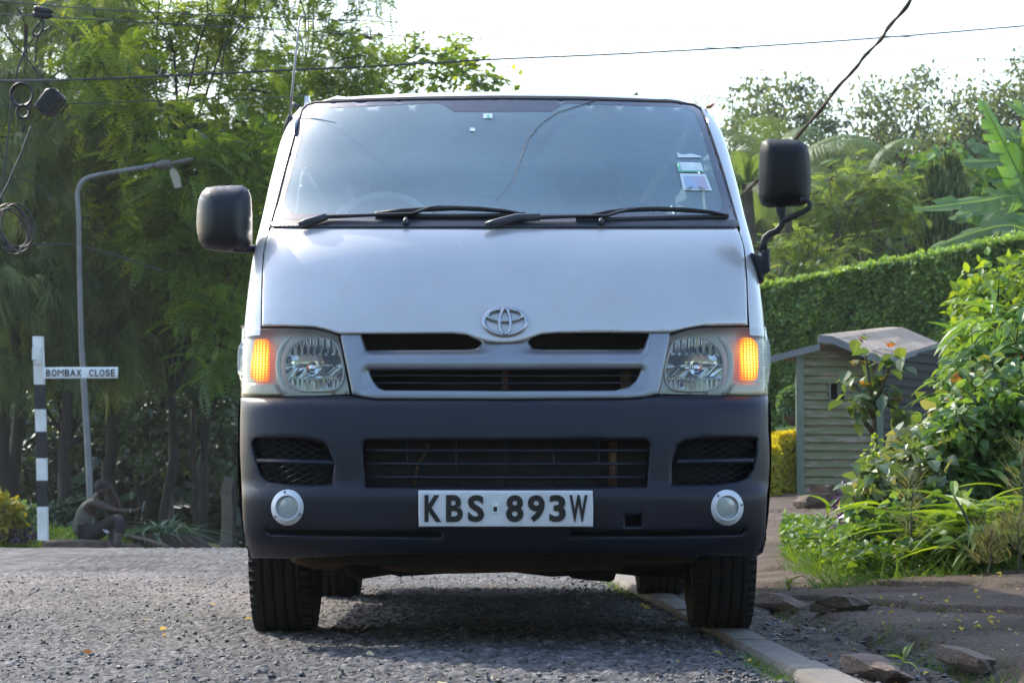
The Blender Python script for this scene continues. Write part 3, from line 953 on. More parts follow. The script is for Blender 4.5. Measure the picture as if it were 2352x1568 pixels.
# ---- underbody
mb = MB()
CR = [(640, 1262), (690, 1287), (721, 1298), (785, 1299), (800, 1322), (826, 1330), (898, 1319), (920, 1323), (1054, 1315), (1174, 1313), (1269, 1324), (1306, 1322), (1317, 1328), (1401, 1336), (1411, 1330), (1415, 1317), (1475, 1323), (1560, 1330), (1600, 1290), (1660, 1262)]
sheet(mb, CR, plane(8.75), step=25, thick=.5, bev=5, bevd=.02)
vpart(mb, 'crossmember', M['under'])
mb = MB(); mb.box((-.05, 10.2, .42), (1.5, 4.0, .16)); mb.box((-.045, 8.3, .46), (1.0, .9, .14)); mb.tube([(-.7, 11.06, .33), (.6, 11.06, .33)], .05, 10)
mb.box((-.2, 9.9, .33), (.25, 1.2, .12))
vpart(mb, 'chassis', M['under'])
mb = MB()
mb.tube([P(678, 1278, 8.1), P(720, 1291, 8.15), P(770, 1293, 8.15), P(815, 1278, 8.15)], .022, 8)
mb.tube([P(868, 1272, 8.2), P(885, 1296, 8.2), P(930, 1303, 8.2), P(1040, 1306, 8.2), P(1300, 1300, 8.2), P(1420, 1296, 8.2), P(1450, 1274, 8.2)], .016, 8)
vpart(mb, 'stabiliser_bar', M['rust'])
mb = MB(); sheet(mb, [(700, 1262), (760, 1268), (1160, 1262), (1560, 1265), (1620, 1262), (1590, 1292), (1430, 1299), (1160, 1302), (880, 1299), (730, 1290)], plane(8.0), step=30, thick=.05, bev=6, bevd=.02)
vpart(mb, 'splash_guard', M['under'])

# ---- mirrors
MIL = [(451, 512), (452.5, 480), (456, 458), (463, 442), (474, 431.5), (492, 428), (530, 426), (556, 425.5), (569, 434), (575, 452), (577, 490), (577.5, 553), (575, 573), (566, 580), (536, 578.5), (490, 574), (468.8, 570), (458, 556), (452.5, 535)]
mb = MB(); dome = lambda Yp, cx_, cy_, rx_, ry_, h: (lambda px, py, off: plane(Yp)(px, py, off - h * (1 - ((px - cx_) / rx_) ** 2) * (1 - .8 * ((py - cy_) / ry_) ** 2)))
sheet(mb, MIL, dome(7.94, 514, 505, 70, 85, .03), step=7, thick=.035, bev=34, bevd=.07, backface=True)
mil = vpart(mb, 'mirror', M['mirror_shell'])
mb = MB(); mb.tube([P(536, 570, 7.98), P(560, 571.5, 7.99), P(600, 573, 8.02)], [.016, .017, .02], 10, flat=.8); vpart(mb, 'mirror_arm', M['bumper'], mil)
MIR = [(1745, 450), (1745, 400), (1747, 345), (1752, 326), (1763, 319), (1800, 320), (1835, 322.5), (1852, 333), (1858, 350), (1862, 400), (1862.5, 440), (1859, 462), (1846, 470), (1800, 472.5), (1768, 475), (1752, 469)]
mb = MB(); sheet(mb, MIR, dome(7.86, 1803, 397, 66, 85, .025), step=7, thick=.035, bev=26, bevd=.065, backface=True)
mir = vpart(mb, 'mirror', M['mirror_matt'])
mb = MB()
mb.tube(PL([(1794, 470), (1794, 484), (1797, 499), (1798, 508), (1793, 521), (1783, 531), (1768, 537), (1758, 546), (1754, 560), (1753.8, 580)], 7.9), [.016, .016, .011, .011, .011, .011, .011, .012, .013, .013], 10)
vpart(mb, 'mirror_arm', M['bumper_dark'], mir); mb = MB()
mb.tube(PL([(1800, 507), (1825, 496), (1850, 484), (1859, 477), (1860, 468), (1854, 460), (1846, 458)], 7.88), .0085, 8)
vpart(mb, 'mirror_brace', M['bumper_dark'], mir); mb = MB(); mb.lathe([(0, -.006), (.010, -.005), (.010, .01)], P(1846, 459, 7.77), 'Y', 12)
vpart(mb, 'bolt', M['bumper_dark'], mir)
mb = MB(); sheet(mb, [(1726, 580), (1748, 588), (1750, 574), (1768, 573), (1769, 622), (1755, 629), (1754, 648), (1746, 640), (1737, 612)], plane(7.88), step=9, thick=.1, bev=4, bevd=.01)
vpart(mb, 'mirror_foot', M['bumper'], mir)

# ---- aerial and gutter clips
mb = MB(); mb.tube([P(655, 307, 8.62), P(661, 288, 8.60), P(667, 268, 8.56)], [.010, .013, .009], 8)
an = vpart(mb, 'aerial_base', M['interior'])
mb = MB(); mb.tube([P(666, 268, 8.56), P(674, 180, 8.56), P(682, 100, 8.56), P(689, 38, 8.56)], [.0045, .004, .0035, .003], 8); mb.lathe([(0, .005), (.005, 0), (0, -.005)], P(689, 38, 8.56), 'Z', 8)
vpart(mb, 'aerial_mast', M['steel'], an)
M['clip_orange'] = mat('clip_orange', (.40, .14, .05), .5, 0, .1, 20)
mb = MB(); mb.tube([P(1622, 247, 8.62), P(1630, 246, 8.62), P(1639, 240, 8.64)], [.006, .007, .005], 8); vpart(mb, 'gutter_clip', M['clip_orange'])
mb = MB(); mb.tube([P(686, 249, 8.6), P(680, 243, 8.6), P(671, 237, 8.62)], [.009, .010, .006], 8); vpart(mb, 'gutter_clip', M['interior'])

# ---- cabin
mb = MB(); mb.box((-.03, 8.45, 1.24), (1.5, .55, .16), Matrix.Rotation(-.12, 3, 'X'))
mb.tube([(-.72, 8.35, 1.30), (-.5, 8.3, 1.345), (-.25, 8.35, 1.31), (.3, 8.35, 1.30), (.66, 8.35, 1.30)], [.06, .1, .07, .06, .06], 10)
vpart(mb, 'dashboard', M['interior'])
mb = MB(); c = np.array((-.458, 8.60, 1.385)); tilt = Matrix.Rotation(math.radians(-28), 3, 'X')
ring = [c + np.array(tilt @ Vector((.19 * math.cos(a), 0, .19 * math.sin(a)))) for a in np.linspace(0, 2 * math.pi, 33)]
mb.tube(ring, .014, 8, cap=False); mb.tube([ring[0], c, ring[16]], [.012, .03, .012], 6); mb.tube([ring[24], c], .014, 6); mb.tube([c, c + np.array((0, -.25, -.2))], .03, 8)
vpart(mb, 'steering_wheel', mat('wheel_grip', (.55, .56, .56), .5, 0, .1, 9))
for x_ in (-.42, .32):
    mb = MB(); mb.box((x_, 9.05, 1.0), (.5, .5, .14)); mb.box((x_, 9.32, 1.3), (.48, .14, .6), Matrix.Rotation(-.2, 3, 'X')); mb.box((x_, 9.40, 1.68), (.26, .09, .18))
    s_ = vpart(mb, 'seat', M['seat_cloth'])
    md = s_.modifiers.new('b', 'BEVEL'); md.width = .04; md.segments = 3
mb = MB(); mb.box((-.05, 10.4, 1.15), (1.4, .14, .9)); vpart(mb, 'rear_bench', M['seat_cloth'])
mb = MB(); mb.box((-.05, 10.3, .52), (1.5, 3.5, .03)); vpart(mb, 'cabin_floor', M['black'])
mb = MB(); mb.box((-.02, 8.66, 1.80), (.26, .03, .075)); mb.tube([(-.02, 8.66, 1.84), (-.02, 8.6, 1.87)], .012, 6); vpart(mb, 'rear_view_mirror', M['black_trim'])

# lining: dark trim inside doors, back and roof
mb = MB(); L0, L1 = 8.35, 12.02
for sgn in (-1, 1):
    V = [(sgn * (float(wid(z)) - .035) + xc(y), y, z) for y in (8.6, L1) for z in (.5, .9, 1.28)]; mb.add(V, [(0, 1, 4, 3), (1, 2, 5, 4)], False)
mb.add([(-.80, L1, .5), (.74, L1, .5), (.68, L1, 1.885), (-.76, L1, 1.885)], [(0, 1, 2, 3)], False)
V = [(x + xc(y), y, z) for y, z in ((8.72, 1.845), (9.2, 1.875), (L1, 1.87)) for x in (-.68, 0, .68)]; mb.add(V, [(0, 1, 4, 3), (1, 2, 5, 4), (3, 4, 7, 6), (4, 5, 8, 7)], False)
vpart(mb, 'cabin_lining', M['lining'])
# ================================================================== GROUND
def kx(Y): return .545 + (12.7 - np.asarray(Y, float)) * .0345       # road-side edge of the kerb
KW = .128


def ex(Y): return np.interp(Y, [4, 6.5, 7.5, 9, 11.2, 13, 30], [1.36, 1.35, 1.30, 1.20, 1.10, 1.05, 1.0])   # near edge of the footpath


def hz(X, Y):
    """lie of the land"""
    X = np.asarray(X, float); Y = np.asarray(Y, float)
    d = np.maximum(Y - 18.2, 0); left = -.036 * (d - 1.2 * (1 - np.exp(-d / 1.2)))
    left = np.maximum(left, -1.1) - .004 * np.maximum(Y - 50, 0)
    right = .05 * np.clip(X - 1.2, 0, 8) + .0085 * np.clip(Y - 8, 0, 60) * sstep(1.0, 1.6, X)
    m = sstep(.6, 2.0, X)
    return left * (1 - m) + right * m


def grid_mesh(name, xs, ys, zf, m, kind='structure', attr=None, mask=None):
    X, Y = np.meshgrid(xs, ys) if np.ndim(xs) == 1 else (xs, ys)
    Z = zf(X, Y)
    nx, ny = X.shape[1], X.shape[0]
    idx = np.arange(nx * ny).reshape(ny, nx)
    q = np.stack([idx[:-1, :-1], idx[:-1, 1:], idx[1:, 1:], idx[1:, :-1]], -1).reshape(-1, 4)
    me = mesh_from_arrays(name, np.stack([X, Y, Z], -1).reshape(-1, 3), q.ravel(), np.arange(len(q)) * 4, np.full(len(q), 4), True)
    if attr is not None:
        for k, v in attr(X, Y).items():
            at = me.attributes.new(k, 'FLOAT', 'POINT'); at.data.foreach_set('value', np.asarray(v, np.float32).ravel())
    o = link_mesh(name, me, m)
    return tag(o, kind=kind)


def road_mat():
    m, nt, out, N, L = node_mat('worn_chip_seal')
    b = N('ShaderNodeBsdfPrincipled', i_Roughness=.85)
    b.inputs['Specular IOR Level'].default_value = .25
    tc = N('ShaderNodeTexCoord')
    at = N('ShaderNodeAttribute', attribute_name='stone'); pl = N('ShaderNodeAttribute', attribute_name='pale'); hs = N('ShaderNodeAttribute', attribute_name='hgt')
    r = ramp(N, [(0, (.024, .024, .026)), (.35, (.055, .055, .059)), (.7, (.095, .095, .101)), (1, (.18, .176, .176))]); L(at.outputs['Fac'], r.inputs[0])
    pr = ramp(N, [(0, (.085, .074, .072)), (.6, (.135, .12, .117)), (1, (.20, .183, .178))]); L(at.outputs['Fac'], pr.inputs[0])
    mx = N('ShaderNodeMix', data_type='RGBA'); L(pl.outputs['Fac'], mx.inputs[0]); L(r.outputs[0], mx.inputs[6]); L(pr.outputs[0], mx.inputs[7])
    # tar between the chips
    mt = N('ShaderNodeMix', data_type='RGBA'); mt.inputs[6].default_value = (.018, .018, .0195, 1)
    mr = N('ShaderNodeMapRange', n_1=.08, n_2=.40, n_3=.0, n_4=1); L(hs.outputs['Fac'], mr.inputs[0]); L(mr.outputs[0], mt.inputs[0]); L(mx.outputs[2], mt.inputs[7])
    vo = N('ShaderNodeTexVoronoi', i_Scale=55); L(tc.outputs['Object'], vo.inputs['Vector'])
    mv = N('ShaderNodeMix', data_type='RGBA', blend_type='MULTIPLY'); mv.inputs[0].default_value = .45
    rv = ramp(N, [(0, (.45, .45, .45)), (1, (1.35, 1.33, 1.3))]); L(vo.outputs['Color'], rv.inputs[0]); L(mt.outputs[2], mv.inputs[6]); L(rv.outputs[0], mv.inputs[7])
    ng = N('ShaderNodeTexNoise', i_Scale=.9, i_Detail=7, i_Roughness=.62); mpp = N('ShaderNodeMapping'); mpp.inputs['Scale'].default_value = (1, .55, 1); L(tc.outputs['Object'], mpp.inputs[0]); L(mpp.outputs[0], ng.inputs['Vector'])
    rg = ramp(N, [(.28, (.55, .55, .56)), (.5, (1, 1, 1)), (.72, (1.5, 1.46, 1.44))]); L(ng.outputs['Fac'], rg.inputs[0])
    nf = N('ShaderNodeTexNoise', i_Scale=16, i_Detail=5, i_Roughness=.7); L(tc.outputs['Object'], nf.inputs['Vector']); rf = ramp(N, [(.3, (.55, .55, .55)), (.7, (1.5, 1.5, 1.5))]); L(nf.outputs['Fac'], rf.inputs[0])
    q1 = N('ShaderNodeMix', data_type='RGBA', blend_type='MULTIPLY'); q1.inputs[0].default_value = 1; L(mv.outputs[2], q1.inputs[6]); L(rg.outputs[0], q1.inputs[7])
    q2 = N('ShaderNodeMix', data_type='RGBA', blend_type='MULTIPLY'); q2.inputs[0].default_value = .8; L(q1.outputs[2], q2.inputs[6]); L(rf.outputs[0], q2.inputs[7])
    ck = N('ShaderNodeAttribute', attribute_name='crack'); q3 = N('ShaderNodeMix', data_type='RGBA'); q3.inputs[7].default_value = (.016, .015, .014, 1); L(ck.outputs['Fac'], q3.inputs[0]); L(q2.outputs[2], q3.inputs[6])
    L(q3.outputs[2], b.inputs['Base Color'])
    bp = N('ShaderNodeBump', i_Strength=.5, i_Distance=.012); bp.invert = True; L(vo.outputs['Distance'], bp.inputs['Height']); L(bp.outputs[0], b.inputs['Normal'])
    L(b.outputs[0], out.inputs[0])
    return m


def road_relief(X, Y):
    g = sstep(24, 8, Y)
    wx = X + .012 * (vnoise(X * 40, Y * 40, 3) - .5); wy = Y + .012 * (vnoise(X * 40, Y * 40, 4) - .5)
    d1, r1 = cells(wx / .021, wy / .023, 1)
    d2, r2 = cells(wx / .047, wy / .052, 2)
    bump = np.clip(1 - d1 / .62, 0, 1) ** .6 * (.35 + .65 * r1)
    big = np.clip(1 - d2 / .5, 0, 1) ** .6 * (r2 > .72)
    hgt = np.maximum(bump, big * .9)
    return hgt, r1 * .7 + r2 * .3, .0105 * bump + .010 * big


def pale(X, Y):
    n = fbm(X * .7, Y * .45, 4, 21)
    a = np.exp(-((Y - 11.6 + .5 * (X + 2)) / 2.3) ** 2) * sstep(-.2, -1.2, X)
    return np.clip(a * 1.25 * sstep(.30, .5, n + .08), 0, 1)


def road_z(X, Y):
    e = kx(Y) - X
    z = hz(X, Y) + .030 * (fbm(X * .8, Y * .6, 3, 5) - .5) * sstep(0, 1.0, np.abs(X - .74) + np.abs(Y - 8.5) * .3) - .018 * np.exp(-(e / .12) ** 2) * (Y < 14)
    # an old patch edge and a sunken crack across the road
    cr = Y - (13.6 + .9 * (X + 3.2) + .5 * vnoise(X * 2, Y * 0, 8)); z = z - .028 * np.exp(-(cr / .22) ** 2) * sstep(-3.3, -2.9, X) * (1 - sstep(-1.8, -1.5, X)) * vnoise(X * 9, Y * 9, 4)
    cr = Y - (12.9 + .25 * np.sin(X * 3)); z = z - .022 * np.exp(-(cr / .12) ** 2) * (X < -2.6)
    hgt, r, b = road_relief(X, Y)
    return np.where(e < .0, np.minimum(z, -.06), z) + b * sstep(30, 16, Y)


xs = np.concatenate([np.linspace(-30, -8, 12), np.linspace(-7.5, -3.0, 60), np.arange(-2.95, .93, .0105)])
ys = np.concatenate([np.linspace(-14, 4.6, 20), np.arange(4.75, 9.2, .0118), np.arange(9.2, 14.2, .024), np.arange(14.2, 21, .09), np.linspace(21, 32.2, 24)])
M['road'] = road_mat()


def road_attr(X, Y):
    h, r, b = road_relief(X, Y)
    w1 = fbm(X * 1.7, Y * .8, 4, 91) - .5; c1 = Y - (13.9 + 1.0 * (X + 3.2) + 1.6 * w1); c2 = Y - (13.0 + .3 * np.sin(X * 3) + 1.2 * w1); c3 = Y - (16.6 + .35 * X + 2.0 * w1)
    ck = np.exp(-(c1 / .13) ** 2) * (X > -3.6) * (X < -1.0) + np.exp(-(c2 / .07) ** 2) * (X < -2.2) + .7 * np.exp(-(c3 / .10) ** 2)
    return {'stone': r, 'hgt': h, 'pale': pale(X, Y), 'crack': np.clip(ck * sstep(.38, .58, fbm(X * 3, Y * 3, 3, 93) + .1), 0, .9)}


road = grid_mesh('road', xs, ys, road_z, M['road'], attr=road_attr)

# the land itself
M['soil'] = mat('soil', (.075, .060, .045), .9, 0, .4, 1.5, bump=.4, bscale=12, col2=(.055, .07, .03))
xs = np.concatenate([np.linspace(-400, -40, 14), np.linspace(-35, -9, 20), np.linspace(-8, 10, 50), np.linspace(11, 40, 20), np.linspace(50, 400, 12)])
ys = np.concatenate([np.linspace(-300, -20, 12), np.linspace(-15, 4, 12), np.linspace(4.5, 60, 110), np.linspace(65, 600, 20)])
grid_mesh('ground', xs, ys, lambda X, Y: hz(X, Y) - .075 + .03 * (fbm(X * .9, Y * .9, 3, 40) - .5), M['soil'])

def path_mat():
    m, nt, out, N, L = node_mat('brown_tarmac'); b = N('ShaderNodeBsdfPrincipled', i_Roughness=.9); b.inputs['Specular IOR Level'].default_value = .2; tc = N('ShaderNodeTexCoord')
    n1 = N('ShaderNodeTexNoise', i_Scale=1.6, i_Detail=6); n2 = N('ShaderNodeTexNoise', i_Scale=95, i_Detail=4, i_Roughness=.7); vo = N('ShaderNodeTexVoronoi', i_Scale=75)
    for q in (n1, n2, vo): L(tc.outputs['Object'], q.inputs['Vector'])
    r1 = ramp(N, [(.3, (.052, .036, .027)), (.5, (.098, .070, .054)), (.7, (.16, .12, .095))]); L(n1.outputs['Fac'], r1.inputs[0])
    r2 = ramp(N, [(.3, (.25, .25, .25)), (.5, (.9, .9, .9)), (.7, (1.9, 1.85, 1.8))]); L(n2.outputs['Fac'], r2.inputs[0])
    mx = N('ShaderNodeMix', data_type='RGBA', blend_type='MULTIPLY'); mx.inputs[0].default_value = .85; L(r1.outputs[0], mx.inputs[6]); L(r2.outputs[0], mx.inputs[7])
    r3 = ramp(N, [(.0, (.55, .55, .55)), (1, (1.4, 1.4, 1.4))]); L(vo.outputs['Color'], r3.inputs[0]); m2 = N('ShaderNodeMix', data_type='RGBA', blend_type='MULTIPLY'); m2.inputs[0].default_value = .7; L(mx.outputs[2], m2.inputs[6]); L(r3.outputs[0], m2.inputs[7]); L(m2.outputs[2], b.inputs[0])
    bp = N('ShaderNodeBump', i_Strength=1, i_Distance=.012); L(n2.outputs['Fac'], bp.inputs['Height']); L(bp.outputs[0], b.inputs['Normal']); L(b.outputs[0], out.inputs[0]); return m


# ---- rough strip between kerb and footpath
M['strip'] = mat('crumbled_asphalt', (.026, .019, .014), .9, 0, .5, 14, bump=1, bscale=45, col2=(.11, .083, .062), detail=8)
M['path'] = path_mat() if True else mat('brown_tarmac', (.062, .050, .044), .7, 0, .35, 30, bump=.7, bscale=110, col2=(.115, .094, .084), detail=8)
v_ = np.linspace(0, 1, 46); ys = np.concatenate([np.arange(4.3, 9.5, .022), np.arange(9.5, 14, .05), np.arange(14, 30, .3)])
Vv, Yg = np.meshgrid(v_, ys); Xg = kx(Yg) + KW - .01 + Vv * (ex(Yg) + .09 - kx(Yg) - KW)


def strip_z(X, Y):
    n = fbm(X * 5, Y * 4, 4, 33); c, r = cells(X / .14, Y / .17, 7); c2, r2 = cells(X / .03, Y / .03, 8)
    dip = .05 * np.exp(-((X - ex(Y) + .06) / .08) ** 2) + .03 * sstep(8, 6.4, Y) * np.exp(-((X - 1.08) / .16) ** 2)
    nk = sstep(0, .14, X - kx(Y) - KW); return hz(X, Y) + .004 + nk * .045 * (n - .45) - .022 * nk * sstep(.35, .6, c) * (r > .3) - dip + .006 * np.clip(1 - c2 / .6, 0, 1) * r2 + .004


grid_mesh('verge', Xg, Yg, strip_z, M['strip'])

# ---- footpath: slabs of old tarmac broken by long cracks
v_ = np.concatenate([np.linspace(0, .35, 90), np.linspace(.36, 1, 70)]); ys = np.concatenate([np.arange(4.6, 9.5, .020), np.arange(9.5, 15, .035), np.arange(15, 34, .16)])
Vv, Yg = np.meshgrid(v_, ys); wob = .05 * (fbm(Yg * 2.2, Yg * 0 + 3.3, 3, 12) - .5) * 2
Xg = ex(Yg) + wob * (1 - Vv) + Vv * np.interp(Yg, [4, 11, 14, 20, 34], [4.2, 4.0, 3.2, 4.2, 6.5])


def path_crack(X, Y):
    # cracks run away and to the left, with steps between slabs
    u = Y * .8 + 1.5 * (X - 1.2) + 1.5 * (fbm(X * .9, Y * .55, 4, 51) - .5)
    k = np.floor(u / 1.35); f = u / 1.35 - k
    near = np.minimum(f, 1 - f) * 1.35
    return near, _h(k.astype(np.int64), k.astype(np.int64) * 0 + 3, 77), f


def path_z(X, Y):
    near, r, f = path_crack(X, Y)
    c2, r2 = cells(X / .022, Y / .022, 18)
    e = X - ex(Y)
    z = hz(X, Y) + .012 + .034 * (1 - f) * r - .055 * np.exp(-(near / .030) ** 2) * np.clip(r * 1.8 - .35, 0, 1) * sstep(.35, .6, fbm(X * 1.4, Y * 1.1, 2, 57) + .12) + .034 * (fbm(X * 1.3, Y * 1.0, 4, 14) - .5) + .016 * (fbm(X * 9, Y * 7, 3, 15) - .45) + .004 * np.clip(1 - c2 / .6, 0, 1) * r2 * (Y < 13)
    return z - .055 * np.exp(-(np.maximum(e, 0) / .035) ** 1.5)


grid_mesh('footpath', Xg, Yg, path_z, M['path'])

# ---- kerb stones, each its own
M['kerb'] = mat('kerb_concrete', (.115, .10, .086), .85, 0, .25, 9, bump=.45, bscale=60, col2=(.18, .158, .137), detail=8)
KL = .94
for i in range(22):
    ya = 3.2 + i * KL + .006; yb = ya + KL - .016
    mb = MB(); n = 12; V = []
    tz = .012 + RS.uniform(-.006, .008)
    for k in range(n + 1):
        y = ya + (yb - ya) * k / n; e = .004 if k in (0, n) else 0
        x0 = float(kx(y)); j = lambda s: .004 * (vnoise(np.array(y * 14.0), np.array(s * 7.0 + i), 6) - .5)
        h = float(hz(x0, y)) + tz
        V += [(x0 + j(1) + e, y, h - .16), (x0 + j(2) + e, y, h - .014 - e), (x0 + .012 + j(3), y, h - e), (x0 + .06, y, h + .002 + j(5) - e), (x0 + KW - .012, y, h - e), (x0 + KW - e, y, h - .012), (x0 + KW - e, y, h - .16)]
    mb.add(V, [(7 * a + b, 7 * a + b + 1, 7 * a + b + 8, 7 * a + b + 7) for a in range(n) for b in range(6)]); mb.add(V[:7], [tuple(range(7))]); mb.add(V[-7:], [tuple(range(7))])
    o = mb.build('kerb_stone', M['kerb'], None, (float(kx((ya + yb) / 2)) + .06, (ya + yb) / 2, float(hz(.6, (ya + yb) / 2)) - .1), auto=40)
    tag(o, 'pale worn concrete kerb stone in the line along the road edge beside the van', 'kerb stone', 'kerb stones along the road edge')


# ---- stones
def rock_mesh(mb, c, d, seed, sub=3, rough=.25, rot=0):
    bm = bmesh.new(); bmesh.ops.create_cube(bm, size=1); bmesh.ops.subdivide_edges(bm, edges=bm.edges, cuts=7, use_grid_fill=True); V = np.array([v.co[:] for v in bm.verts]); F = [tuple(v.index for v in f.verts) for f in bm.faces]; bm.free()
    rs = np.random.RandomState(seed)
    for _ in range(9):     # chop flat faces
        nrm = rs.normal(size=3); nrm /= np.linalg.norm(nrm); lim = rs.uniform(.36, .52)
        dd = V @ nrm; V = V - np.maximum(dd - lim, 0)[:, None] * nrm
    V = V * (1 + .16 * (fbm(V[:, 0] * 3 + V[:, 2] * 2, V[:, 1] * 3 + seed, 2, seed)[:, None] - .45)) + .05 * (np.stack([vnoise(V[:, 0] * 7 + V[:, 2] * 5, V[:, 1] * 7 + q, seed) for q in (1, 20, 40)], 1) - .5)
    V = V / np.ptp(V, axis=0) * np.array(d); a = rot
    R = np.array([[math.cos(a), -math.sin(a), 0], [math.sin(a), math.cos(a), 0], [0, 0, 1]])
    mb.add(V @ R.T + np.array(c), F, False)


M['stone_brown'] = mat('brown_stone', (.05, .032, .022), .85, 0, .4, 7, bump=.7, bscale=25, col2=(.12, .08, .053), detail=8)
M['stone_pink'] = mat('pinkish_block', (.085, .058, .045), .9, 0, .3, 14, bump=.8, bscale=40, col2=(.15, .105, .085), detail=8)
M['stone_grey'] = mat('grey_stone', (.10, .10, .11), .7, 0, .3, 20, bump=.4, bscale=60)
for nm, (px, py, Y), d, rot, m_, lab, cat in (
    ('rock', (1862, 1158, 24), (.30, .45, .20), .4, 'stone_brown', 'small angular brown boulder lying on the path in front of the green shed', 'rock'),
    ('rock', (1905, 1146, 24.6), (.42, .45, .30), 0.1, 'stone_brown', 'large square brown block of stone beside the green shed, behind the small boulder', 'rock'),
    ('loose_block', (2010, 1537, 6.62), (.12, .30, .07), .35, 'stone_pink', 'loose pinkish broken block lying in the dirt beside the kerb', 'block'),
    ('rock', (1937, 1386, 9.6), (.15, .22, .07), .9, 'stone_pink', 'flat reddish stone set in the crack at the footpath edge', 'rock'),
    ('loose_block', (1800, 1386, 10.3), (.10, .62, .08), .22, 'stone_pink', 'long pinkish edging block lining the footpath just right of the van wheel', 'block'),
    ('loose_block', (2215, 1512, 7.0), (.08, .50, .06), .12, 'stone_pink', 'thin worn edging block at the near footpath edge among grass', 'block'),
    ('rock', (2330, 1330, 11.0), (.24, .2, .09), .2, 'stone_brown', 'low brown stone at the foot of the long-leaved plants', 'rock'),
):
    p = P(px, py, Y); mb = MB(); rock_mesh(mb, p, d, int(px), 3, .2, rot)
    tag(mb.build(nm, M[m_], None, p - np.array((0, 0, d[2] / 2))), lab, cat)

# ---- loose gravel on the road (nobody could count it)
def scatter_stones(n, pos, size, seed):
    bm = bmesh.new(); bmesh.ops.create_icosphere(bm, subdivisions=1, radius=.5); V0 = np.array([v.co[:] for v in bm.verts]); F0 = np.array([[v.index for v in f.verts] for f in bm.faces]); bm.free()
    rs = np.random.RandomState(seed); k = len(V0)
    V = V0[None] * (1 + rs.uniform(-.28, .28, (n, k, 1))); V = V * (size[:, None, None] * rs.uniform(.6, 1.25, (n, 1, 3)) * np.array((1, 1, .7)))
    a = rs.uniform(0, 6.3, n); c, s = np.cos(a)[:, None], np.sin(a)[:, None]
    W = np.stack([V[..., 0] * c - V[..., 1] * s, V[..., 0] * s + V[..., 1] * c, V[..., 2]], -1) + pos[:, None]
    F = (F0[None] + (np.arange(n) * k)[:, None, None]).reshape(-1, 3)
    return W.reshape(-1, 3), F, np.repeat(rs.rand(n), k)


def stone_mat():
    m, nt, out, N, L = node_mat('gravel_chips'); b = N('ShaderNodeBsdfPrincipled', i_Roughness=.6)
    at = N('ShaderNodeAttribute', attribute_name='rnd'); r = ramp(N, [(0, (.026, .026, .028)), (.5, (.065, .065, .07)), (.85, (.12, .117, .117)), (.93, (.09, .06, .045)), (1, (.15, .14, .135))]); L(at.outputs['Fac'], r.inputs[0]); L(r.outputs[0], b.inputs[0])
    tc = N('ShaderNodeTexCoord'); n = N('ShaderNodeTexNoise', i_Scale=180); L(tc.outputs['Object'], n.inputs['Vector']); bp = N('ShaderNodeBump', i_Strength=.4, i_Distance=.003); L(n.outputs['Fac'], bp.inputs['Height']); L(bp.outputs[0], b.inputs['Normal'])
    L(b.outputs[0], out.inputs[0]); return m


n = 17000
u = RS.rand(n); Y = 4.9 + 8.5 * u ** 1.7; X = RS.uniform(-2.8, .76, n); k_ = RS.rand(n) < .22
X[k_] = (kx(Y[k_]) - np.abs(RS.normal(0, .16, k_.sum())) - .012); sz = .006 + .013 * RS.rand(n) ** 2.8
sz = np.where(k_ & (RS.rand(n) < .3), sz * 1.6, sz); sz *= np.where(Y < 6.6, 1.1, 1)
m_ = (X < kx(Y) - .01) & ~((np.abs(X + .745) < .14) & (np.abs(Y - 8.5) < .3)); X, Y, sz = X[m_], Y[m_], sz[m_]
pos = np.stack([X, Y, road_z(X, Y) + sz * .12], -1)
W, F, rr = scatter_stones(len(X), pos, sz, 5)
n2 = 1500; Y2 = 4.9 + 7 * RS.rand(n2) ** 1.5; X2 = kx(Y2) + KW + (ex(Y2) - kx(Y2) - KW) * RS.rand(n2); s2 = .006 + .022 * RS.rand(n2) ** 3
W2, F2, r2 = scatter_stones(n2, np.stack([X2, Y2, strip_z(X2, Y2) + s2 * .15], -1), s2, 6)
F = np.concatenate([F, F2 + len(W)]); W = np.concatenate([W, W2]); rr = np.concatenate([rr, r2])
me = mesh_from_arrays('gravel', W, F.ravel(), np.arange(len(F)) * 3, np.full(len(F), 3), False, rr)
tag(link_mesh('gravel', me, stone_mat()), 'loose grey chippings strewn over road and verge', 'gravel', kind='stuff')
# ================================================================== FOLIAGE TOOLS
def tpl_blade(n, width, droop=0.0, fold=.25, base=.02):
    """one leaf along +Y, length 1: 2 columns of quads; width = half-width profile"""
    V = []; t = np.linspace(0, 1, n + 1)
    for a in t:
        w = float(width(a)); z = -droop * a * a; V += [(-w, a, z + fold * w), (0, a, z), (w, a, z + fold * w)]
    F = []
    for i in range(n):
        b = 3 * i; F += [(b, b + 1, b + 4, b + 3), (b + 1, b + 2, b + 5, b + 4)]
    return np.array(V), np.array(F)


def tpl_quad(w=.3, droop=.15):
    return np.array([(0, 0, 0), (w, .45, -.0), (0, 1, -droop), (-w, .45, -.0)]), np.array([(0, 1, 2, 3)])


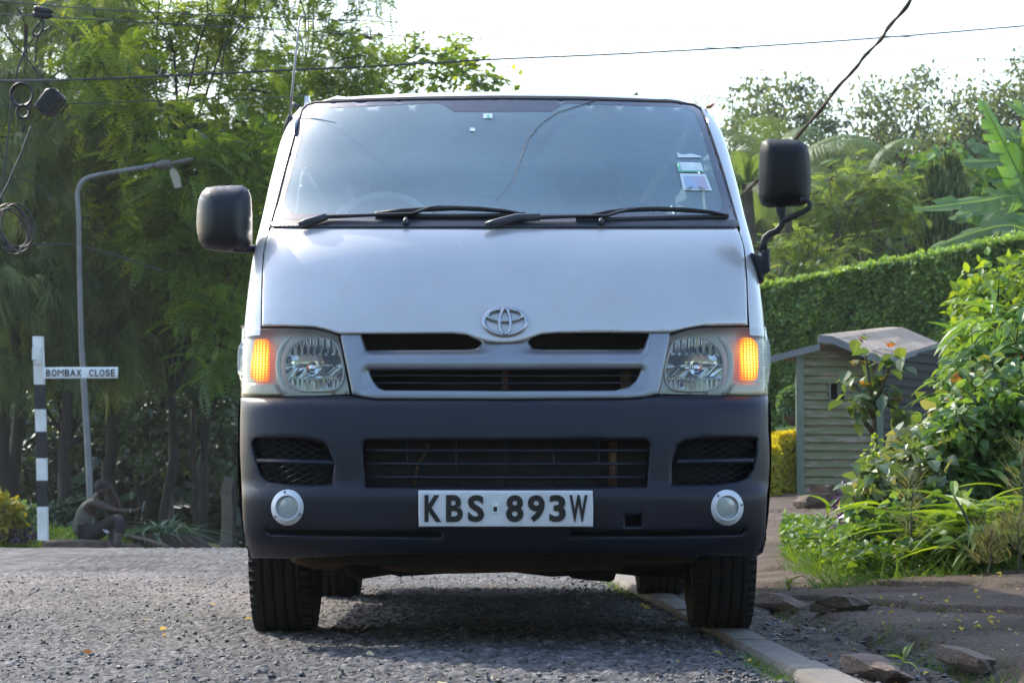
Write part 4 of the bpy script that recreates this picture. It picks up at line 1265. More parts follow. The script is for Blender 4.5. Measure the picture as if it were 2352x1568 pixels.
def tpl_frond(pairs=9, ll=.26, lw=.055, droop=.35, start=.12):
    """feather leaf: leaflets in pairs along a bending stalk"""
    V = []; F = []
    for i in range(pairs):
        a = start + (1 - start) * i / (pairs - 1); z0 = -droop * a * a; y0 = a * (1 - .12 * droop * a)
        L_ = ll * math.sin(math.pi * (.18 + .74 * i / (pairs - 1)))
        for s in (-1, 1):
            b = len(V); d = np.array((s * .88, .42, -.10)); q = np.array((-s * .42, .88, 0)) * lw; p = np.array((0, y0, z0))
            V += [p, p + d * L_ * .5 + q, p + d * L_, p + d * L_ * .5 - q]; F.append((b, b + 1, b + 2, b + 3))
    b = len(V); V += [(-.008, 0, 0), (.008, 0, 0), (.004, .9, -droop * .85), (-.004, .9, -droop * .85)]; F.append((b, b + 1, b + 2, b + 3))
    return np.array(V, float), np.array(F)


def tpl_needles(k=12, seed=1, droop=.5, w=.010):
    """tuft of thin drooping threads"""
    rs = np.random.RandomState(seed); V = []; F = []
    for i in range(k):
        a = rs.uniform(-.55, .55); o = rs.uniform(0, .45); l = rs.uniform(.4, .8); d = np.array((math.sin(a), math.cos(a) * .8, rs.uniform(-.2, .25)))
        p = np.array((0, o, -.1 * o)); m = p + d * l * .5 + (0, 0, -droop * .2); e = p + d * l + (0, 0, -droop * (.5 + .6 * rs.rand()))
        b = len(V); V += [p + (-w, 0, 0), p + (w, 0, 0), m + (w, 0, 0), m + (-w, 0, 0), e + (w * .4, 0, 0), e + (-w * .4, 0, 0)]; F += [(b, b + 1, b + 2, b + 3), (b + 3, b + 2, b + 4, b + 5)]
    return np.array(V), np.array(F)


OVAL = lambda a: .30 * math.sin(math.pi * min(1, a ** .8 * .98 + .02)) ** .8 + .004
LANCE = lambda a: .10 * math.sin(math.pi * (a ** .75 * .97 + .02)) + .004
HEART = lambda a: .40 * math.sin(math.pi * (a ** .6 * .97 + .02)) ** .9 + .004
T_OVAL, T_LANCE, T_HEART = tpl_blade(3, OVAL, .18, .3), tpl_blade(5, LANCE, .45, .35), tpl_blade(3, HEART, .25, .25)
T_LONG = tpl_blade(6, lambda a: .075 * math.sin(math.pi * (a ** .6 * .97 + .02)) + .004, .55, .45)
T_QUAD, T_FROND, T_FRONDS = tpl_quad(), tpl_frond(), tpl_frond(7, .30, .075, .3)
T_NEEDLE = tpl_needles(22, 1, .55, .0055)
T_SMALL = tpl_quad(.36, .1)
T_GRASS = tpl_blade(3, lambda a: .02 * (1 - a) + .002, .5, .3)


class Leaves:
    def __init__(s): s.V = []; s.F = []; s.R = []; s.n = 0

    def add(s, tpl, pos, d, up, size, rnd, roll=0.0):
        TV, TF = tpl; pos = np.asarray(pos, float); n = len(pos)
        if not n: return s
        d = np.asarray(d, float); d = d / np.maximum(np.linalg.norm(d, axis=1)[:, None], 1e-9)
        up = np.asarray(up, float) + 1e-4 * RS.normal(size=(n, 3)); x = np.cross(d, up); x /= np.maximum(np.linalg.norm(x, axis=1)[:, None], 1e-9); z = np.cross(x, d)
        size = np.broadcast_to(np.asarray(size, float), (n,))
        W = pos[:, None] + size[:, None, None] * (TV[None, :, 0:1] * x[:, None] + TV[None, :, 1:2] * d[:, None] + TV[None, :, 2:3] * z[:, None])
        k = len(TV); F = (TF[None] + (np.arange(n) * k)[:, None, None]).reshape(-1, TF.shape[1]) + s.n
        s.V.append(W.reshape(-1, 3)); s.F.append(F); s.R.append(np.repeat(np.broadcast_to(rnd, (n,)), k)); s.n += n * k
        return s

    def build(s, name, m, parent=None, loc=None):
        V = np.concatenate(s.V); R = np.concatenate(s.R)
        loops = np.concatenate([f.ravel() for f in s.F]); tot = np.concatenate([np.full(len(f), f.shape[1]) for f in s.F]); st = np.concatenate([[0], np.cumsum(tot)[:-1]])
        return link_mesh(name, mesh_from_arrays(name, V, loops, st, tot, False, R), m, parent, loc)


def rdir(n, flat=1.0, bias=(0, 0, 0)):
    d = RS.normal(size=(n, 3)); d[:, 2] *= flat; d /= np.linalg.norm(d, axis=1)[:, None]
    return d + np.array(bias)


def bend(a, b, sag=0.0, n=5, jit=.05):
    a = np.array(a, float); b = np.array(b, float); L_ = np.linalg.norm(b - a); o = []
    for i in range(n + 1):
        t = i / n; p = a + (b - a) * t; p[2] += sag * L_ * math.sin(math.pi * t)
        if 0 < i < n: p = p + RS.normal(size=3) * jit * L_ * .5
        o.append(p)
    return o


def in_poly(poly, n, seed):
    rs = np.random.RandomState(seed); poly = np.asarray(poly, float); lo, hi = poly.min(0), poly.max(0); out = []
    best = np.zeros((0, 2))
    while len(best) < n:       # best-candidate sampling: even but irregular
        c = rs.uniform(lo, hi, (40, 2)); c = c[inside(c, poly)]
        if not len(c): continue
        if not len(best): best = c[:1]; continue
        d = np.min(np.linalg.norm(c[:, None] - best[None], axis=2), axis=1); best = np.vstack([best, c[np.argmax(d)]])
    return best


def tree(name, label, cat, base, clumps, tpl, lm, bm_, trunk_r=.18, twigs=10, per=12, size=(.35, .55), spread=.45, flat=.35, droop=-.15, up_bias=.0, group=None, fork=.45, lean=None, limbs=True, rndr=(0, 1), rest=None, twig_r=.006, upn=1.0):
    """clumps: list of (centre xyz, radii xyz). Trunk, limbs to every clump, twigs, leaves round the twig ends."""
    base = np.array(base, float); root = empty(name, base, label, cat, group)
    C_ = np.array([c for c, r in clumps]); mid = C_.mean(0)
    top = np.array(lean, float) if lean is not None else np.array((mid[0] * .6 + base[0] * .4, mid[1] * .6 + base[1] * .4, base[2] + (C_[:, 2].max() - base[2]) * .72))
    tk = MB(); spine = bend(base - np.array((0, 0, .3)), top, 0, 9, .014)
    k = len(spine); tk.tube(spine, [trunk_r * .6 * (1.25 if i == 0 else 1) * (1 - .75 * i / (k - 1)) for i in range(k)], 9)
    sp_ = np.array(spine); lv = Leaves()
    for c, r in clumps:
        c = np.array(c, float); r = np.array(r, float)
        cand = [i for i in range(k) if sp_[i, 2] < c[2] + .3 and i >= k * fork * .6]
        i = (cand[-1] if RS.rand() < .5 else random.choice(cand)) if cand else int(k * fork)
        a = sp_[i]; rr = trunk_r * (1 - .75 * i / (k - 1)) * .34
        if limbs:
            lb = bend(a, c, .10, 5, .06); tk.tube(lb, [max(.012, rr * (1 - .8 * q / 5)) for q in range(6)], 6)
        T = rdir(twigs) ; T *= (RS.rand(twigs, 1) ** .45) * r; T[:, 2] *= 1
        for t in T:
            e = c + t
            if limbs: tk.tube(bend(c, e, .08, 3, .08), [twig_r * 2.2, twig_r * 1.6, twig_r, twig_r * .5], 4, cap=False)
        n = twigs * per
        E = np.repeat(c + T, per, 0); off = rdir(n, .7) * (RS.rand(n, 1) ** .5) * spread
        pos = E + off
        d = rdir(n, flat) + .8 * off / spread + np.array((0, 0, droop))
        tone = np.clip(RS.uniform(*rndr, n) * .7 + .3 * np.repeat(RS.rand(twigs), per), 0, 1)
        un = np.array((0, 0, 1.)) * upn + rdir(n) * (.35 if upn else 1)
        lv.add(tpl, pos, d, un, RS.uniform(size[0], size[1], n) * (1 if tpl is not T_FROND else RS.choice([.55, .8, 1, 1.15], n)), tone)
        if tpl is T_FROND:      # young sprays and loose leaflets among the big fronds
            k_ = RS.rand(n) < .5; q_ = pos[k_] + rdir(k_.sum()) * .18; lv.add(T_FRONDS, q_, rdir(k_.sum(), .8) + np.array((0, 0, .1)), un[k_], RS.uniform(.10, .24, k_.sum()), np.clip(tone[k_] + .15, 0, 1))
    tk.build('trunk', bm_, root, fix=False)
    lv.build('crown', lm, root)
    return root


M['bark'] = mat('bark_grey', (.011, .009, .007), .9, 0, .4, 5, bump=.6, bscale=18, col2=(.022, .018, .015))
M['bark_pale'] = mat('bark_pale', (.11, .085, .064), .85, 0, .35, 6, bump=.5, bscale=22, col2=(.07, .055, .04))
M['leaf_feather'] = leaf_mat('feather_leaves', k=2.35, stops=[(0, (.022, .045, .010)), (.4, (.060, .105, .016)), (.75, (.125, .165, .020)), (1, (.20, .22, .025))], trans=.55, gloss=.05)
M['leaf_needle'] = leaf_mat('needle_leaves', k=1.9, stops=[(0, (.015, .028, .012)), (.5, (.045, .075, .03)), (1, (.13, .16, .06))], trans=.35, gloss=.05)
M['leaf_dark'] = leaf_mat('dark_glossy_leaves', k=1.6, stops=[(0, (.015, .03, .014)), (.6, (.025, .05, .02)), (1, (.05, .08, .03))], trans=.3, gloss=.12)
M['leaf_grey'] = leaf_mat('grey_green_leaves', k=1.7, stops=[(0, (.055, .08, .05)), (.5, (.085, .115, .065)), (1, (.14, .16, .09))], trans=.4, gloss=.10)
M['leaf_mid'] = leaf_mat('mid_green_leaves', k=1.8, stops=[(0, (.035, .075, .02)), (.5, (.06, .12, .03)), (1, (.12, .19, .04))], trans=.45, gloss=.09)
M['leaf_hedge'] = leaf_mat('hedge_leaves', k=2.9, stops=[(0, (.020, .042, .010)), (.45, (.052, .098, .018)), (1, (.13, .185, .035))], trans=.4, gloss=.11, rough=.4)
M['leaf_lime'] = leaf_mat('lime_leaves', k=1.35, stops=[(0, (.07, .13, .02)), (.5, (.12, .20, .025)), (1, (.22, .28, .03))], trans=.5, gloss=.07)
M['leaf_yellow'] = leaf_mat('golden_leaves', k=0.9, stops=[(0, (.10, .13, .012)), (.5, (.28, .27, .012)), (1, (.50, .42, .02))], trans=.45, gloss=.06)
M['leaf_palm'] = leaf_mat('palm_leaves', k=1.6, stops=[(0, (.05, .09, .035)), (1, (.11, .16, .06))], trans=.45, gloss=.08)
M['leaf_red'] = leaf_mat('reddish_tip_leaves', k=1.4, stops=[(0, (.045, .085, .03)), (.55, (.07, .12, .04)), (.8, (.12, .15, .03)), (.94, (.20, .11, .025)), (1, (.28, .07, .02))], trans=.45, gloss=.10)
M['leaf_purple'] = leaf_mat('purple_leaves', [(0, (.025, .008, .035)), (1, (.09, .03, .13))], .35, .08, (1.1, .7, 1.1))
M['leaf_plum'] = leaf_mat('coppery_leaves', k=1.6, stops=[(0, (.045, .085, .028)), (.5, (.085, .125, .045)), (.8, (.15, .15, .075)), (1, (.20, .14, .09))], trans=.45, gloss=.13)
M['leaf_grass'] = leaf_mat('grass_blades', k=.95, stops=[(0, (.05, .12, .015)), (.6, (.09, .19, .02)), (1, (.2, .27, .04))], trans=.5, gloss=.05)
M['leaf_banana'] = leaf_mat('banana_leaves', k=1.15, stops=[(0, (.05, .12, .03)), (.6, (.08, .17, .035)), (1, (.15, .23, .04))], trans=.5, gloss=.10, tint=(1.2, 1.25, .4))
M['leaf_weed'] = leaf_mat('dry_weed', [(0, (.10, .13, .06)), (1, (.26, .24, .13))], .4, .04)
M['leaf_soft'] = leaf_mat('soft_feather_leaves', k=2.0, stops=[(0, (.035, .068, .024)), (.55, (.08, .125, .040)), (.93, (.135, .175, .055)), (1, (.22, .20, .04))], trans=.5, gloss=.05)
M['leaf_turf_lit'] = leaf_mat('sunlit_bank_grass', k=1.6, stops=[(0, (.05, .11, .015)), (.6, (.09, .17, .02)), (1, (.2, .25, .04))], trans=.5, gloss=.04)  # brighter copy of the grass colour, with sunlight put into its tone
M['litter'] = leaf_mat('dry_litter', k=1, stops=[(0, (.04, .022, .012)), (.6, (.12, .07, .035)), (1, (.26, .17, .07))], trans=.2, gloss=.02)
M['leaf_gold'] = leaf_mat('golden_hedge_leaves', k=1.3, stops=[(0, (.10, .13, .012)), (.4, (.28, .27, .012)), (1, (.55, .45, .02))], trans=.5, gloss=.04)
# ================================================================== LEFT: TREES, LAMP, SIGN, MAN
def clumps_px(poly, n, Yr, rpx, seed, flat=.8):
    out = []; rs = np.random.RandomState(seed + 500)
    for x, y in in_poly(poly, n, seed):
        Y = rs.uniform(*Yr); r = rpx * rs.uniform(.75, 1.3) * Y / FPX
        out.append((P(x, y, Y), (r, r * 1.1, r * flat)))
    return out


def gz(px, Y): x = ray(px, 1106)[0] * Y; return np.array((x, Y, float(hz(x, Y))))


FEA = dict(tpl=T_FROND, lm=M['leaf_feather'], bm_=M['bark'])
tree('feathery_tree', 'tall feathery tree with bright yellow-green sprays rising behind the street lamp', 'tree', gz(395, 38),
     clumps_px([(180, -120), (560, -120), (600, 150), (640, 420), (560, 640), (420, 700), (260, 560), (180, 300)], 34, (35, 41), 78, 1), trunk_r=.14, twigs=9, per=13, size=(.34, .6), spread=.5, lean=P(400, 120, 38), **FEA)
tree('feathery_tree', 'open feathery tree with dark forking limbs against the sky, right behind the aerial', 'tree', gz(560, 42),
     clumps_px([(520, -90), (850, -110), (880, 60), (860, 190), (760, 260), (690, 330), (640, 420), (560, 300)], 20, (40, 44), 66, 2), trunk_r=.11, twigs=10, per=12, size=(.3, .5), spread=.45, lean=P(700, 160, 42), **FEA)
tree('leaning_tree', 'airy small-leaved tree whose last boughs hang against white sky above the van roof', 'tree', gz(600, 46),
     clumps_px([(860, 150), (960, 110), (1060, 105), (1150, 175), (1140, 205), (1020, 200), (880, 215)], 11, (45, 47), 34, 3, .6) + clumps_px([(700, 180), (880, 200), (880, 330), (640, 330)], 8, (45, 47), 50, 4), T_SMALL, M['leaf_feather'], M['bark'],
     trunk_r=.16, twigs=9, per=16, size=(.10, .2), spread=.3, lean=P(800, 210, 46))
tree('feathery_tree', 'low feathery boughs hanging beside the left mirror of the van', 'tree', gz(470, 37),
     clumps_px([(330, 380), (640, 330), (600, 520), (560, 700), (545, 860), (470, 760), (400, 640)], 17, (35, 38.5), 66, 5), trunk_r=.14, twigs=8, per=13, size=(.32, .52), spread=.45, lean=P(480, 560, 37), rndr=(0, .5), **FEA)
tree('feathery_tree', 'bright feathery tree top at the upper left corner behind the needle-leaved tree', 'tree', gz(90, 43),
     clumps_px([(-100, -120), (330, -120), (360, 120), (200, 330), (-100, 330)], 20, (41, 45), 78, 77), trunk_r=.14, twigs=9, per=12, size=(.34, .6), spread=.5, lean=P(120, 60, 43), **FEA)
NEE = dict(tpl=T_NEEDLE, lm=M['leaf_needle'], bm_=M['bark'])
tree('casuarina_tree', 'grey-green needle-leaved tree with drooping wispy branches at the left edge, above the sign', 'tree', gz(30, 37),
     clumps_px([(-120, -60), (150, -60), (330, 120), (330, 330), (180, 480), (150, 620), (-120, 650)], 17, (35, 39), 70, 6), trunk_r=.2, twigs=9, per=13, size=(.4, .75), spread=.55, flat=.5, droop=-.5, lean=P(60, 60, 37), **NEE)
tree('casuarina_tree', 'drooping needle-leaved bough tree between the striped sign post and the street lamp', 'tree', gz(120, 39),
     clumps_px([(-60, 560), (200, 560), (420, 640), (440, 760), (330, 830), (100, 820), (-60, 900)], 19, (36, 40.5), 66, 7, .6), trunk_r=.15, twigs=9, per=13, size=(.4, .75), spread=.5, flat=.5, droop=-.6, lean=P(200, 640, 39), **NEE)
DK = dict(tpl=T_OVAL, lm=M['leaf_dark'], bm_=M['bark'])
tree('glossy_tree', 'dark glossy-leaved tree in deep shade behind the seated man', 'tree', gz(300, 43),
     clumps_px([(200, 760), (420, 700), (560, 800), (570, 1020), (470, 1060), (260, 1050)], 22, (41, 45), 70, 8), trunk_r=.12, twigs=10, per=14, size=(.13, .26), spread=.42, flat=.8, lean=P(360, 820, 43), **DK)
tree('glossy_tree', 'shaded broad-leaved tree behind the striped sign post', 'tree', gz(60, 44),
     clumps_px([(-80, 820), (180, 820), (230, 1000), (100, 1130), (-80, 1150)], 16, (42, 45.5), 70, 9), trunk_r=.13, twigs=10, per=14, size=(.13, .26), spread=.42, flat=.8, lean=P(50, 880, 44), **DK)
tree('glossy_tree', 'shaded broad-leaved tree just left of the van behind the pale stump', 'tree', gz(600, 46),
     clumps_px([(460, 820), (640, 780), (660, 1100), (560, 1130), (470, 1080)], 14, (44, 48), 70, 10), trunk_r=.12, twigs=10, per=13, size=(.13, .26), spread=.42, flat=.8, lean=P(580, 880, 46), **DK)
# thin trunks in the shade
for i, (px, top, r, Y, m_, lab) in enumerate((
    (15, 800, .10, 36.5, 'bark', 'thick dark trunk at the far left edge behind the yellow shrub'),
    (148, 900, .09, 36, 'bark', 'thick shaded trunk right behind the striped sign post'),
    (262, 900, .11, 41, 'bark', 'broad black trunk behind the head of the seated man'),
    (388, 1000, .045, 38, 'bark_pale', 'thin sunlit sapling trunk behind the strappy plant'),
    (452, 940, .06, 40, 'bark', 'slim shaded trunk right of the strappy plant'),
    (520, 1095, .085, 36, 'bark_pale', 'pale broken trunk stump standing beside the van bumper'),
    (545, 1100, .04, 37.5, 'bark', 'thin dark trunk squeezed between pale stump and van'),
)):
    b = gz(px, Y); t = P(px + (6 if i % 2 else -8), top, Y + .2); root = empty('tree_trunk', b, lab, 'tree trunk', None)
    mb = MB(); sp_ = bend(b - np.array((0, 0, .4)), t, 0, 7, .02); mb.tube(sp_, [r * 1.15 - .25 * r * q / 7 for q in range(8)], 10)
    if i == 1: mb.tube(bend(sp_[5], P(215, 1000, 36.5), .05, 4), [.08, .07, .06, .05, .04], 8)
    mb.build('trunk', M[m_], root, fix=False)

# far wood behind everything on the left: reads as one dark mass
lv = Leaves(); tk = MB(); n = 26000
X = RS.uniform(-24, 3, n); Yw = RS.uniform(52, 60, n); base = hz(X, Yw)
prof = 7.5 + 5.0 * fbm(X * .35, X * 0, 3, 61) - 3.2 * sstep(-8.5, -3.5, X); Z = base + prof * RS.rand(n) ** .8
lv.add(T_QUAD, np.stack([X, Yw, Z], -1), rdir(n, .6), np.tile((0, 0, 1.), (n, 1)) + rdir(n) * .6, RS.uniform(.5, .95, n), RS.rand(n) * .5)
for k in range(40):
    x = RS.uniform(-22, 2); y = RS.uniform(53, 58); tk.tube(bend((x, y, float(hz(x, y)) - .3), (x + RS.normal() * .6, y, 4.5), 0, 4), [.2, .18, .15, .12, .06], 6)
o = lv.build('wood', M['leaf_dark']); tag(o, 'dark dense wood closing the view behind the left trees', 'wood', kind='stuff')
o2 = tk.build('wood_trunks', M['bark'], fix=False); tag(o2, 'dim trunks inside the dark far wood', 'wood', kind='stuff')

# ---- grass bank, kerb, planter
YB = 33.0
def bank_z(X, Y): return hz(X, Y) + .16 * sstep(0, .25, Y - 32.3) + .20 * sstep(.15, 1.3, Y - 32.3) - .05 - .16 * sstep(-5.6, -5.0, X) * sstep(32.4, 33.0, Y) - .12 * sstep(-5.2, -4.6, X) + .04 * (fbm(X * 2, Y * 2, 3, 70) - .5)
M['turf'] = mat('turf', (.045, .085, .02), .9, 0, .4, 6, col2=(.075, .10, .03))
grid_mesh('grass_bank', np.linspace(-14, -4.55, 60), np.linspace(32.2, 46, 60), bank_z, M['turf'])
lv = Leaves(); n = 16000; X = RS.uniform(-8.2, -4.6, n); Yg = 32.35 + 4.5 * RS.rand(n) ** 1.6
keep = (vnoise(X * 1.5, Yg * 1.5, 9) > .25); X, Yg = X[keep], Yg[keep]; n = len(X)
lv.add(T_GRASS, np.stack([X, Yg, bank_z(X, Yg) - .01], -1), rdir(n, .4, (0, 0, 1.1)), rdir(n), RS.uniform(.06, .15, n) * (1 + .5 * (X < -6.4)), RS.rand(n))
n2 = 9000; X2 = RS.uniform(-8.2, -4.4, n2); Y2 = 32.4 + 3 * RS.rand(n2)
lv.add(T_SMALL, np.stack([X2, Y2, bank_z(X2, Y2) + .08 * RS.rand(n2)], -1), rdir(n2, .5), np.tile((0, 0, 1.), (n2, 1)), RS.uniform(.03, .07, n2), RS.rand(n2))
tag(lv.build('grass', M['leaf_turf_lit']), 'sunlit grass and ground cover on the bank', 'grass', kind='stuff')
M['kerb_old'] = mat('old_kerb', (.06, .042, .032), .9, 0, .35, 6, bump=.5, bscale=20, col2=(.13, .10, .08), detail=8)
for (xa, ya), (xb, yb), h in (((95, 1241), (165, 1238), .2), ((166, 1238), (243, 1241), .2), ((244, 1241), (320, 1251), .18)):
    a = P(xa, ya, 32.2); b = P(xb, yb, 32.2); mb = MB(); k = 8; V = []
    for i in range(k + 1):
        p = a + (b - a) * i / k; j = RS.normal(size=6) * .006
        V += [p + (0, -.0, -.35), p + (j[0], 0, -.03), p + (0, .03, j[1]), p + (0, .13, j[2]), p + (0, .16, -.03), p + (0, .16, -.35)]
    mb.add(V, [(6 * i + q, 6 * i + q + 1, 6 * i + q + 7, 6 * i + q + 6) for i in range(k) for q in range(5)]); mb.add(V[:6], [tuple(range(6))]); mb.add(V[-6:], [tuple(range(6))])
    tag(mb.build('kerb_stone', M['kerb_old'], None, (a + b) / 2 - np.array((0, 0, .3)), auto=40), 'old brown kerb stone edging the grass bank where the man sits', 'kerb stone', 'old kerb stones along the grass bank')
M['planter'] = mat('planter_wall', (.035, .022, .018), .85, 0, .3, 8, bump=.4, bscale=25, col2=(.06, .036, .028))
mb = MB(); front = PL([(295, 1229), (360, 1228), (422, 1228), (436, 1236), (462, 1262), (462, 1290), (295, 1290)], 33.3)
back_ = [p + np.array((0, 1.2, 0)) for p in front]; k = len(front)
mb.add(front + back_, [tuple(range(k)), tuple(range(2 * k - 1, k - 1, -1))] + [(i, (i + 1) % k, k + (i + 1) % k, k + i) for i in range(k)], False)
o = mb.build('planter', M['planter'], None, front[0] - np.array((0, 0, .5))); tag(o, 'low dark brick planter with sloping end under the strappy plant', 'planter'); md = o.modifiers.new('b', 'BEVEL'); md.width = .02; md.segments = 2
mb = MB(); mb.tube([P(262, 1228, 33.6), P(300, 1231, 33.4), P(340, 1240, 33), P(372, 1250, 32.6), P(384, 1256, 32.4)], [.05] * 5, 8, flat=.5)
tag(mb.build('kerb_stone', M['kerb_old'], None, P(320, 1250, 33)), 'thin curved pale edging between the grass and the dark planter', 'kerb stone')
# strappy plant
root = empty('strappy_plant', P(375, 1228, 33.8), 'strappy arching plant with pale shining leaves growing in the dark planter', 'plant')
lv = Leaves(); n = 150; b = P(375, 1230, 33.8); pos = b + RS.normal(size=(n, 3)) * (.16, .15, .02); d = rdir(n, .3, (0, 0, .75)); d[:, 0] *= 1.3
lv.add(tpl_blade(7, lambda a: .035 * math.sin(math.pi * (a ** .5 * .97 + .02)) + .002, .75, .4), pos, d, np.tile((0, 0, 1.), (n, 1)), RS.uniform(.5, .8, n), RS.rand(n))
M['leaf_strap'] = leaf_mat('strap_leaves', k=2.0, stops=[(0, (.04, .07, .04)), (.7, (.08, .12, .07)), (1, (.22, .26, .2))], trans=.3, gloss=.3, rough=.3); lv.build('leaves', M['leaf_strap'], root)
# golden shrub, flowers, blue-green bush
def leafy_bush(name, label, cat, c, r, n, tpl, lm, size, group=None, stems=14, shell=.35, flat=.7, up=.3, noise=.35, seed=0, base_z=None, upn=.7):
    c = np.array(c, float); r = np.array(r, float); b = np.array((c[0], c[1], base_z if base_z is not None else c[2] - r[2]))
    root = empty(name, b, label, cat, group); u = rdir(n); rad = (shell + (1 - shell) * RS.rand(n) ** .6)
    lump = 1 + noise * (fbm(u[:, 0] * 3 + seed, u[:, 2] * 3 + u[:, 1] * 2, 3, seed) - .45) * 2
    pos = c + u * (rad * lump)[:, None] * r; pos[:, 2] = np.maximum(pos[:, 2], b[2] + .02)
    lv = Leaves(); lv.add(tpl, pos, rdir(n, flat) + u * .6 + np.array((0, 0, up - .3)), np.array((0, 0, upn)) + rdir(n) * .5 + u * .4, RS.uniform(size[0], size[1], n), np.clip(RS.rand(n) * .75 + .25 * fbm(pos[:, 0] * 4, pos[:, 2] * 4, 2, seed), 0, 1))
    lv.build('leaves', lm, root); st = MB()
    for k in range(stems):
        uu = rdir(1)[0]; uu[2] = abs(uu[2]); st.tube(bend(b + RS.normal(size=3) * (.06, .06, 0), c + uu * r * .8, .05, 4), [.014, .012, .009, .006, .003], 5, cap=False)
    st.build('stems', M['bark'], root, fix=False)
    return root


leafy_bush('golden_shrub', 'bright yellow-green shrub at the far left edge of the grass bank', 'shrub', P(5, 1190, 32.6), (.30, .3, .32), 900, T_OVAL, M['leaf_yellow'], (.07, .13), seed=3)
leafy_bush('leafy_bush', 'small blue-green bush between the yellow shrub and the striped post', 'shrub', P(48, 1190, 33.4), (.22, .25, .22), 700, T_OVAL, M['leaf_mid'], (.06, .11), seed=4)
leafy_bush('flowering_plant', 'low plant with tiny purple flowers at the foot of the yellow shrub', 'plant', P(40, 1228, 32.5), (.34, .2, .1), 260, T_SMALL, M['leaf_purple'], (.04, .075), seed=5)
leafy_bush('leafy_bush', 'dark low undergrowth bush behind the back of the seated man', 'shrub', P(160, 1195, 35.2), (.45, .3, .3), 900, T_OVAL, M['leaf_dark'], (.08, .14), seed=6)

# ---- street name post
M['post_white'] = mat('post_white_paint', (.60, .59, .55), .7, 0, .2, 6, col2=(.76, .76, .74)); M['post_black'] = mat('post_black_paint', (.007, .007, .010), .6, 0, .3, 8)
M['sign_white'] = mat('sign_white', (.74, .76, .78), .5, 0, .08, 8)
YS = 31.0
base = P(99, 1225, YS); root = empty('street_name_post', base, 'black and white banded street name post reading BOMBAX CLOSE', 'street sign')
bands = [(87.6, 772.6), (91, 883), (93, 940), (94.4, 991), (96, 1052), (97, 1103), (98, 1163), (99, 1240)]
mb = MB(); mb.mi = 0
for i in range(7):
    a, b = P(*bands[i], YS), P(*bands[i + 1], YS); wv = 11 * YS / FPX; mb.mi = i % 2
    V = [q + np.array((sx * wv, sy * wv, 0)) for q in (a, b) for sx, sy in ((-1, -1), (1, -1), (1, 1), (-1, 1))]
    mb.add(V, [(0, 1, 5, 4), (1, 2, 6, 5), (2, 3, 7, 6), (3, 0, 4, 7)] + ([(0, 1, 2, 3)] if i == 0 else []), False)
mb.build('post', [M['post_white'], M['post_black']], root)
mb = MB(); a = P(84, 812, YS - .1); mb.box(a, (.1, .09, .16)); mb.box(a + np.array((.02, -.01, -.1)), (.07, .05, .06)); mb.build('junction_box', M['post_white'], root)
fnp = plane(YS - .10)
mb = MB(); sheet(mb, [(99.5, 843.5), (270.5, 842.5), (270, 868), (100, 869)], fnp, step=60, thick=.03, bev=1.5, bevd=.006, backface=True); sb = mb.build('name_board', M['sign_white'], root)
mb = MB(); [add_text(mb, c_, (x_, 848, x_ + w_, 864.3), plane(YS - .112), bold=0 if c_ == 'M' else .022) for c_, x_, w_ in (('B', 105.5, 10.5), ('O', 118.5, 11.5), ('M', 132.5, 14), ('B', 149, 10.5), ('A', 161, 12.5), ('X', 175, 12), ('C', 204.6, 10.5), ('L', 218, 8.5), ('O', 228.5, 11.5), ('S', 242.5, 9.5), ('E', 254.5, 9.5))]; mb.build('lettering', M['ink'], sb)

# ---- street lamp
YL = 33.8; base = gz(211, YL); M['lamp_pole'] = mat('weathered_pole', (.12, .12, .125), .6, .1, .3, 3, col2=(.22, .22, .225), detail=8); M['lamp_rust'] = mat('rusty_lamp', (.07, .055, .045), .7, .1, .35, 8, col2=(.14, .13, .125))
root = empty('street_lamp', base, 'leaning grey street lamp with a bent arm and a broken cover hanging from its head', 'street lamp')
mb = MB(); px_ = [(209, 1250), (207, 1141), (201, 1018), (194, 900), (187, 793), (183, 640), (181, 500), (177.5, 445), (183, 425), (193, 413), (207, 406), (250, 397), (300, 389), (358, 379)]
mb.tube([base - np.array((0, 0, .3))] + PL(px_, YL), [.05, .05, .048, .046, .044, .038, .034, .033, .033, .033, .032, .031, .030, .030, .030], 12); mb.build('pole', M['lamp_pole'], root, fix=False)
mb = MB(); mb.tube(PL([(357, 381), (372, 379), (392, 378), (394, 377)], YL), [.06, .085, .085, .05], 10, flat=.8); mb.tube(PL([(392, 378), (420, 371), (444, 365)], YL), [.07, .07, .045], 10, flat=.45); mb.build('lamp_head', M['lamp_rust'], root, fix=False)
mb = MB(); q = PL([(390, 386), (395, 384), (404, 392), (411, 406), (415, 430), (401, 433), (396, 416), (390, 398)], YL); q2 = [p + np.array((0, .12, .01)) for p in q]; k = len(q)
mb.add(q + q2, [tuple(range(k)), tuple(range(2 * k - 1, k - 1, -1))] + [(i, (i + 1) % k, k + (i + 1) % k, k + i) for i in range(k)], False)
M['lamp_cover_old'] = mat('hanging_cover', (.30, .275, .21), .5, 0, .15, 6); mb.build('hanging_cover', M['lamp_cover_old'], root)

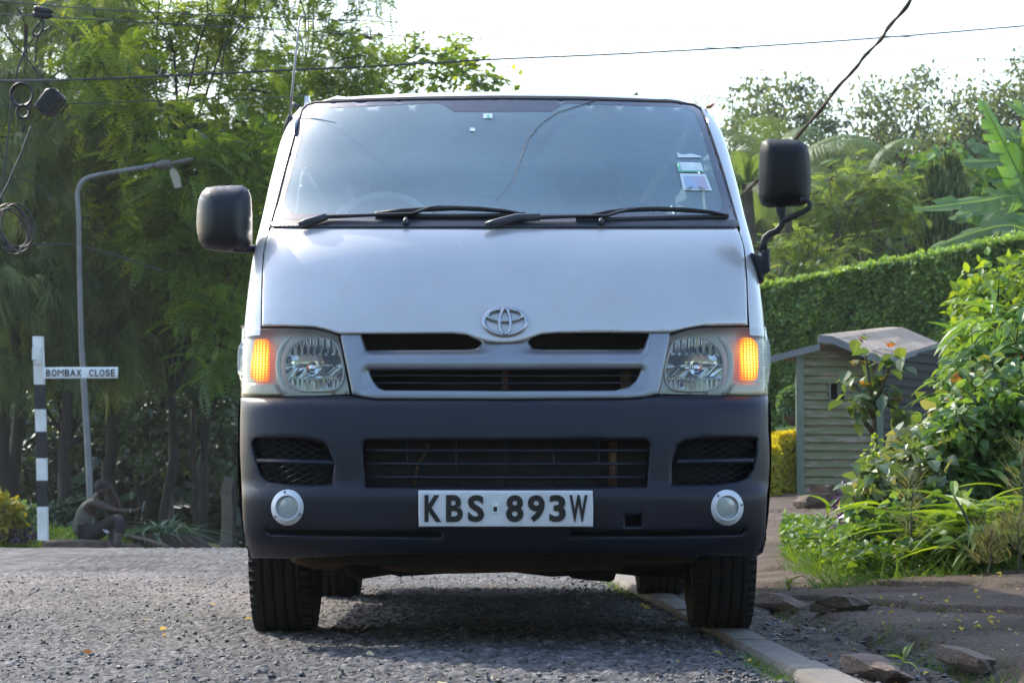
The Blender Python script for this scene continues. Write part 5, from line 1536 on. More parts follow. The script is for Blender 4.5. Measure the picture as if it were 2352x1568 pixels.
# ---- seated man
def skin_body(name, chains, m, parent, sub=2, root_i=0):
    """chains: list of lists of (point, rx[, ry]); chains may begin with an int = index of an existing joint"""
    bm = bmesh.new(); sk = bm.verts.layers.skin.verify(); vs = []
    for ch in chains:
        prev = None
        for q in ch:
            if isinstance(q, int): prev = vs[q]; continue
            p, r = q[0], q[1:]; v = bm.verts.new(Vector(p)); v[sk].radius = (r[0], r[-1]); vs.append(v)
            if prev is not None: bm.edges.new((prev, v))
            prev = v
    vs[root_i][sk].use_root = True
    me = bpy.data.meshes.new(name); bm.to_mesh(me); bm.free()
    o = bpy.data.objects.new('tmp', me); COL.objects.link(o); a = o.modifiers.new('s', 'SKIN'); a.use_smooth_shade = True; s = o.modifiers.new('u', 'SUBSURF'); s.levels = sub; s.render_levels = sub
    dg = bpy.context.evaluated_depsgraph_get(); dg.update(); me2 = bpy.data.meshes.new_from_object(o.evaluated_get(dg)); bpy.data.objects.remove(o)
    me2.name = name
    for p in me2.polygons: p.use_smooth = True
    return link_mesh(name, me2, m, parent)


YM = 32.5
Q = lambda x, y, dy=0.0: P(x, y, YM + dy)
M['skin'] = mat('dark_skin', (.040, .021, .016), .5, 0, .12, 9); M['hair'] = mat('black_hair', (.008, .007, .007), .85, 0, .2, 60, bump=.6, bscale=120)
M['vest'] = mat('grey_vest', (.085, .082, .066), .9, 0, .2, 10); M['shorts'] = mat('black_shorts', (.005, .005, .007), .85, 0, .25, 9); M['print'] = mat('shorts_print', (.55, .56, .62), .8, 0, .1, 9)
root = empty('person', Q(190, 1240), 'man in grey vest and black shorts sitting on the bank, phone in hand', 'person')
BODY = [
    [(Q(193, 1226), .15, .13), (Q(190, 1205), .14, .12), (Q(194, 1185), .135, .115), (Q(204, 1166), .155, .12), (Q(214, 1153), .13, .10), (Q(221, 1145), .062), (Q(227, 1138), .058), (Q(233, 1129), .088, .082), (Q(236, 1119), .098, .09), (Q(237, 1111), .07, .07)],   # 0-9
    [4, (Q(217, 1155, -.17), .068), (Q(240, 1164, -.20), .052), (Q(262, 1172, -.20), .043), (Q(290, 1174, -.18), .038), (Q(311, 1172, -.17), .028), (Q(318, 1169, -.17), .036, .022), (Q(325, 1165, -.17), .030, .018)],   # 10-16 near arm
    [4, (Q(222, 1154, .17), .062), (Q(252, 1166, .2), .048), (Q(275, 1170, .18), .042), (Q(269, 1150, .14), .034), (Q(259, 1130, .08), .026), (Q(255, 1121, .05), .034, .022), (Q(250, 1113, .02), .028, .018)],   # 17-23 far arm
    [0, (Q(203, 1229, -.12), .105), (Q(240, 1208, -.14), .088), (Q(274, 1186, -.34), .066), (Q(275, 1212, -.42), .058), (Q(272, 1240, -.46), .048), (Q(269, 1262, -.46), .036), (Q(275, 1269, -.48), .040, .03), (Q(287, 1273, -.49), .03, .022)],   # 24-31
    [0, (Q(202, 1230, .12), .105), (Q(236, 1216, .18), .085), (Q(262, 1200, .08), .064), (Q(259, 1222, -.1), .056), (Q(256, 1246, -.28), .046), (Q(254, 1260, -.34), .036), (Q(262, 1270, -.36), .036)],
]
sk_o = skin_body('body', BODY, M['skin'], root, 2)
# fingers of both hands, nose, ear: small pieces merged in the body's look
mb = MB()
for k in range(4):
    b = Q(325, 1165, -.17) + np.array((.0, -.02 + .013 * k, .012 - .004 * k)); mb.tube([b, b + np.array((.035, .0, .02)), b + np.array((.05, .004, .045 - .004 * k)), b + np.array((.035, .006, .06))], [.010, .010, .009, .007], 6)
    b = Q(250, 1113, .02) + np.array((0, -.03 + .014 * k, 0)); mb.tube([b, b + np.array((-.03, -.005, .015)), b + np.array((-.062, -.01, .01 - .006 * k))], [.010, .009, .007], 6)
mb.tube([Q(320, 1168, -.20), Q(322, 1164, -.215), Q(326, 1161, -.215)], [.012, .011, .008], 6); mb.tube([Q(254, 1119, .0), Q(250, 1118, -.02), Q(247, 1115, -.02)], [.012, .010, .008], 6)
mb.build('fingers', M['skin'], sk_o, fix=False)
mb = MB(); mb.tube([Q(247, 1124), Q(251.5, 1128), Q(248, 1130)], [.012, .018, .012], 8); mb.tube([Q(246, 1133), Q(249, 1134)], [.02, .014], 8); mb.tube([Q(246.5, 1120), Q(249, 1121)], [.02, .012], 8)
mb.lathe([(0, -.012), (.02, -.01), (.028, 0), (.02, .008)], Q(233, 1126, -.085), 'Y', 10, sy=1.4); mb.build('face', M['skin'], sk_o, fix=False)
mb = MB(); c = Q(234.5, 1118); n1, n2 = 14, 20; V = []
for i in range(n1 + 1):
    t = math.pi * .62 * i / n1
    for j in range(n2):
        a = 2 * math.pi * j / n2; d = np.array((math.sin(t) * math.cos(a), math.sin(t) * math.sin(a), math.cos(t))); d = np.array(Matrix.Rotation(math.radians(-28), 3, 'Y') @ Vector(d)); V.append(c + d * np.array((.107, .096, .105)) * (1 + .03 * RS.rand()))
mb.add(V, [(i * n2 + j, i * n2 + (j + 1) % n2, (i + 1) * n2 + (j + 1) % n2, (i + 1) * n2 + j) for i in range(n1) for j in range(n2)]); mb.build('hair', M['hair'], root)
skin_body('vest', [[(Q(192, 1231), .158, .142), (Q(189, 1212), .15, .14), (Q(190, 1192), .145, .13), (Q(199, 1172), .158, .132), (Q(208, 1159), .13, .105), (Q(214, 1152), .085, .08)]], M['vest'], root, 2)
skin_body('shorts', [[(Q(193, 1231), .162, .15), (Q(203, 1230, -.11), .12), (Q(236, 1211, -.14), .108), (Q(270, 1190, -.32), .085), (Q(276, 1200, -.37), .078), (Q(276, 1216, -.42), .075), (Q(274.5, 1228, -.445), .072)],
                     [0, (Q(202, 1231, .12), .12), (Q(234, 1218, .18), .10), (Q(261, 1203, .08), .078), (Q(258, 1220, -.08), .074)]], M['shorts'], root, 2)
mb = MB(); sheet(mb, [(234, 1208), (240, 1205), (246, 1216), (251, 1222), (246, 1225), (237, 1218)], plane(YM - .262), step=5, thick=.02); mb.build('shorts_print', M['print'], root)
mb = MB(); c = Q(330, 1161, -.17); mb.box(c, (.012, .075, .14), Matrix.Rotation(.2, 3, 'Y'))
o = mb.build('phone', mat('phone_body', (.25, .26, .28), .2, .3, .1, 9), None, c); tag(o, 'small shiny phone held out in the hand of the seated man', 'phone')
mb = MB(); mb.tube([Q(300 + 2.3 * math.cos(a) * .4, 1173 + 6.2 * math.sin(a), -.18 + .05 * math.cos(a)) for a in np.linspace(0, 6.28, 15)], .007, 6, cap=False); mb.build('bracelet', M['steel'], root)

# ---- overhead lines
M['wire'] = mat('black_cable', (.005, .006, .009), .5, 0, .3, 10); M['wire_grey'] = mat('grey_cable', (.035, .038, .042), .5, 0, .3, 10)


def wire(px, Y, r, label, mname='wire', name='overhead_cable', group=None, n=24, cat='cable'):
    px = np.array(px, float); t = np.linspace(0, 1, len(px)); tt = np.linspace(0, 1, n)
    x = np.interp(tt, t, px[:, 0]); y = _spl(t, px[:, 1])(tt) if len(px) > 2 else np.interp(tt, t, px[:, 1])
    Yv = np.interp(tt, [0, 1], Y) if np.ndim(Y) else np.full(n, Y)
    mb = MB(); mb.tube([P(a, b, c) for a, b, c in zip(x, y, Yv)], r * .85, 6); o = mb.build(name, M[mname], None, P(x[0], y[0], Yv[0]), fix=False)
    return tag(o, label, cat, group)


wire([(-60, -3), (220, 22), (600, 40), (890, 50), (1250, 62), (2400, 95)], (20, 34), .008, 'upper of two black cables crossing the sky from the splice sleeve at top left', n=40)
wire([(-60, 28), (220, 46), (600, 66), (890, 82), (1250, 98), (2400, 140)], (20, 34), .008, 'lower of two black cables crossing the sky from the splice sleeve at top left', n=40)
wire([(-40, 186), (150, 184), (480, 170), (870, 152), (1150, 136), (1500, 120), (1960, 92), (2400, 56)], (19, 30), .0135, 'long thick cable sagging across the whole view in front of the trees', n=50)
wire([(-40, 243), (120, 240), (400, 231), (640, 224), (700, 221)], (22, 24), .006, 'thin grey cable beneath the black junction box', 'wire_grey')
wire([(-30, 30), (60, 130), (110, 196)], 21, .008, 'slanting cable running down to the black junction box')
wire([(120, 60), (75, 90), (40, 160), (20, 300), (0, 480)], 21.5, .010, 'cable curving down the far left edge from the splice sleeves')
wire([(72, 290), (50, 350), (20, 420), (-30, 520)], 21, .010, 'pale twisted stay running from the cable coil to the left edge', 'wire_grey')
wire([(-20, 410), (60, 412), (110, 445), (130, 470)], 22, .006, 'short thin cable end at the left edge above the cable bundle', 'wire_grey')
wire([(60, 562), (160, 562), (260, 585), (380, 625)], 34, .014, 'bare drooping branch-like cable in front of the lamp pole', 'wire_grey')
for y_, lab in ((38, 'upper black splice sleeve on the cable at the top left corner'), (70, 'lower black splice sleeve with a dangling loop at the top left corner')):
    mb = MB(); mb.tube([P(78, y_ - 28 + 10, 20.4), P(82, y_ - 27 + 10, 20.4), P(108, y_ - 22 + 10, 20.4), P(122, y_ - 20 + 10, 20.4)] if y_ < 50 else [P(76, 34, 20.4), P(82, 34, 20.4), P(110, 37, 20.4), P(122, 38, 20.4)], [.02, .03, .028, .01], 10)
    if y_ > 50: mb.tube([P(100, 42, 20.4), P(88, 55, 20.4), P(76, 72, 20.4), P(76, 83, 20.4), P(88, 84, 20.4), P(98, 68, 20.4), P(101, 48, 20.4)], .010, 6)
    tag(mb.build('splice_sleeve', M['wire'], None, P(95, y_ - 20, 20.4), fix=False), lab, 'splice')
# cable coils and closure box
mb = MB()
for q in range(4):
    mb.tube([P(49 + (25.5 - q * .8) * math.cos(a) + q * .7, 218 + (27 - q * .9) * math.sin(a), 20.5 + .03 * q) for a in np.linspace(0, 2 * math.pi, 29)], .010, 6, cap=False)
tag(mb.build('cable_coil', M['wire'], None, P(49, 190, 20.5), fix=False), 'large round coil of black cable hanging left of the junction box', 'cable coil')
mb = MB()
for q in range(3):
    mb.tube([P(53 + (15 - q) * math.cos(a), 257 + (15 - q) * math.sin(a), 20.5 + .03 * q) for a in np.linspace(0, 2 * math.pi, 25)], .010, 6, cap=False)
tag(mb.build('cable_coil', M['wire'], None, P(53, 242, 20.5), fix=False), 'small black cable coil hanging just below the large round coil', 'cable coil')
mb = MB(); sheet(mb, smooth_poly([(113, 195), (148, 220), (140, 232), (109, 270), (75, 247), (84, 232)], 1), plane(20.4), step=6, thick=.18, bev=4, bevd=.03, backface=True)
for i in range(4):
    for j in range(4):
        c = P(92 + i * 9.5 + j * -0.0 + j * 6 - 3, 240 - i * 11 + j * 7.2 - 2, 20.4 - .005); mb.box(c, (.022, .02, .022), Matrix.Rotation(.8, 3, 'Y'))
tag(mb.build('junction_box', M['wire'], None, P(113, 195, 20.4)), 'black ribbed telecom junction box hanging tilted from the cable', 'junction box')
mb = MB()
for q in range(7):
    cx_, cy_ = 30 + RS.normal() * 6, 525 + RS.normal() * 8; rx_, ry_ = RS.uniform(30, 46), RS.uniform(38, 58); tl = RS.uniform(-.5, .5)
    mb.tube([P(cx_ + rx_ * math.cos(a), cy_ + ry_ * math.sin(a) + tl * rx_ * math.cos(a), 21 + .02 * q) for a in np.linspace(0, 2 * math.pi, 33)], .007, 6, cap=False)
tag(mb.build('cable_coil', M['wire'], None, P(30, 460, 21), fix=False), 'loose tangled bundle of thin cable loops at the left edge', 'cable coil')

# trees across the road behind the photographer (seen only in the van's reflections)
lv = Leaves(); n = 9000; X = RS.uniform(-26, 26, n); Yw = RS.uniform(-24, -19, n); Z = (8.5 + 5.0 * fbm(X * .25 + 3, X * 0, 3, 66)) * RS.rand(n) ** .8
lv.add(T_QUAD, np.stack([X, Yw, Z], -1), rdir(n, .6), np.tile((0, 0, 1.), (n, 1)) + rdir(n) * .6, RS.uniform(.6, 1.3, n), RS.rand(n)); tag(lv.build('wood', M['leaf_mid']), 'trees across the road mirrored in the paint of the van', 'wood', kind='stuff')
# ================================================================== RIGHT: TREES, HEDGE, SHED, BUSHES
# ---- background trees
tree('leafy_tree', 'grey-green broad tree with uneven sparse top right of the van roof, behind the palm', 'tree', gz(1790, 58),
     clumps_px([(1690, 380), (1700, 310), (1740, 210), (1790, 190), (1830, 190), (1915, 240), (1920, 340), (1880, 420), (1760, 470)], 20, (56, 60), 42, 21), T_OVAL, M['leaf_grey'], M['bark'], trunk_r=.2, twigs=11, per=26, size=(.10, .18), spread=.42, flat=.8, lean=P(1790, 280, 58))
tree('leafy_tree', 'wispy isolated twigs of a small tree against white sky right of the van roof', 'tree', gz(1680, 57),
     clumps_px([(1668, 290), (1690, 200), (1702, 215), (1695, 330), (1672, 420)], 8, (56, 58), 16, 22), T_OVAL, M['leaf_grey'], M['bark'], trunk_r=.06, twigs=6, per=9, size=(.08, .15), spread=.25, flat=.8, lean=P(1684, 380, 57))
tree('airy_tree', 'tall airy see-through tree with sky between its leaves, right of the mirror', 'tree', gz(2070, 64),
     clumps_px([(1975, 260), (2010, 200), (2040, 195), (2060, 300), (2075, 190), (2105, 160), (2140, 210), (2150, 330), (2130, 440), (2010, 480), (1975, 400)], 24, (62, 66), 36, 23), T_OVAL, M['leaf_grey'], M['bark'], trunk_r=.2, twigs=9, per=22, size=(.10, .19), spread=.5, flat=.9, droop=-.45, lean=P(2065, 300, 64))
tree('leafy_tree', 'big dense tree rising at the right edge behind the banana plant', 'tree', gz(2290, 60),
     clumps_px([(2150, 330), (2190, 240), (2230, 200), (2300, 165), (2420, 150), (2420, 520), (2250, 500), (2150, 460)], 30, (57, 62), 52, 24), T_OVAL, M['leaf_grey'], M['bark'], trunk_r=.25, twigs=11, per=30, size=(.10, .19), spread=.5, flat=.8, lean=P(2290, 260, 60))
tree('feathery_tree', 'low spreading feathery tree with several forked stems behind the hedge, right of the mirror arm', 'tree', gz(1930, 44),
     clumps_px([(1850, 420), (1960, 400), (2080, 430), (2110, 500), (2060, 560), (1880, 570), (1840, 500)], 18, (43, 46), 44, 25, .45), T_FRONDS, M['leaf_soft'], M['bark_pale'], trunk_r=.08, twigs=8, per=10, size=(.2, .36), spread=.34, flat=.25, lean=P(1920, 480, 44), fork=.3)
tree('feathery_tree', 'feathery bush with yellowing lower leaves beside the palm trunk', 'tree', gz(1860, 42),
     clumps_px([(1760, 560), (1860, 540), (1930, 580), (1900, 640), (1770, 660)], 9, (41, 43), 36, 26, .6), T_FRONDS, M['leaf_soft'], M['bark_pale'], trunk_r=.05, twigs=8, per=9, size=(.16, .3), spread=.3, flat=.3, lean=P(1860, 590, 42))
tree('round_leaved_tree', 'dark green round-leaved tree showing between the feathery tree and the banana plant', 'tree', gz(2200, 52),
     clumps_px([(2090, 400), (2200, 370), (2310, 420), (2320, 520), (2200, 560), (2100, 540)], 14, (50, 54), 48, 27), tpl_blade(2, lambda a: .42 * math.sin(math.pi * (a * .96 + .02)) ** .7, .1, .2), M['leaf_mid'], M['bark'], trunk_r=.16, twigs=10, per=13, size=(.16, .28), spread=.42, flat=.9, rndr=(0, .7), lean=P(2200, 440, 52))
for px, top, Y, lab in ((2152, 400, 46, 'slim columnar cypress behind the hedge, the left one of a pair'), (2188, 372, 46.5, 'slim columnar cypress behind the hedge, the right one of a pair')):
    tp, bt = P(px - 6, top, Y), P(px, 640, Y); n = 3200; t = RS.rand(n); w_ = .26 * np.clip((1.02 - t) * 3.2, 0, 1) ** .7 * (.8 + .4 * RS.rand(n)); a = RS.uniform(0, 6.28, n)
    root = empty('cypress', gz(px, Y), lab, 'tree'); lv = Leaves(); pos = bt + (tp - bt) * t[:, None] + np.stack([np.cos(a) * w_, np.sin(a) * w_, 0 * t], 1)
    lv.add(tpl_quad(.12, 0), pos, np.stack([np.cos(a) * .35, np.sin(a) * .35, np.ones(n)], 1), rdir(n), RS.uniform(.12, .3, n), RS.rand(n)); lv.build('crown', M['leaf_needle'], root)
    mb = MB(); mb.tube([gz(px, Y) - np.array((0, 0, .3)), bt, tp - np.array((0, 0, .4))], [.09, .07, .02], 8); mb.build('trunk', M['bark'], root)


# ---- palm
def palm(name, label, base, crown, fronds, L_, lm, seed, droop=.9, angs=None):
    rs = np.random.RandomState(seed); root = empty(name, base, label, 'palm tree'); mb = MB()
    mb.tube(bend(base - np.array((0, 0, .3)), crown, 0, 6, .01), [.20, .17, .15, .14, .13, .12, .10], 12); mb.build('trunk', M['bark_pale'], root)
    V = []; F = []; R = []
    for f in range(fronds):
        az = f * 2.4 + rs.uniform(-.3, .3); el = angs[f % len(angs)] if angs else rs.uniform(-.1, 1.35); l = L_ * rs.uniform(.8, 1.1); h = np.array((math.cos(az), math.sin(az), 0)); p = np.array(crown, float); n = 22; e = el; pts = []
        for i in range(n + 1):
            pts.append(p.copy()); p = p + (h * math.cos(e) + np.array((0, 0, math.sin(e)))) * l / n; e -= droop * (1.6 / n) * (.4 + 1.2 * i / n)
        side = np.cross(h, (0, 0, 1.)); rn = rs.rand()
        for i in range(1, n):
            t = pts[i + 1] - pts[i - 1]; t /= np.linalg.norm(t); up = np.cross(side, t)
            for k in range(3):
                for s in (-1, 1):
                    q = pts[i] + t * l / n * .33 * k; ll = l * .34 * math.sin(math.pi * (.12 + .8 * i / n)) * rs.uniform(.85, 1.1); d = side * s * .8 + t * .55 - up * .15; d /= np.linalg.norm(d)
                    m_ = q + d * ll * .55 - np.array((0, 0, .05 * ll)); e_ = q + d * ll - np.array((0, 0, ll * .45)); w = t * .0075; b = len(V)
                    V += [q - w, q + w, m_ + w, m_ - w, e_]; F += [(b, b + 1, b + 2, b + 3), (b + 3, b + 2, b + 4)]; R += [rn * .7 + .3 * rs.rand()] * 5
        for i in range(n):
            b = len(V); w = side * .02 * (1 - i / n); V += [pts[i] - w, pts[i] + w, pts[i + 1] + w * .8, pts[i + 1] - w * .8]; F += [(b, b + 1, b + 2, b + 3)]; R += [.8] * 4
    tot = np.array([len(f) for f in F]); me = mesh_from_arrays('fronds', V, [i for f in F for i in f], np.concatenate([[0], np.cumsum(tot)[:-1]]), tot, False, R)
    link_mesh('fronds', me, lm, root); return root


palm('palm_tree', 'feather palm with a tall upright spear and long hanging leaves behind the mirror', gz(1795, 50), P(1800, 400, 50), 17, 2.5, M['leaf_palm'], 3, 1.0)
palm('palm_tree', 'low fan of palm leaves peeping out close beside the van pillar, left of the mirror', gz(1722, 45), P(1716, 425, 45), 13, 1.15, M['leaf_palm'], 5, .8)
palm('palm_tree', 'small arching palm behind the hedge, its leaf tips above the feathery tree', gz(2010, 54), P(1985, 420, 54), 11, 1.7, M['leaf_palm'], 8, 1.1)
# dense greenery closing the gaps above the hedge
lv = Leaves(); n = 24000; X = RS.uniform(6.0, 60, n) * RS.choice([1, .36], n); X = np.maximum(X, 5.5); Yw = RS.uniform(66, 72, n); Z = hz(X, Yw) + (7.6 + 2.4 * fbm(X * .4, X * 0, 3, 91)) * RS.rand(n) ** .75
lv.add(T_QUAD, np.stack([X, Yw, Z], -1), rdir(n, .6), np.tile((0, 0, 1.), (n, 1)) + rdir(n) * .6, RS.uniform(.5, .9, n), RS.rand(n) * .8)
tag(lv.build('wood', M['leaf_grey']), 'hazy grey-green wood closing the view behind the right trees', 'wood', kind='stuff')

# ---- banana plants
def banana_leaf(V, F, R, pts, width, rs, tear=.5, face=None):
    pts = np.array(pts, float); n = 26; t = np.linspace(0, 1, len(pts)); tt = np.linspace(0, 1, n + 1); C_ = np.stack([_spl(t, pts[:, k])(tt) for k in range(3)], 1); rn = rs.rand() * .6
    for s in (-1, 1):
        i = 0
        while i < n:
            k = min(n - i, rs.randint(1, 5)); ang = rs.uniform(-.25, .75) * tear; gap = .12
            for j in range(i, i + k):
                for q in (j, j + 1):
                    pass
                row = []
                for q, sh in ((j, gap if j == i else 0), (j + 1, -gap if j == i + k - 1 else 0)):
                    tg = C_[min(q + 1, n)] - C_[max(q - 1, 0)]; tg /= np.linalg.norm(tg); sd = np.cross(tg, face if face is not None else (0, -.62, .78)); sd /= max(np.linalg.norm(sd), 1e-6); up = np.cross(sd, tg)
                    w = width * math.sin(math.pi * min(1, max(0, (.04 + .95 * q / n)) ** .75)) ** .6 + .01
                    a = C_[q] + tg * sh * .0; o1 = C_[q] + (s * sd * math.cos(ang * .4) - up * math.sin(ang * .4) + .25 * tg) * w * .5 + tg * sh * w * .15; o2 = C_[q] + (s * sd * math.cos(ang) - up * (math.sin(ang)) + .45 * tg) * w + tg * sh * w * .35
                    row.append((a, o1, o2))
                b = len(V); V += [row[0][0], row[0][1], row[0][2], row[1][0], row[1][1], row[1][2]]; F += [(b, b + 1, b + 4, b + 3), (b + 1, b + 2, b + 5, b + 4)]; c = np.clip(rn + .25 * rs.rand() + (.25 if rs.rand() < .12 else 0), 0, 1); R += [c, c, min(1, c + .25), c, c, min(1, c + .25)]
            i += k
    for i in range(n):
        tg = C_[i + 1] - C_[i]; sd = np.cross(tg, (0, 1., 0)); sd = sd / max(np.linalg.norm(sd), 1e-6) * .022 * (1.2 - i / n); b = len(V); V += [C_[i] - sd - (0, .012, 0), C_[i] + sd - (0, .012, 0), C_[i + 1] + sd - (0, .012, 0), C_[i + 1] - sd - (0, .012, 0)]; F += [(b, b + 1, b + 2, b + 3)]; R += [.95] * 4


def banana(label, Y, stem, leaves, seed, width=.3):
    rs = np.random.RandomState(seed); b = gz(stem[0][0], Y); root = empty('banana_plant', b, label, 'banana plant'); mb = MB()
    mb.tube([b - np.array((0, 0, .2))] + PL(stem, Y), [.18, .16, .13, .08][:len(stem) + 1], 12); mb.build('stem', M['leaf_stem'], root)
    for pts, dy, w_ in leaves:
        V, F, R = [], [], []; Ys = np.linspace(Y, Y + dy, len(pts)); banana_leaf(V, F, R, [P(x, y, yy) for (x, y), yy in zip(pts, Ys)], width * w_, rs, .9)
        tot = np.full(len(F), 4); link_mesh('leaf', mesh_from_arrays('leaf', V, [i for f in F for i in f], np.arange(len(F)) * 4, tot, False, R), M['leaf_banana'], root)
    return root


M['leaf_stem'] = mat('banana_stem', (.10, .14, .04), .6, 0, .3, 6, col2=(.16, .16, .07))
YB_ = 40.5
banana('large banana plant leaning in from the right edge with broad torn leaves', YB_, [(2390, 700), (2380, 560), (2370, 470)], [
    ([(2370, 470), (2330, 380), (2290, 300), (2252, 228)], -.5, 1.0), ([(2375, 460), (2350, 380), (2300, 370), (2210, 372)], .4, .9), ([(2375, 470), (2330, 450), (2250, 462), (2100, 480)], -.4, .95),
    ([(2375, 480), (2320, 470), (2260, 480), (2180, 500)], .5, .9), ([(2380, 470), (2365, 360), (2330, 310), (2268, 284)], .6, .9), ([(2375, 470), (2330, 420), (2280, 350), (2225, 322)], .9, .8),
    ([(2380, 470), (2400, 380), (2370, 320), (2310, 318)], -.2, .9), ([(2380, 465), (2390, 350), (2360, 270), (2310, 235)], -.8, .95)], 2, .34)
banana('lower banana plant with long arching leaves lying along the hedge top', YB_ + 1.5, [(2440, 700), (2430, 600), (2420, 560)], [
    ([(2420, 560), (2330, 520), (2250, 530), (2140, 570)], -.6, .9), ([(2420, 560), (2360, 500), (2280, 480), (2200, 492)], .4, 1.0), ([(2420, 570), (2370, 540), (2320, 545), (2260, 560)], .8, .8)], 4, .34)

# ---- clipped hedge: a leaning band of dense small leaves over a dark core
HA, HB = P(1640, 695, 42.0), P(2420, 550, 37.0)     # top edge: far left end, near right end
def hedge():
    root = empty('hedge', ((HA[0] + HB[0]) / 2, (HA[1] + HB[1]) / 2, .2), 'tall clipped green hedge with a bright freshly grown top, behind the shed', 'hedge')
    A, B = np.array(HA), np.array(HB); dv = (B - A)[:2]; Lh = np.linalg.norm(dv); dv /= Lh; nv = np.array((dv[1], -dv[0]))   # towards the camera
    if nv[1] > 0: nv = -nv
    T = 1.3; lv = Leaves(); n = 95000; t = RS.rand(n); topz = A[2] + (B[2] - A[2]) * t; bx = A[None, :2] + (B - A)[None, :2] * t[:, None]; gzv = hz(bx[:, 0], bx[:, 1])
    v = RS.rand(n); wob = .42 * (fbm(t * 14, v * 5, 4, 31) - .5)
    front = np.concatenate([bx + nv * (T / 2 + wob - .14 * RS.rand(n) ** 2)[:, None], (gzv + (topz - gzv) * v)[:, None]], 1)
    lv.add(T_OVAL, front, rdir(n, .8) + np.append(nv, .1) * .7, np.tile((0, 0, 1.), (n, 1)) + np.append(nv, 0) * .8 + rdir(n) * .5, RS.uniform(.06, .115, n), np.clip(RS.rand(n) * .8 - .25 + .65 * fbm(t * 26, v * 8, 4, 36), 0, .95))
    n2 = 20000; t = RS.rand(n2); topz = A[2] + (B[2] - A[2]) * t; bx = A[None, :2] + (B - A)[None, :2] * t[:, None]
    tp = np.concatenate([bx + nv * RS.uniform(-T / 2, T / 2 + .03, n2)[:, None], (topz + .10 * RS.rand(n2) ** 1.5 * (.4 + 1.2 * vnoise(t * 70, t * 0, 35)) - .03)[:, None]], 1)
    lv.add(T_OVAL, tp, rdir(n2, .6, (0, 0, .5)), rdir(n2) + np.array((0, 0, .5)), RS.uniform(.045, .09, n2), RS.uniform(.55, 1, n2))
    lv.build('foliage', M['leaf_hedge'], root)
    mb = MB(); V = []
    for k in range(15):
        q = A + (B - A) * k / 14; g = float(hz(q[0], q[1]))
        V += [np.append(q[:2] + nv * (T / 2 - .13), g - .2), np.append(q[:2] + nv * (T / 2 - .13), q[2] - .12), np.append(q[:2] - nv * (T / 2 - .13), q[2] - .12), np.append(q[:2] - nv * (T / 2 - .13), g - .2)]
    mb.add(V, [(4 * i + j, 4 * i + j + 1, 4 * i + j + 5, 4 * i + j + 4) for i in range(14) for j in range(3)]); mb.build('branches', M['hedge_core'], root)


M['hedge_core'] = mat('hedge_core', (.018, .028, .012), .95, 0, .5, 12, bump=.6, bscale=30)
hedge()

# ---- lawn strip, golden clipped shrub, potted ball
M['lawn'] = mat('lawn', (.05, .10, .02), .9, 0, .35, 8, col2=(.085, .13, .03))
grid_mesh('lawn', np.linspace(4.2, 9, 30), np.linspace(32.6, 40, 40), lambda X, Y: hz(X, Y) + .02 + .16 * np.clip(Y - 32.8, 0, 6), M['lawn'])
lv = Leaves(); n = 9000; X = RS.uniform(4.3, 8, n); Yg = RS.uniform(32.7, 38.5, n)
lv.add(T_GRASS, np.stack([X, Yg, hz(X, Yg) + .02 + .16 * np.clip(Yg - 32.8, 0, 6)], -1), rdir(n, .4, (0, 0, 1.2)), rdir(n), RS.uniform(.08, .2, n), RS.uniform(.4, 1, n)); tag(lv.build('grass', M['leaf_grass']), 'bright lawn grass below the hedge', 'grass', kind='stuff')


def box_shrub(name, label, cat, x0, x1, ytop, ybot, Y, depth, n, lm, size):
    a, b = P(x0, ytop, Y), P(x1, ybot, Y); root = empty(name, ((a[0] + b[0]) / 2, Y + depth / 2, b[2]), label, cat); lv = Leaves()
    u = RS.rand(n, 3); f = RS.randint(0, 4, n); k = .10 * RS.rand(n) ** 1.5
    u[f == 0, 1] = 0 + k[f == 0]; u[f == 1, 2] = 1 - k[f == 1] * .6; u[f == 2, 0] = k[f == 2]; u[f == 3, 0] = 1 - k[f == 3]
    pos = np.array((a[0], Y, b[2])) + u * np.array((b[0] - a[0], depth, a[2] - b[2])); pos += .05 * (np.stack([fbm(pos[:, 0] * 6, pos[:, 2] * 6, 3, 5)] * 3, 1) - .5)
    nrm = np.zeros((n, 3)); nrm[f == 0, 1] = -1; nrm[f == 1, 2] = 1; nrm[f == 2, 0] = -1; nrm[f == 3, 0] = 1
    tone = np.clip(.15 + .55 * RS.rand(n) + .3 * (u[:, 2] > .88), 0, 1)
    lv.add(T_OVAL, pos, rdir(n) + nrm * .6, nrm + rdir(n) * .6 + np.array((0, 0, .4)), RS.uniform(size[0], size[1], n), tone); lv.build('foliage', lm, root)
    mb = MB(); mb.box(((a[0] + b[0]) / 2, Y + depth / 2, (a[2] + b[2]) / 2 - .02), (abs(b[0] - a[0]) - .14, depth - .14, a[2] - b[2] - .1)); mb.build('branches', M['hedge_core'], root)


box_shrub('clipped_shrub', 'low clipped golden-yellow shrub between the van and the green shed', 'shrub', 1700, 1792, 1026, 1158, 31.6, .8, 5200, M['leaf_gold'], (.035, .075))
box_shrub('clipped_shrub', 'taller step of clipped golden shrub tight against the shed corner post', 'shrub', 1790, 1846, 994, 1150, 32.0, .8, 3800, M['leaf_gold'], (.035, .075))
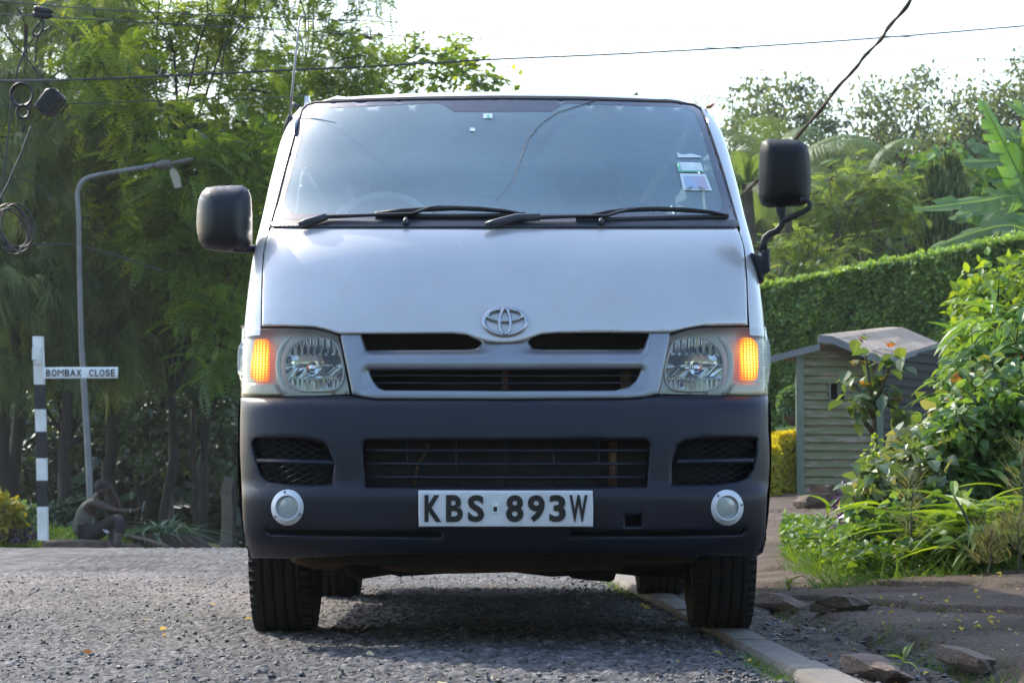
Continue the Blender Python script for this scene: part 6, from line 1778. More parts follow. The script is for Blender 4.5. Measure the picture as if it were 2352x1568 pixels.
# terrace edge below the shrub
mb = MB(); a, b = P(1690, 1152, 31.3), P(1846, 1152, 31.3); mb.box(((a[0] + b[0]) / 2, 31.5, a[2] - .12), (b[0] - a[0], .3, .32)); M['terrace'] = mat('dark_kerb_wall', (.03, .03, .032), .9, 0, .4, 9, bump=.5, bscale=30)
tag(mb.build('low_wall', M['terrace'], None, ((a[0] + b[0]) / 2, 31.5, a[2] - .28)), 'low dark retaining edge under the clipped golden shrub', 'low wall')
root = empty('potted_shrub', P(1822, 975, 33.6), 'round leafy ball shrub in a brown hanging bowl beside the shed corner', 'potted plant'); c = P(1826, 925, 33.6); n = 1500; u = rdir(n)
lv = Leaves(); lv.add(T_OVAL, c + u * np.array((.22, .22, .21)) * (1 - .25 * RS.rand(n, 1) ** 2), rdir(n) + u, u + np.array((0, 0, .4)), RS.uniform(.05, .09, n), RS.uniform(.1, .8, n)); lv.build('foliage', M['leaf_mid'], root)
mb = MB(); mb.lathe([(0, -.23), (.10, -.21), (.16, -.13), (.17, -.06), (.15, -.06), (.05, -.1)], P(1826, 940, 33.6), 'Z', 20); M['clay'] = mat('clay_bowl', (.10, .05, .03), .8, 0, .25, 12); mb.build('bowl', M['clay'], root)

# ---- the little weatherboard shed
M['shaded_board'] = mat('shaded_green_weatherboard', (.013, .016, .011), .8, 0, .2, 3, bump=.25, bscale=30, detail=8)  # side wall's shade put into a darker board colour; back wall shares it
def board_mat():
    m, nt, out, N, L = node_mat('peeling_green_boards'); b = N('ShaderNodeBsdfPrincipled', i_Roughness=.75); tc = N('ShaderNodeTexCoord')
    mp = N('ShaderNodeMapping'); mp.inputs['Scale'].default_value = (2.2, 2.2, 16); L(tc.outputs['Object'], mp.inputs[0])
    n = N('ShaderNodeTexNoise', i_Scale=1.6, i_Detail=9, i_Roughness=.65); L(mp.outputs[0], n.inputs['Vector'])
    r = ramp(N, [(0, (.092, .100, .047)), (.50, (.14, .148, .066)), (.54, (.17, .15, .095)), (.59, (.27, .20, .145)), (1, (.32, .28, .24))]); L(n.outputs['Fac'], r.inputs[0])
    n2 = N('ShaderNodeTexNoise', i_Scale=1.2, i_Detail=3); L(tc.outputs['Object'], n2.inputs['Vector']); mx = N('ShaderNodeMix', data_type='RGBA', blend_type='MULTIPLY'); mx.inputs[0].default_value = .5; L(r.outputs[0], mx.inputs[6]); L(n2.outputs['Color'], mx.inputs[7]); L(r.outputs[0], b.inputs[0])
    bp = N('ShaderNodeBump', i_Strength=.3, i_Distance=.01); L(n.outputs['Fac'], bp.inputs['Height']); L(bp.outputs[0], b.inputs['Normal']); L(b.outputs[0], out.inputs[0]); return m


M['boards'] = board_mat(); M['shed_post'] = mat('green_post', (.09, .125, .085), .7, 0, .3, 5, col2=(.15, .175, .13)); M['shed_roof'] = mat('old_flat_roofing', (.22, .165, .125), .8, 0, .3, 3, bump=.3, bscale=12, col2=(.36, .29, .235), detail=9); M['fascia'] = mat('grey_fascia', (.13, .14, .15), .7, 0, .25, 4, col2=(.2, .21, .215), detail=8)
YSH = 32.0; root = empty('shed', P(1930, 1150, YSH), 'small green weatherboard shed with peeling paint and a low pitched roof', 'shed')
fA, fB = P(1838, 1150, YSH), P(2020, 1150, YSH + .25); sB = P(2160, 1150, YSH + 2.2)
zt = lambda x, y, Y: P(x, y, Y)[2]
zb = P(1930, 1150, YSH)[2]
def boards(mb, a, b, z0, z1, n, hole=None, tilt=.035, top_fn=None):
    d = (b - a); d[2] = 0; Lw = np.linalg.norm(d); d /= Lw; nv = np.array((d[1], -d[0], 0))
    if nv[1] > 0 and abs(nv[1]) > .3: nv = -nv
    rs = np.random.RandomState(int(Lw * 100)); zz = np.linspace(z0, z1, n + 1)
    for i in range(n):
        spans = [(0, Lw)]
        if hole and zz[i + 1] > hole[2] + .01 and zz[i] < hole[3] - .01: spans = [(0, hole[0]), (hole[1], Lw)]
        for s0, s1 in spans:
            j = rs.normal(size=4) * .004; p = lambda s, z, o: np.array((a[0], a[1], 0)) + d * s + nv * o + np.array((0, 0, z))
            if top_fn:
                t0, t1 = min(zz[i + 1] + .012, top_fn(s0 / Lw)), min(zz[i + 1] + .012, top_fn(s1 / Lw))
                mids = [k / 8 for k in range(9)]
                V = []
                for k in mids:
                    s = s0 + (s1 - s0) * k; V += [p(s, zz[i] + j[0], tilt), p(s, max(zz[i] + .002, min(zz[i + 1] + .012, top_fn(s / Lw))), .006), p(s, zz[i] + j[0], .0)]
                mb.add(V, [(3 * k + q, 3 * k + 3 + q, 3 * k + 3 + (q + 1) % 3, 3 * k + (q + 1) % 3) for k in range(8) for q in range(3)], False)
            else:
                V = [p(s0, zz[i] + j[0], tilt), p(s1, zz[i] + j[1], tilt), p(s1, zz[i + 1] + .012, .006), p(s0, zz[i + 1] + .012, .006), p(s0, zz[i] + j[0], 0), p(s1, zz[i] + j[1], 0)]
                mb.add(V, [(0, 1, 2, 3), (0, 4, 5, 1)], False)


apex_x = (1910 - 1838) / (2020 - 1838); z_l, z_a, z_r = zt(1838, 808, YSH), zt(1912, 783, YSH), zt(2020, 829, YSH)
topf = lambda t: z_l + (z_a - z_l) * t / apex_x if t < apex_x else z_a + (z_r - z_a) * (t - apex_x) / (1 - apex_x)
Lf = np.linalg.norm((fB - fA)[:2]); hole = (Lf * (1905 - 1838) / 182, Lf * (1938 - 1838) / 182, zt(0, 916, YSH), zt(0, 879, YSH))
mb = MB(); boards(mb, fA.copy(), fB.copy(), zb, z_a, 19, hole, .055, topf); mb.build('front_wall', M['boards'], root)
mb = MB(); boards(mb, fB.copy(), sB.copy(), zb, P(2150, 800, YSH + 2.4)[2], 18, None, .035, lambda t: z_r + (P(2150, 800, YSH + 2.4)[2] - z_r) * t); w_ = mb.build('side_wall', M['shaded_board'], root)
dvec = (sB - fB)[:2]; mb = MB(); q0 = fA[:2] + dvec
mb.add([np.append(fA[:2], zb), np.append(q0, zb), np.append(q0, z_l), np.append(fA[:2], z_l)], [(0, 1, 2, 3)], False); mb.add([np.append(q0, zb), np.append(sB[:2], zb), np.append(sB[:2], z_r), np.append(q0, z_a)], [(0, 1, 2, 3)], False); mb.build('back_wall', M['shaded_board'], root)
mb = MB()
for q, h in ((fA, zt(1838, 805, YSH)), (fB, z_r)):
    mb.box((q[0], q[1] - .02, (zb - .25 + h) / 2), (.10, .10, h - zb + .25))
mb.build('corner_posts', M['shed_post'], root)
mb = MB(); hw = (fB - fA)[:2] / Lf
for s_, dz in ((hole[0] - .0, 0),):
    p = fA[:2] + hw * (hole[0] + .01); mb.box((p[0] - .0, p[1] - .03, (hole[2] + hole[3]) / 2), (.02, .09, hole[3] - hole[2] + .02)); p = fA[:2] + hw * (hole[1] - .05); mb.box((p[0], p[1] + .03, (hole[2] + hole[3]) / 2), (.05, .03, hole[3] - hole[2]))
mb.build('window_opening', M['shed_post'], root)
# roof: two slopes with overhang, fascia boards
ov = np.append(-dvec / np.linalg.norm(dvec) * .22, 0)
rk = np.append(dvec, 0) * 1.12
eL, ap, eR = P(1770, 822, YSH - .1), P(1881, 770, YSH - .1) + np.array((.12, 0, 0)), P(2028, 826, YSH - .1)
eL2, eR2 = eL + ov * .3, eR + ov * .3
apf = P(1908, 778, YSH - .15)
mb = MB()
def slab(a, b, c, d, t=.03):
    n_ = np.array((0, 0, t)); V = [a, b, c, d, a - n_, b - n_, c - n_, d - n_]; mb.add(V, [(0, 1, 2, 3), (7, 6, 5, 4), (0, 4, 5, 1), (1, 5, 6, 2), (2, 6, 7, 3), (3, 7, 4, 0)], False)


lh, lap = P(1880, 771, YSH - .15), P(1880, 790, YSH - .15)
R1, R2, R3, R4 = P(1880, 769, YSH - .15), P(2075, 752, YSH + 2.5), P(2157, 787, YSH + 2.8), P(2030, 826, YSH - .15)
slab(apf, R2, R3, R4); slab(R1, P(2040, 751, YSH + 2.5), R2, apf); mb.build('roof', M['shed_roof'], root)
mb = MB(); slab(P(1768, 820, YSH - .12), P(1882, 789, YSH - .12), P(1882, 789, YSH - .12) + rk, P(1768, 820, YSH - .12) + rk); mb.build('lean_to_roof', M['shed_roof'], root)
mb = MB()
def fascia(a, b, h, y=-.02):
    a = a + np.array((0, y, 0)); b = b + np.array((0, y, 0)); hv = np.array((0, 0, h)); th = np.array((0, .03, 0)); V = [a, b, b - hv, a - hv, a + th, b + th, b - hv + th, a - hv + th]; mb.add(V, [(0, 1, 2, 3), (7, 6, 5, 4), (0, 4, 5, 1), (1, 5, 6, 2), (2, 6, 7, 3), (3, 7, 4, 0)], False)


fascia(P(1767, 818, YSH - .16), P(1883, 789, YSH - .16), .085); fascia(P(1879, 769, YSH - .19), P(1912, 772, YSH - .19), .10); fascia(P(1912, 772, YSH - .19), P(2030, 823, YSH - .19), .10)
a = R4 + np.array((.02, -.03, .0)); b = R3 + np.array((.02, -.03, .0)); hv = np.array((0, 0, .07)); mb.add([a, b, b - hv, a - hv], [(0, 1, 2, 3)], False); mb.build('fascia', M['fascia'], root)

# ---- young tree in front of the shed
def sprig_tree(name, label, cat, base, stems, whorls, tpl, lm, size, n, droop=-.3, seed=1):
    rs = np.random.RandomState(seed); root = empty(name, base, label, cat); mb = MB()
    for s in stems: k = len(s); mb.tube(s, [.018 * (1.1 - .8 * i / k) for i in range(k)], 6)
    mb.build('stem', M['stem_green'], root, fix=False); lv = Leaves()
    for w_, r_ in whorls:
        m_ = n; a = rs.uniform(0, 6.28, m_); e = rs.uniform(-.75, .6, m_); d = np.stack([np.cos(a) * np.cos(e), np.sin(a) * np.cos(e), np.sin(e) + droop], 1); off = rs.normal(size=(m_, 3)) * r_
        lv.add(tpl, np.array(w_) + off, d, np.tile((0, 0, 1.), (m_, 1)) + .4 * rs.normal(size=(m_, 3)), rs.uniform(size[0], size[1], m_), np.clip(rs.rand(m_) * .72, 0, 1))
        m2 = 5; a = rs.uniform(0, 6.28, m2); lv.add(tpl, np.array(w_) + np.array((0, 0, r_ * 1.6 + .02)) + rs.normal(size=(m2, 3)) * .012, np.stack([np.cos(a) * .7, np.sin(a) * .7, np.full(m2, .55)], 1), np.tile((0, 0, 1.), (m2, 1)), rs.uniform(size[0] * .4, size[0] * .7, m2), rs.uniform(.75, 1, m2))
    lv.build('leaves', lm, root); return root


M['stem_green'] = mat('green_stem', (.07, .075, .04), .8, 0, .3, 9, col2=(.10, .075, .05))
YT = 16.0; q = lambda x, y, dy=0: P(x, y, YT + dy)
sprig_tree('young_tree', 'young tree with large drooping leaves and orange shoot tips in front of the shed', 'tree', gz(2012, YT) + np.array((0, 0, .1)), [[q(2014, 1200), q(2013, 1050), q(2008, 960), q(2000, 900), q(1990, 830), q(1987, 800)], [q(2008, 960), q(1985, 915), q(1962, 880)], [q(2004, 930), q(2030, 880), q(2046, 830)], [q(2010, 1000), q(1980, 960), q(1958, 945)], [q(2008, 940), q(2030, 925), q(2060, 940)]],
    [(q(1988, 815), .05), (q(1962, 868, .1), .05), (q(2046, 825, -.1), .045), (q(1958, 930), .05), (q(1995, 880), .06), (q(2020, 870, .1), .05), (q(1985, 925, -.1), .055), (q(2062, 942), .035), (q(2025, 905), .05)], T_OVAL, M['leaf_red'], (.10, .165), 9, -.35, 4)

# ---- big bank of shrubs on the right
def spray_bush(name, label, cat, base, tips, tpl, lm, size, per, spread, droop=-.2, flat=.6, rnd=(0, 1), stem=.012, stemm='bark', seed=0, along=0, up=0.0):
    """stems from the foot to each tip; leaves round the outer half of each stem"""
    rs = np.random.RandomState(seed); root = empty(name, base, label, cat); mb = MB(); lv = Leaves()
    for t in tips:
        pts = bend(np.array(base) + rs.normal(size=3) * (.06, .06, 0), t, .06, 6, .06); mb.tube(pts, [stem * (1.15 - .9 * i / 6) for i in range(7)], 5, cap=False)
        n = per; s = 1 - (.62 if along == 0 else along) * rs.rand(n) ** 1.5; idx = np.clip(s * 6, 0, 5.999); i0 = idx.astype(int); f = (idx - i0)[:, None]; pa = np.array(pts); c = pa[i0] * (1 - f) + pa[i0 + 1] * f
        off = rs.normal(size=(n, 3)); off /= np.linalg.norm(off, axis=1)[:, None]; off *= rs.rand(n, 1) ** .6 * spread
        d = off / spread * .8 + rs.normal(size=(n, 3)) * np.array((.5, .5, .5 * flat)) + np.array((0, 0, droop)) + (pa[6] - pa[3]) / np.linalg.norm(pa[6] - pa[3]) * up
        lv.add(tpl, c + off * .6, d, np.tile((0, 0, 1.), (n, 1)) + .45 * rs.normal(size=(n, 3)), rs.uniform(size[0], size[1], n), np.clip(rs.uniform(*rnd, n) * (.6 + .4 * s), 0, 1))
    mb.build('stems', M[stemm], root, fix=False); lv.build('leaves', lm, root); return root


def tips_px(poly, n, Yr, seed): rs = np.random.RandomState(seed + 900); return [P(x, y, rs.uniform(*Yr)) for x, y in in_poly(poly, n, seed)]
def foot(px, Y): return P(px, 1106 + (CAM[2] - float(hz(ray(px, 1106)[0] * Y, Y))) * FPX / Y, Y)


spray_bush('leafy_shrub', 'tall light-green small-leaved shrub climbing along the right edge in front of the hedge', 'shrub', foot(2300, 15.5), tips_px([(2215, 660), (2250, 632), (2370, 595), (2400, 900), (2220, 900), (2180, 840), (2200, 760)], 130, (14.6, 16.2), 41), T_OVAL, M['leaf_lime'], (.05, .095), 60, .20, -.2, rnd=(0, .9), seed=41, along=.3)
spray_bush('leafy_shrub', 'shrub with long pointed bright leaves standing at the right edge above the coppery bush', 'shrub', foot(2290, 13.6), tips_px([(2210, 770), (2260, 720), (2370, 710), (2390, 960), (2210, 930), (2180, 880)], 48, (13.0, 14.0), 42), T_LANCE, M['leaf_mid'], (.14, .26), 20, .16, -.25, rnd=(.2, 1), seed=42, along=.3)
spray_bush('coppery_shrub', 'dense heart-leaved shrub with dull coppery and green leaves in front of the shed side wall', 'shrub', foot(2110, 13.4), tips_px([(1975, 1130), (2020, 1055), (2085, 1000), (2160, 955), (2300, 920), (2380, 980), (2380, 1100), (2100, 1190), (2000, 1190)], 130, (12.8, 14.2), 43), T_HEART, M['leaf_plum'], (.065, .115), 34, .17, -.4, seed=43, along=.3)
spray_bush('red_tipped_shrub', 'slender shrub with reddish young leaves poking out of the greenery at right', 'shrub', foot(2220, 13.2), tips_px([(2090, 915), (2180, 880), (2240, 810), (2370, 800), (2380, 930), (2200, 960)], 15, (12.5, 13.2), 44), T_OVAL, M['leaf_red'], (.05, .10), 24, .14, -.3, rnd=(.2, 1), seed=44, along=.35)
spray_bush('leafy_shrub', 'fresh green leafy undergrowth below the coppery shrub', 'shrub', foot(2060, 12.4), tips_px([(1930, 1205), (2040, 1165), (2200, 1150), (2260, 1250), (2000, 1270)], 60, (11.7, 12.7), 45), T_HEART, M['leaf_mid'], (.04, .08), 40, .15, -.2, rnd=(0, .9), seed=45, along=.5)
spray_bush('purple_plant', 'small dark purple-leaved plant at the foot of the bushes beside the brown block', 'plant', foot(1975, 13.6), tips_px([(1930, 1140), (1990, 1130), (2010, 1190), (1950, 1215)], 16, (13.2, 13.8), 46), T_LANCE, M['leaf_purple'], (.06, .11), 26, .09, .1, seed=46, along=.5)
spray_bush('yellow_flower_spike', 'shrub carrying pale lime hanging flower spikes among the coppery leaves', 'plant', foot(2030, 12.9), tips_px([(2000, 1000), (2040, 1010), (2060, 1090), (2000, 1080)], 6, (12.5, 12.9), 47), T_SMALL, M['leaf_lime'], (.025, .04), 40, .05, -.5, rnd=(.7, 1), seed=47, along=.25)


spray_bush('leafy_shrub', 'dense mid-green shrub in the middle of the bank above the strappy plants', 'shrub', foot(2260, 12.9), tips_px([(2130, 990), (2200, 900), (2300, 850), (2390, 860), (2390, 1090), (2200, 1120), (2120, 1090)], 100, (12.3, 13.1), 51), T_OVAL, M['leaf_mid'], (.05, .10), 44, .17, -.25, rnd=(.1, 1), seed=51, along=.35)
spray_bush('leafy_shrub', 'green broad-leaved shrub at the left end of the bank, just right of the purple plant', 'shrub', foot(2060, 12.6), tips_px([(1965, 1150), (2010, 1080), (2100, 1030), (2190, 1060), (2180, 1180), (2000, 1210)], 70, (12.1, 12.8), 52), T_HEART, M['leaf_plum'], (.055, .10), 36, .16, -.3, rnd=(0, .8), seed=52, along=.35)


def clump_plant(name, label, cat, base, n, L_, lm, tpl, seed, spread=.12, up=.8, stems=None, rnd=(0, 1)):
    rs = np.random.RandomState(seed); root = empty(name, base, label, cat); lv = Leaves(); b = np.array(base)
    mb = MB()
    for k in range(stems or 6):
        h = rs.uniform(.2, .55) * L_ * 2; t = b + np.array((rs.normal() * spread, rs.normal() * spread, h)); f = b + np.array((rs.normal() * spread * .6, rs.normal() * spread * .6, 0)); mb.tube(bend(f, t, 0, 4, .03), [.032 * L_ * q_ for q_ in (1, .9, .8, .65, .35)], 6)
        m = n; s = rs.uniform(.25, 1, m); p = f + (t - f) * s[:, None]; a = rs.uniform(0, 6.28, m); e = rs.uniform(.1, 1.0, m)
        lv.add(tpl, p, np.stack([np.cos(a) * np.cos(e), np.sin(a) * np.cos(e), np.sin(e) * up], 1), np.tile((0, 0, 1.), (m, 1)) + .2 * rs.normal(size=(m, 3)), L_ * rs.uniform(.6, 1.1, m), np.clip(rs.uniform(*rnd, m), 0, 1))
    mb.build('stems', M['stem_green'], root, fix=False); lv.build('leaves', lm, root); return root


for i, (px, Y, s_, L_, lab) in enumerate((
    (2330, 11.3, 15, .34, 'long-leaved ginger-like plant nearest the right edge, with pale curling leaves'), (2240, 11.7, 15, .34, 'long-leaved bright green plant in the middle of the row at the foot of the bushes'),
    (2160, 12.3, 12, .30, 'long-leaved bright green plant left of the other strappy ones, below the coppery shrub'), (2360, 12.2, 15, .36, 'tall long-leaved plant behind the nearest one at the right edge'), (2280, 12.6, 14, .36, 'tall long-leaved yellow-green plant rising behind the row'))):
    clump_plant('long_leaved_plant', lab, 'plant', foot(px, Y), 9, L_, M['leaf_lime'] if i != 2 else M['leaf_mid'], T_LONG, 60 + i, .17, .8, s_, (0, .85))
for px, Y, lab in ((2195, 11.6, 'long-leaved plant low at the path edge, left neighbour of the middle strappy plant'), (2290, 11.4, 'long-leaved plant with yellow-green blades just left of the one nearest the right edge'), (2110, 12.0, 'long-leaved plant at the left end of the strappy row under the broad-leaved shrub')):
    clump_plant('long_leaved_plant', lab, 'plant', foot(px, Y), 12, .30, M['leaf_lime'], T_LONG, int(px), .17, .8, 13, (0, .8))
clump_plant('young_maize_plant', 'small upright plant with broad pointed leaves at the path edge near the boulder', 'plant', foot(1892, 15.5), 7, .26, M['leaf_lime'], T_LONG, 71, .04, .9, 2)
clump_plant('young_maize_plant', 'tiny two-leaved sprout growing from the crack beside the broken block', 'plant', foot(2075, 6.55) + np.array((0, 0, .01)), 3, .075, M['leaf_lime'], T_LONG, 72, .012, 1.4, 2)
clump_plant('young_maize_plant', 'small green sprout in the grass at the path edge right of the van wheel', 'plant', foot(1812, 10.9), 4, .09, M['leaf_lime'], T_LONG, 73, .02, 1.2, 3)
for px, Y, h, n, lab in ((2090, 11.35, .50, 160, 'thin grey-green weed stalk standing in front of the bushes'), (2335, 10.9, .30, 220, 'bushy dry pale weed at the right edge'), (2270, 10.8, .24, 180, 'feathery dry weed tuft below the long-leaved plants'), (2348, 11.0, .62, 120, 'pale seed-headed weed rising at the very right edge')):
    b = foot(px, Y); root = empty('weed', b, lab, 'weed'); mb = MB(); mb.tube(bend(b, b + np.array((.02, 0, h)), 0, 5, .02), [.006, .005, .0045, .004, .003, .002], 6); lv = Leaves(); t = RS.uniform(.35, 1, n); a = RS.uniform(0, 6.28, n); r = (.14 if n > 200 else .07) * RS.rand(n) * (1.2 - t)
    lv.add(T_GRASS, b + np.stack([np.cos(a) * r * 1.5, np.sin(a) * r, t * h], 1), np.stack([np.cos(a), np.sin(a), np.full(n, .9)], 1), rdir(n), RS.uniform(.05, .13, n), RS.rand(n)); mb.build('stem', M['stem_green'], root, fix=False); lv.build('leaves', M['leaf_weed'], root)

# ---- ground cover under the bushes, tufts in the cracks (stuff)
lv = Leaves(); n = 15000; t = RS.rand(n); xa = RS.uniform(1800, 2400, n); Yg = 11.2 + 3.6 * RS.rand(n) ** 1.2 + np.clip((1960 - xa) / 160, 0, 1) * 3.0; Xw = ray(xa, 1106)[0] * Yg
edge = 1.46 + .06 * (Yg - 11.2) + .18 * (vnoise(Yg * 2.1, Yg * 0, 4) - .5); k = Xw > edge; Xw, Yg = Xw[k], Yg[k]; n = len(Xw)
lv.add(T_HEART, np.stack([Xw, Yg, hz(Xw, Yg) + .02 + .16 * RS.rand(n) ** 1.5], -1), rdir(n, .5, (0, 0, .1)), np.tile((0, 0, 1.), (n, 1)) + rdir(n) * .5, RS.uniform(.025, .065, n), RS.rand(n))
n = 7000; xa = RS.uniform(1780, 2380, n); Yg = 10.9 + 3.4 * RS.rand(n); Xw = ray(xa, 1106)[0] * Yg; k = Xw > 1.40 + .06 * (Yg - 11) + .15 * (vnoise(Yg * 3, Xw * 3, 4) - .5); Xw, Yg = Xw[k], Yg[k]; n = len(Xw)
lv.add(T_GRASS, np.stack([Xw, Yg, hz(Xw, Yg) + .01], -1), rdir(n, .4, (0, 0, 1.0)), rdir(n), RS.uniform(.05, .16, n), RS.rand(n))
tag(lv.build('ground_cover', M['leaf_grass']), 'leafy ground cover and grass at the foot of the bushes', 'ground cover', kind='stuff')
lv = Leaves(); n = 42000; Yg = 5.2 + 13 * RS.rand(n) ** 1.6; Xw = ex(Yg) + RS.uniform(-.12, 1.6, n); near, r_, f_ = path_crack(Xw, Yg); e = Xw - ex(Yg)
patch = fbm(Xw * 2.2, Yg * 1.6, 3, 81)
k = (((near < .05) & (patch > .44)) | ((np.abs(e + .02 + .08 * (patch - .5)) < .07) & (patch > .36))); Xw, Yg = Xw[k], Yg[k]; n = len(Xw)
lv.add(T_GRASS, np.stack([Xw, Yg, path_z(Xw, Yg) - .012], -1), rdir(n, .4, (0, 0, 1.0)), rdir(n), RS.uniform(.025, .075, n), RS.rand(n))
n = 900; Yg = RS.uniform(5.3, 7.3, n); Xw = kx(Yg) - .02 - np.abs(RS.normal(0, .035, n)); k = vnoise(Yg * 3, Yg * 0, 6) > .45; Xw, Yg = Xw[k], Yg[k]; n = len(Xw); lv.add(T_GRASS, np.stack([Xw, Yg, road_z(Xw, Yg)], -1), rdir(n, .4, (0, 0, .8)), rdir(n), RS.uniform(.02, .05, n), RS.rand(n))
n = 700; Yg = RS.uniform(11, 13.8, n); Xw = kx(Yg) - .02 - np.abs(RS.normal(0, .04, n)); lv.add(T_GRASS, np.stack([Xw, Yg, road_z(Xw, Yg)], -1), rdir(n, .4, (0, 0, .8)), rdir(n), RS.uniform(.02, .05, n), RS.rand(n))
n = 4200; Yg = RS.uniform(8.6, 13.2, n); Xw = RS.uniform(-2.7, -.85, n); k = (fbm(Xw * 2.6, Yg * 1.5, 3, 83) > .60) & (pale(Xw, Yg) > .2); Xw, Yg = Xw[k], Yg[k]; n = len(Xw); lv.add(T_GRASS, np.stack([Xw, Yg, road_z(Xw, Yg)], -1), rdir(n, .4, (0, 0, .6)), rdir(n), RS.uniform(.015, .032, n), RS.uniform(.5, 1, n))
tag(lv.build('grass', M['leaf_grass']), 'grass tufts in the cracks of path, kerb and road', 'grass', kind='stuff')

# ---- fallen leaves, one object each
def fallen_mesh(seed, m):
    rs = np.random.RandomState(seed); V, F = tpl_blade(4, OVAL, rs.uniform(-.5, .5), rs.uniform(.2, .9)); V = V.copy(); V[:, 0] *= 1.3; V[:, 1] -= .5; V[:, 2] += .10 + .3 * V[:, 0] * rs.uniform(-1, 1) + .12 * np.sin(V[:, 1] * 4 + seed)
    me = mesh_from_arrays('fallen_leaf', V, F.ravel(), np.arange(len(F)) * 4, np.full(len(F), 4), True); me.materials.append(m); return me


def fall_mat(name, c1, c2):
    m, nt, out, N, L = node_mat(name); tc = N('ShaderNodeTexCoord'); n = N('ShaderNodeTexNoise', i_Scale=2.5); L(tc.outputs['Object'], n.inputs['Vector']); r = ramp(N, [(.35, c1), (.7, c2)]); L(n.outputs['Fac'], r.inputs[0])
    d = N('ShaderNodeBsdfDiffuse'); t = N('ShaderNodeBsdfTranslucent'); L(r.outputs[0], d.inputs[0]); L(r.outputs[0], t.inputs[0]); x = N('ShaderNodeMixShader'); x.inputs[0].default_value = .35; L(d.outputs[0], x.inputs[1]); L(t.outputs[0], x.inputs[2]); L(x.outputs[0], out.inputs[0]); return m


FM = [fall_mat('fallen_yellow', (.62, .42, .06), (.72, .56, .16)), fall_mat('fallen_pale', (.60, .52, .30), (.70, .62, .42)), fall_mat('fallen_brown', (.20, .09, .035), (.34, .16, .06))]
FME = [fallen_mesh(i, FM[(0, 0, 1, 0, 1, 2)[i]]) for i in range(6)]
FL = {'path': ('fallen_leaf', 'yellow leaf fallen on the brown footpath beside the van', 'fallen leaf', 'leaves fallen on the brown footpath'), 'verge': ('fallen_leaf', 'small leaf fallen on the rough dark strip between kerb and footpath', 'fallen leaf', 'leaves fallen on the rough strip'),
      'road': ('fallen_leaf', 'small dry leaf fallen on the grey gravelly road', 'fallen leaf', 'leaves fallen on the road'), 'gutter': ('fallen_leaf', 'dry leaf caught in the gutter along the kerb', 'fallen leaf', 'leaves lying along the kerb')}


def drop(kind, X, Y, zf, s, k=None):
    nm, lab, cat, grp = FL[kind]; k = RS.randint(0, 6) if k is None else k
    o = bpy.data.objects.new(nm, FME[k]); COL.objects.link(o); z = float(zf(np.array([X]), np.array([Y]))[0]); o.location = (X, Y, z + .002); o.scale = (s, s, s); o.rotation_euler = (RS.normal() * .25, RS.normal() * .25, RS.uniform(0, 6.28)); tag(o, lab, cat, grp)


for i in range(120):
    Yv = 5.9 + 5.8 * RS.rand(); Xv = float(ex(Yv)) + .15 + 2.0 * RS.rand() ** 1.0
    if RS.rand() < .5: px_, py_ = RS.uniform(1980, 2340), RS.uniform(1325, 1450); Yv = .40 * FPX / (py_ - 1106); Xv = float(ray(px_, 1106)[0] * Yv)
    if Xv > ex(Yv) + .1: drop('path', Xv, Yv, path_z, RS.uniform(.014, .028), RS.randint(0, 5))
for i in range(30): Yv = 5.6 + 5 * RS.rand(); Xv = float(kx(Yv)) + KW + .03 + (float(ex(Yv) - kx(Yv)) - KW - .05) * RS.rand(); drop('verge', Xv, Yv, strip_z, RS.uniform(.014, .03))
for i in range(20): Yv = 5.3 + 8 * RS.rand() ** 1.3; drop('road', RS.uniform(-1.9, .6), Yv, road_z, RS.uniform(.016, .035))
for i in range(40): Yv = 5.5 + 7.5 * RS.rand(); drop('gutter', float(kx(Yv)) - .015 - abs(RS.normal()) * .05, Yv, road_z, RS.uniform(.013, .03))
drop('road', float(P(145, 1490, 6.9)[0]) * 1.0, 7.3, road_z, .036, 5)

# ---- diagonal stay wire wound with a creeper, and a branch low behind the mirror
root = empty('stay_wire', P(1700, 450, 24), 'stay wire wound with a green creeper slanting up behind the right mirror', 'stay wire')
mb = MB(); pts = [P(x, y, Y) for x, y, Y in ((1690, 470, 25), (1712, 440, 25), (1745, 410, 24.8), (1830, 318, 24), (1900, 232, 23), (1960, 160, 22), (2010, 105, 21), (2050, 55, 20), (2100, -12, 19))]; mb.tube(pts, [.016, .016, .015, .014, .014, .012, .011, .011, .010], 7); mb.build('wire', M['bark_pale'], root, fix=False)
mb = MB(); A = np.array(pts); tt = np.linspace(0, 1, 70); C_ = np.stack([np.interp(tt, np.linspace(0, 1, len(A)), A[:, k]) for k in range(3)], 1); C_[:, 0] += .016 * np.cos(tt * 40); C_[:, 1] += .016 * np.sin(tt * 40); mb.tube(list(C_), [.010 + .008 * vnoise(np.array(i * .35), np.array(0.), 2) for i in range(70)], 5); mb.build('creeper', M['stem_green'], root, fix=False)

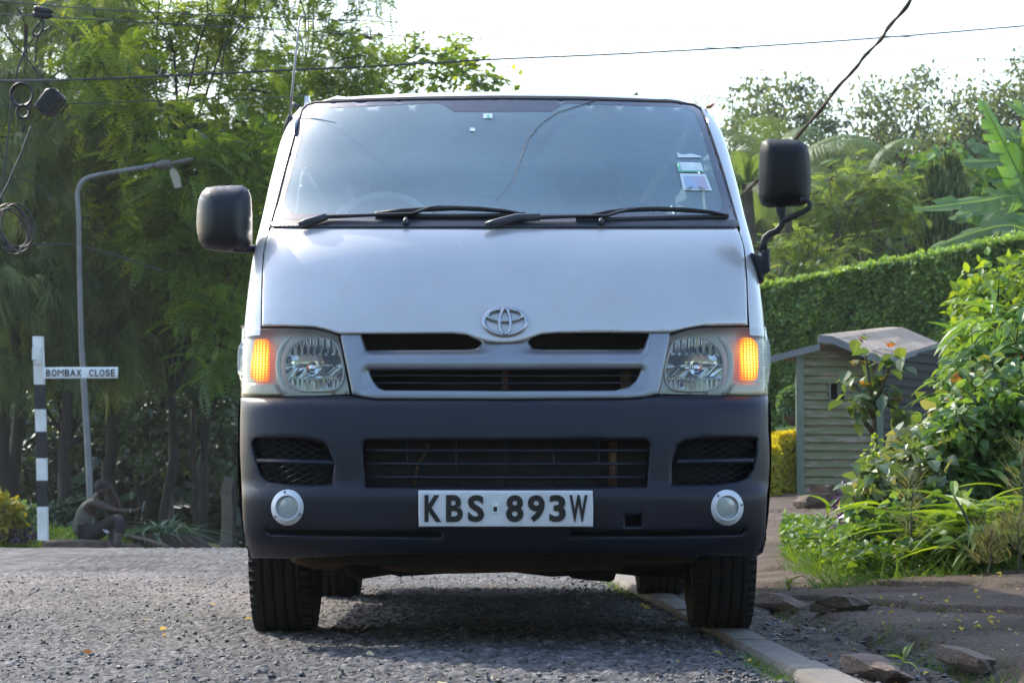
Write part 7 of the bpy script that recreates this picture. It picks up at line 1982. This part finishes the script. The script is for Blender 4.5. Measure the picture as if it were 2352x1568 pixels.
# ---- dry litter on verge, path edge and gutter (stuff)
lv = Leaves(); n = 5200; Yg = 5.2 + 7 * RS.rand(n) ** 1.3; w_ = RS.rand(n); Xw = np.where(w_ < .35, kx(Yg) - .01 - np.abs(RS.normal(0, .05, n)), np.where(w_ < .6, kx(Yg) + KW + .02 + (ex(Yg) - kx(Yg) - KW) * RS.rand(n), ex(Yg) + RS.rand(n) ** 2 * 2.2))
Zg = np.where(w_ < .35, road_z(Xw, Yg), np.where(w_ < .6, strip_z(Xw, Yg), path_z(Xw, Yg))) + .004; k = fbm(Xw * 2.5, Yg * 2, 3, 99) > .42; Xw, Yg, Zg = Xw[k], Yg[k], Zg[k]; n = len(Xw)
lv.add(T_SMALL, np.stack([Xw, Yg, Zg], -1), rdir(n, .25), np.tile((0, 0, 1.), (n, 1)) + rdir(n) * .4, RS.uniform(.006, .022, n), RS.rand(n)); tag(lv.build('litter', M['litter']), 'crumbs of dry brown leaf litter along kerb and path', 'leaf litter', kind='stuff')
# ================================================================== LIGHT
SUN_AZ, SUN_EL = math.radians(-38), math.radians(40)     # behind the van, to its left
sd = Vector((math.sin(SUN_AZ) * math.cos(SUN_EL), math.cos(SUN_AZ) * math.cos(SUN_EL), math.sin(SUN_EL)))
ld = bpy.data.lights.new('sun', 'SUN'); ld.energy = 2.2; ld.angle = math.radians(.6); ld.color = (1, .91, .76)
so = bpy.data.objects.new('sun', ld); COL.objects.link(so); so.location = (0, 0, 30)
so.rotation_euler = sd.to_track_quat('Z', 'Y').to_euler()
w = bpy.data.worlds.new('World'); scene.world = w; w.use_nodes = True
nt = w.node_tree; bg = nt.nodes['Background']
sky = nt.nodes.new('ShaderNodeTexSky'); sky.sky_type = 'NISHITA'; sky.sun_disc = False
sky.sun_elevation = SUN_EL; sky.sun_rotation = SUN_AZ; sky.altitude = 0; sky.air_density = 1.3; sky.dust_density = 2.0; sky.ozone_density = 2.5
nt.links.new(sky.outputs[0], bg.inputs[0]); bg.inputs[1].default_value = .15
# the hazy air of the afternoon: one box of even, pale, thin haze
mb = MB(); mb.box((0, 24, 17.5), (150, 130, 45)); hzo = mb.build('haze', None) if False else None
def haze_mat():
    m, nt_, out, N, L = node_mat('haze_air'); v = N('ShaderNodeVolumePrincipled'); v.inputs['Color'].default_value = (.93, .95, 1, 1); v.inputs['Density'].default_value = .00034; v.inputs['Anisotropy'].default_value = .35; L(v.outputs[0], out.inputs['Volume']); return m
hb = MB(); hb.box((0, 24, 9.5), (190, 200, 30)); tag(hb.build('haze', haze_mat()), 'thin pale afternoon haze', 'haze', kind='stuff')
scene.view_settings.view_transform = 'Standard'; scene.view_settings.look = 'None'
scene.view_settings.exposure = 1.5; scene.view_settings.gamma = 1
scene.view_settings.use_curve_mapping = False
scene.cycles.max_bounces = 8; scene.cycles.transparent_max_bounces = 24; scene.cycles.diffuse_bounces = 4
scene.cycles.use_denoising = True
scene.cycles.sample_clamp_indirect = 6
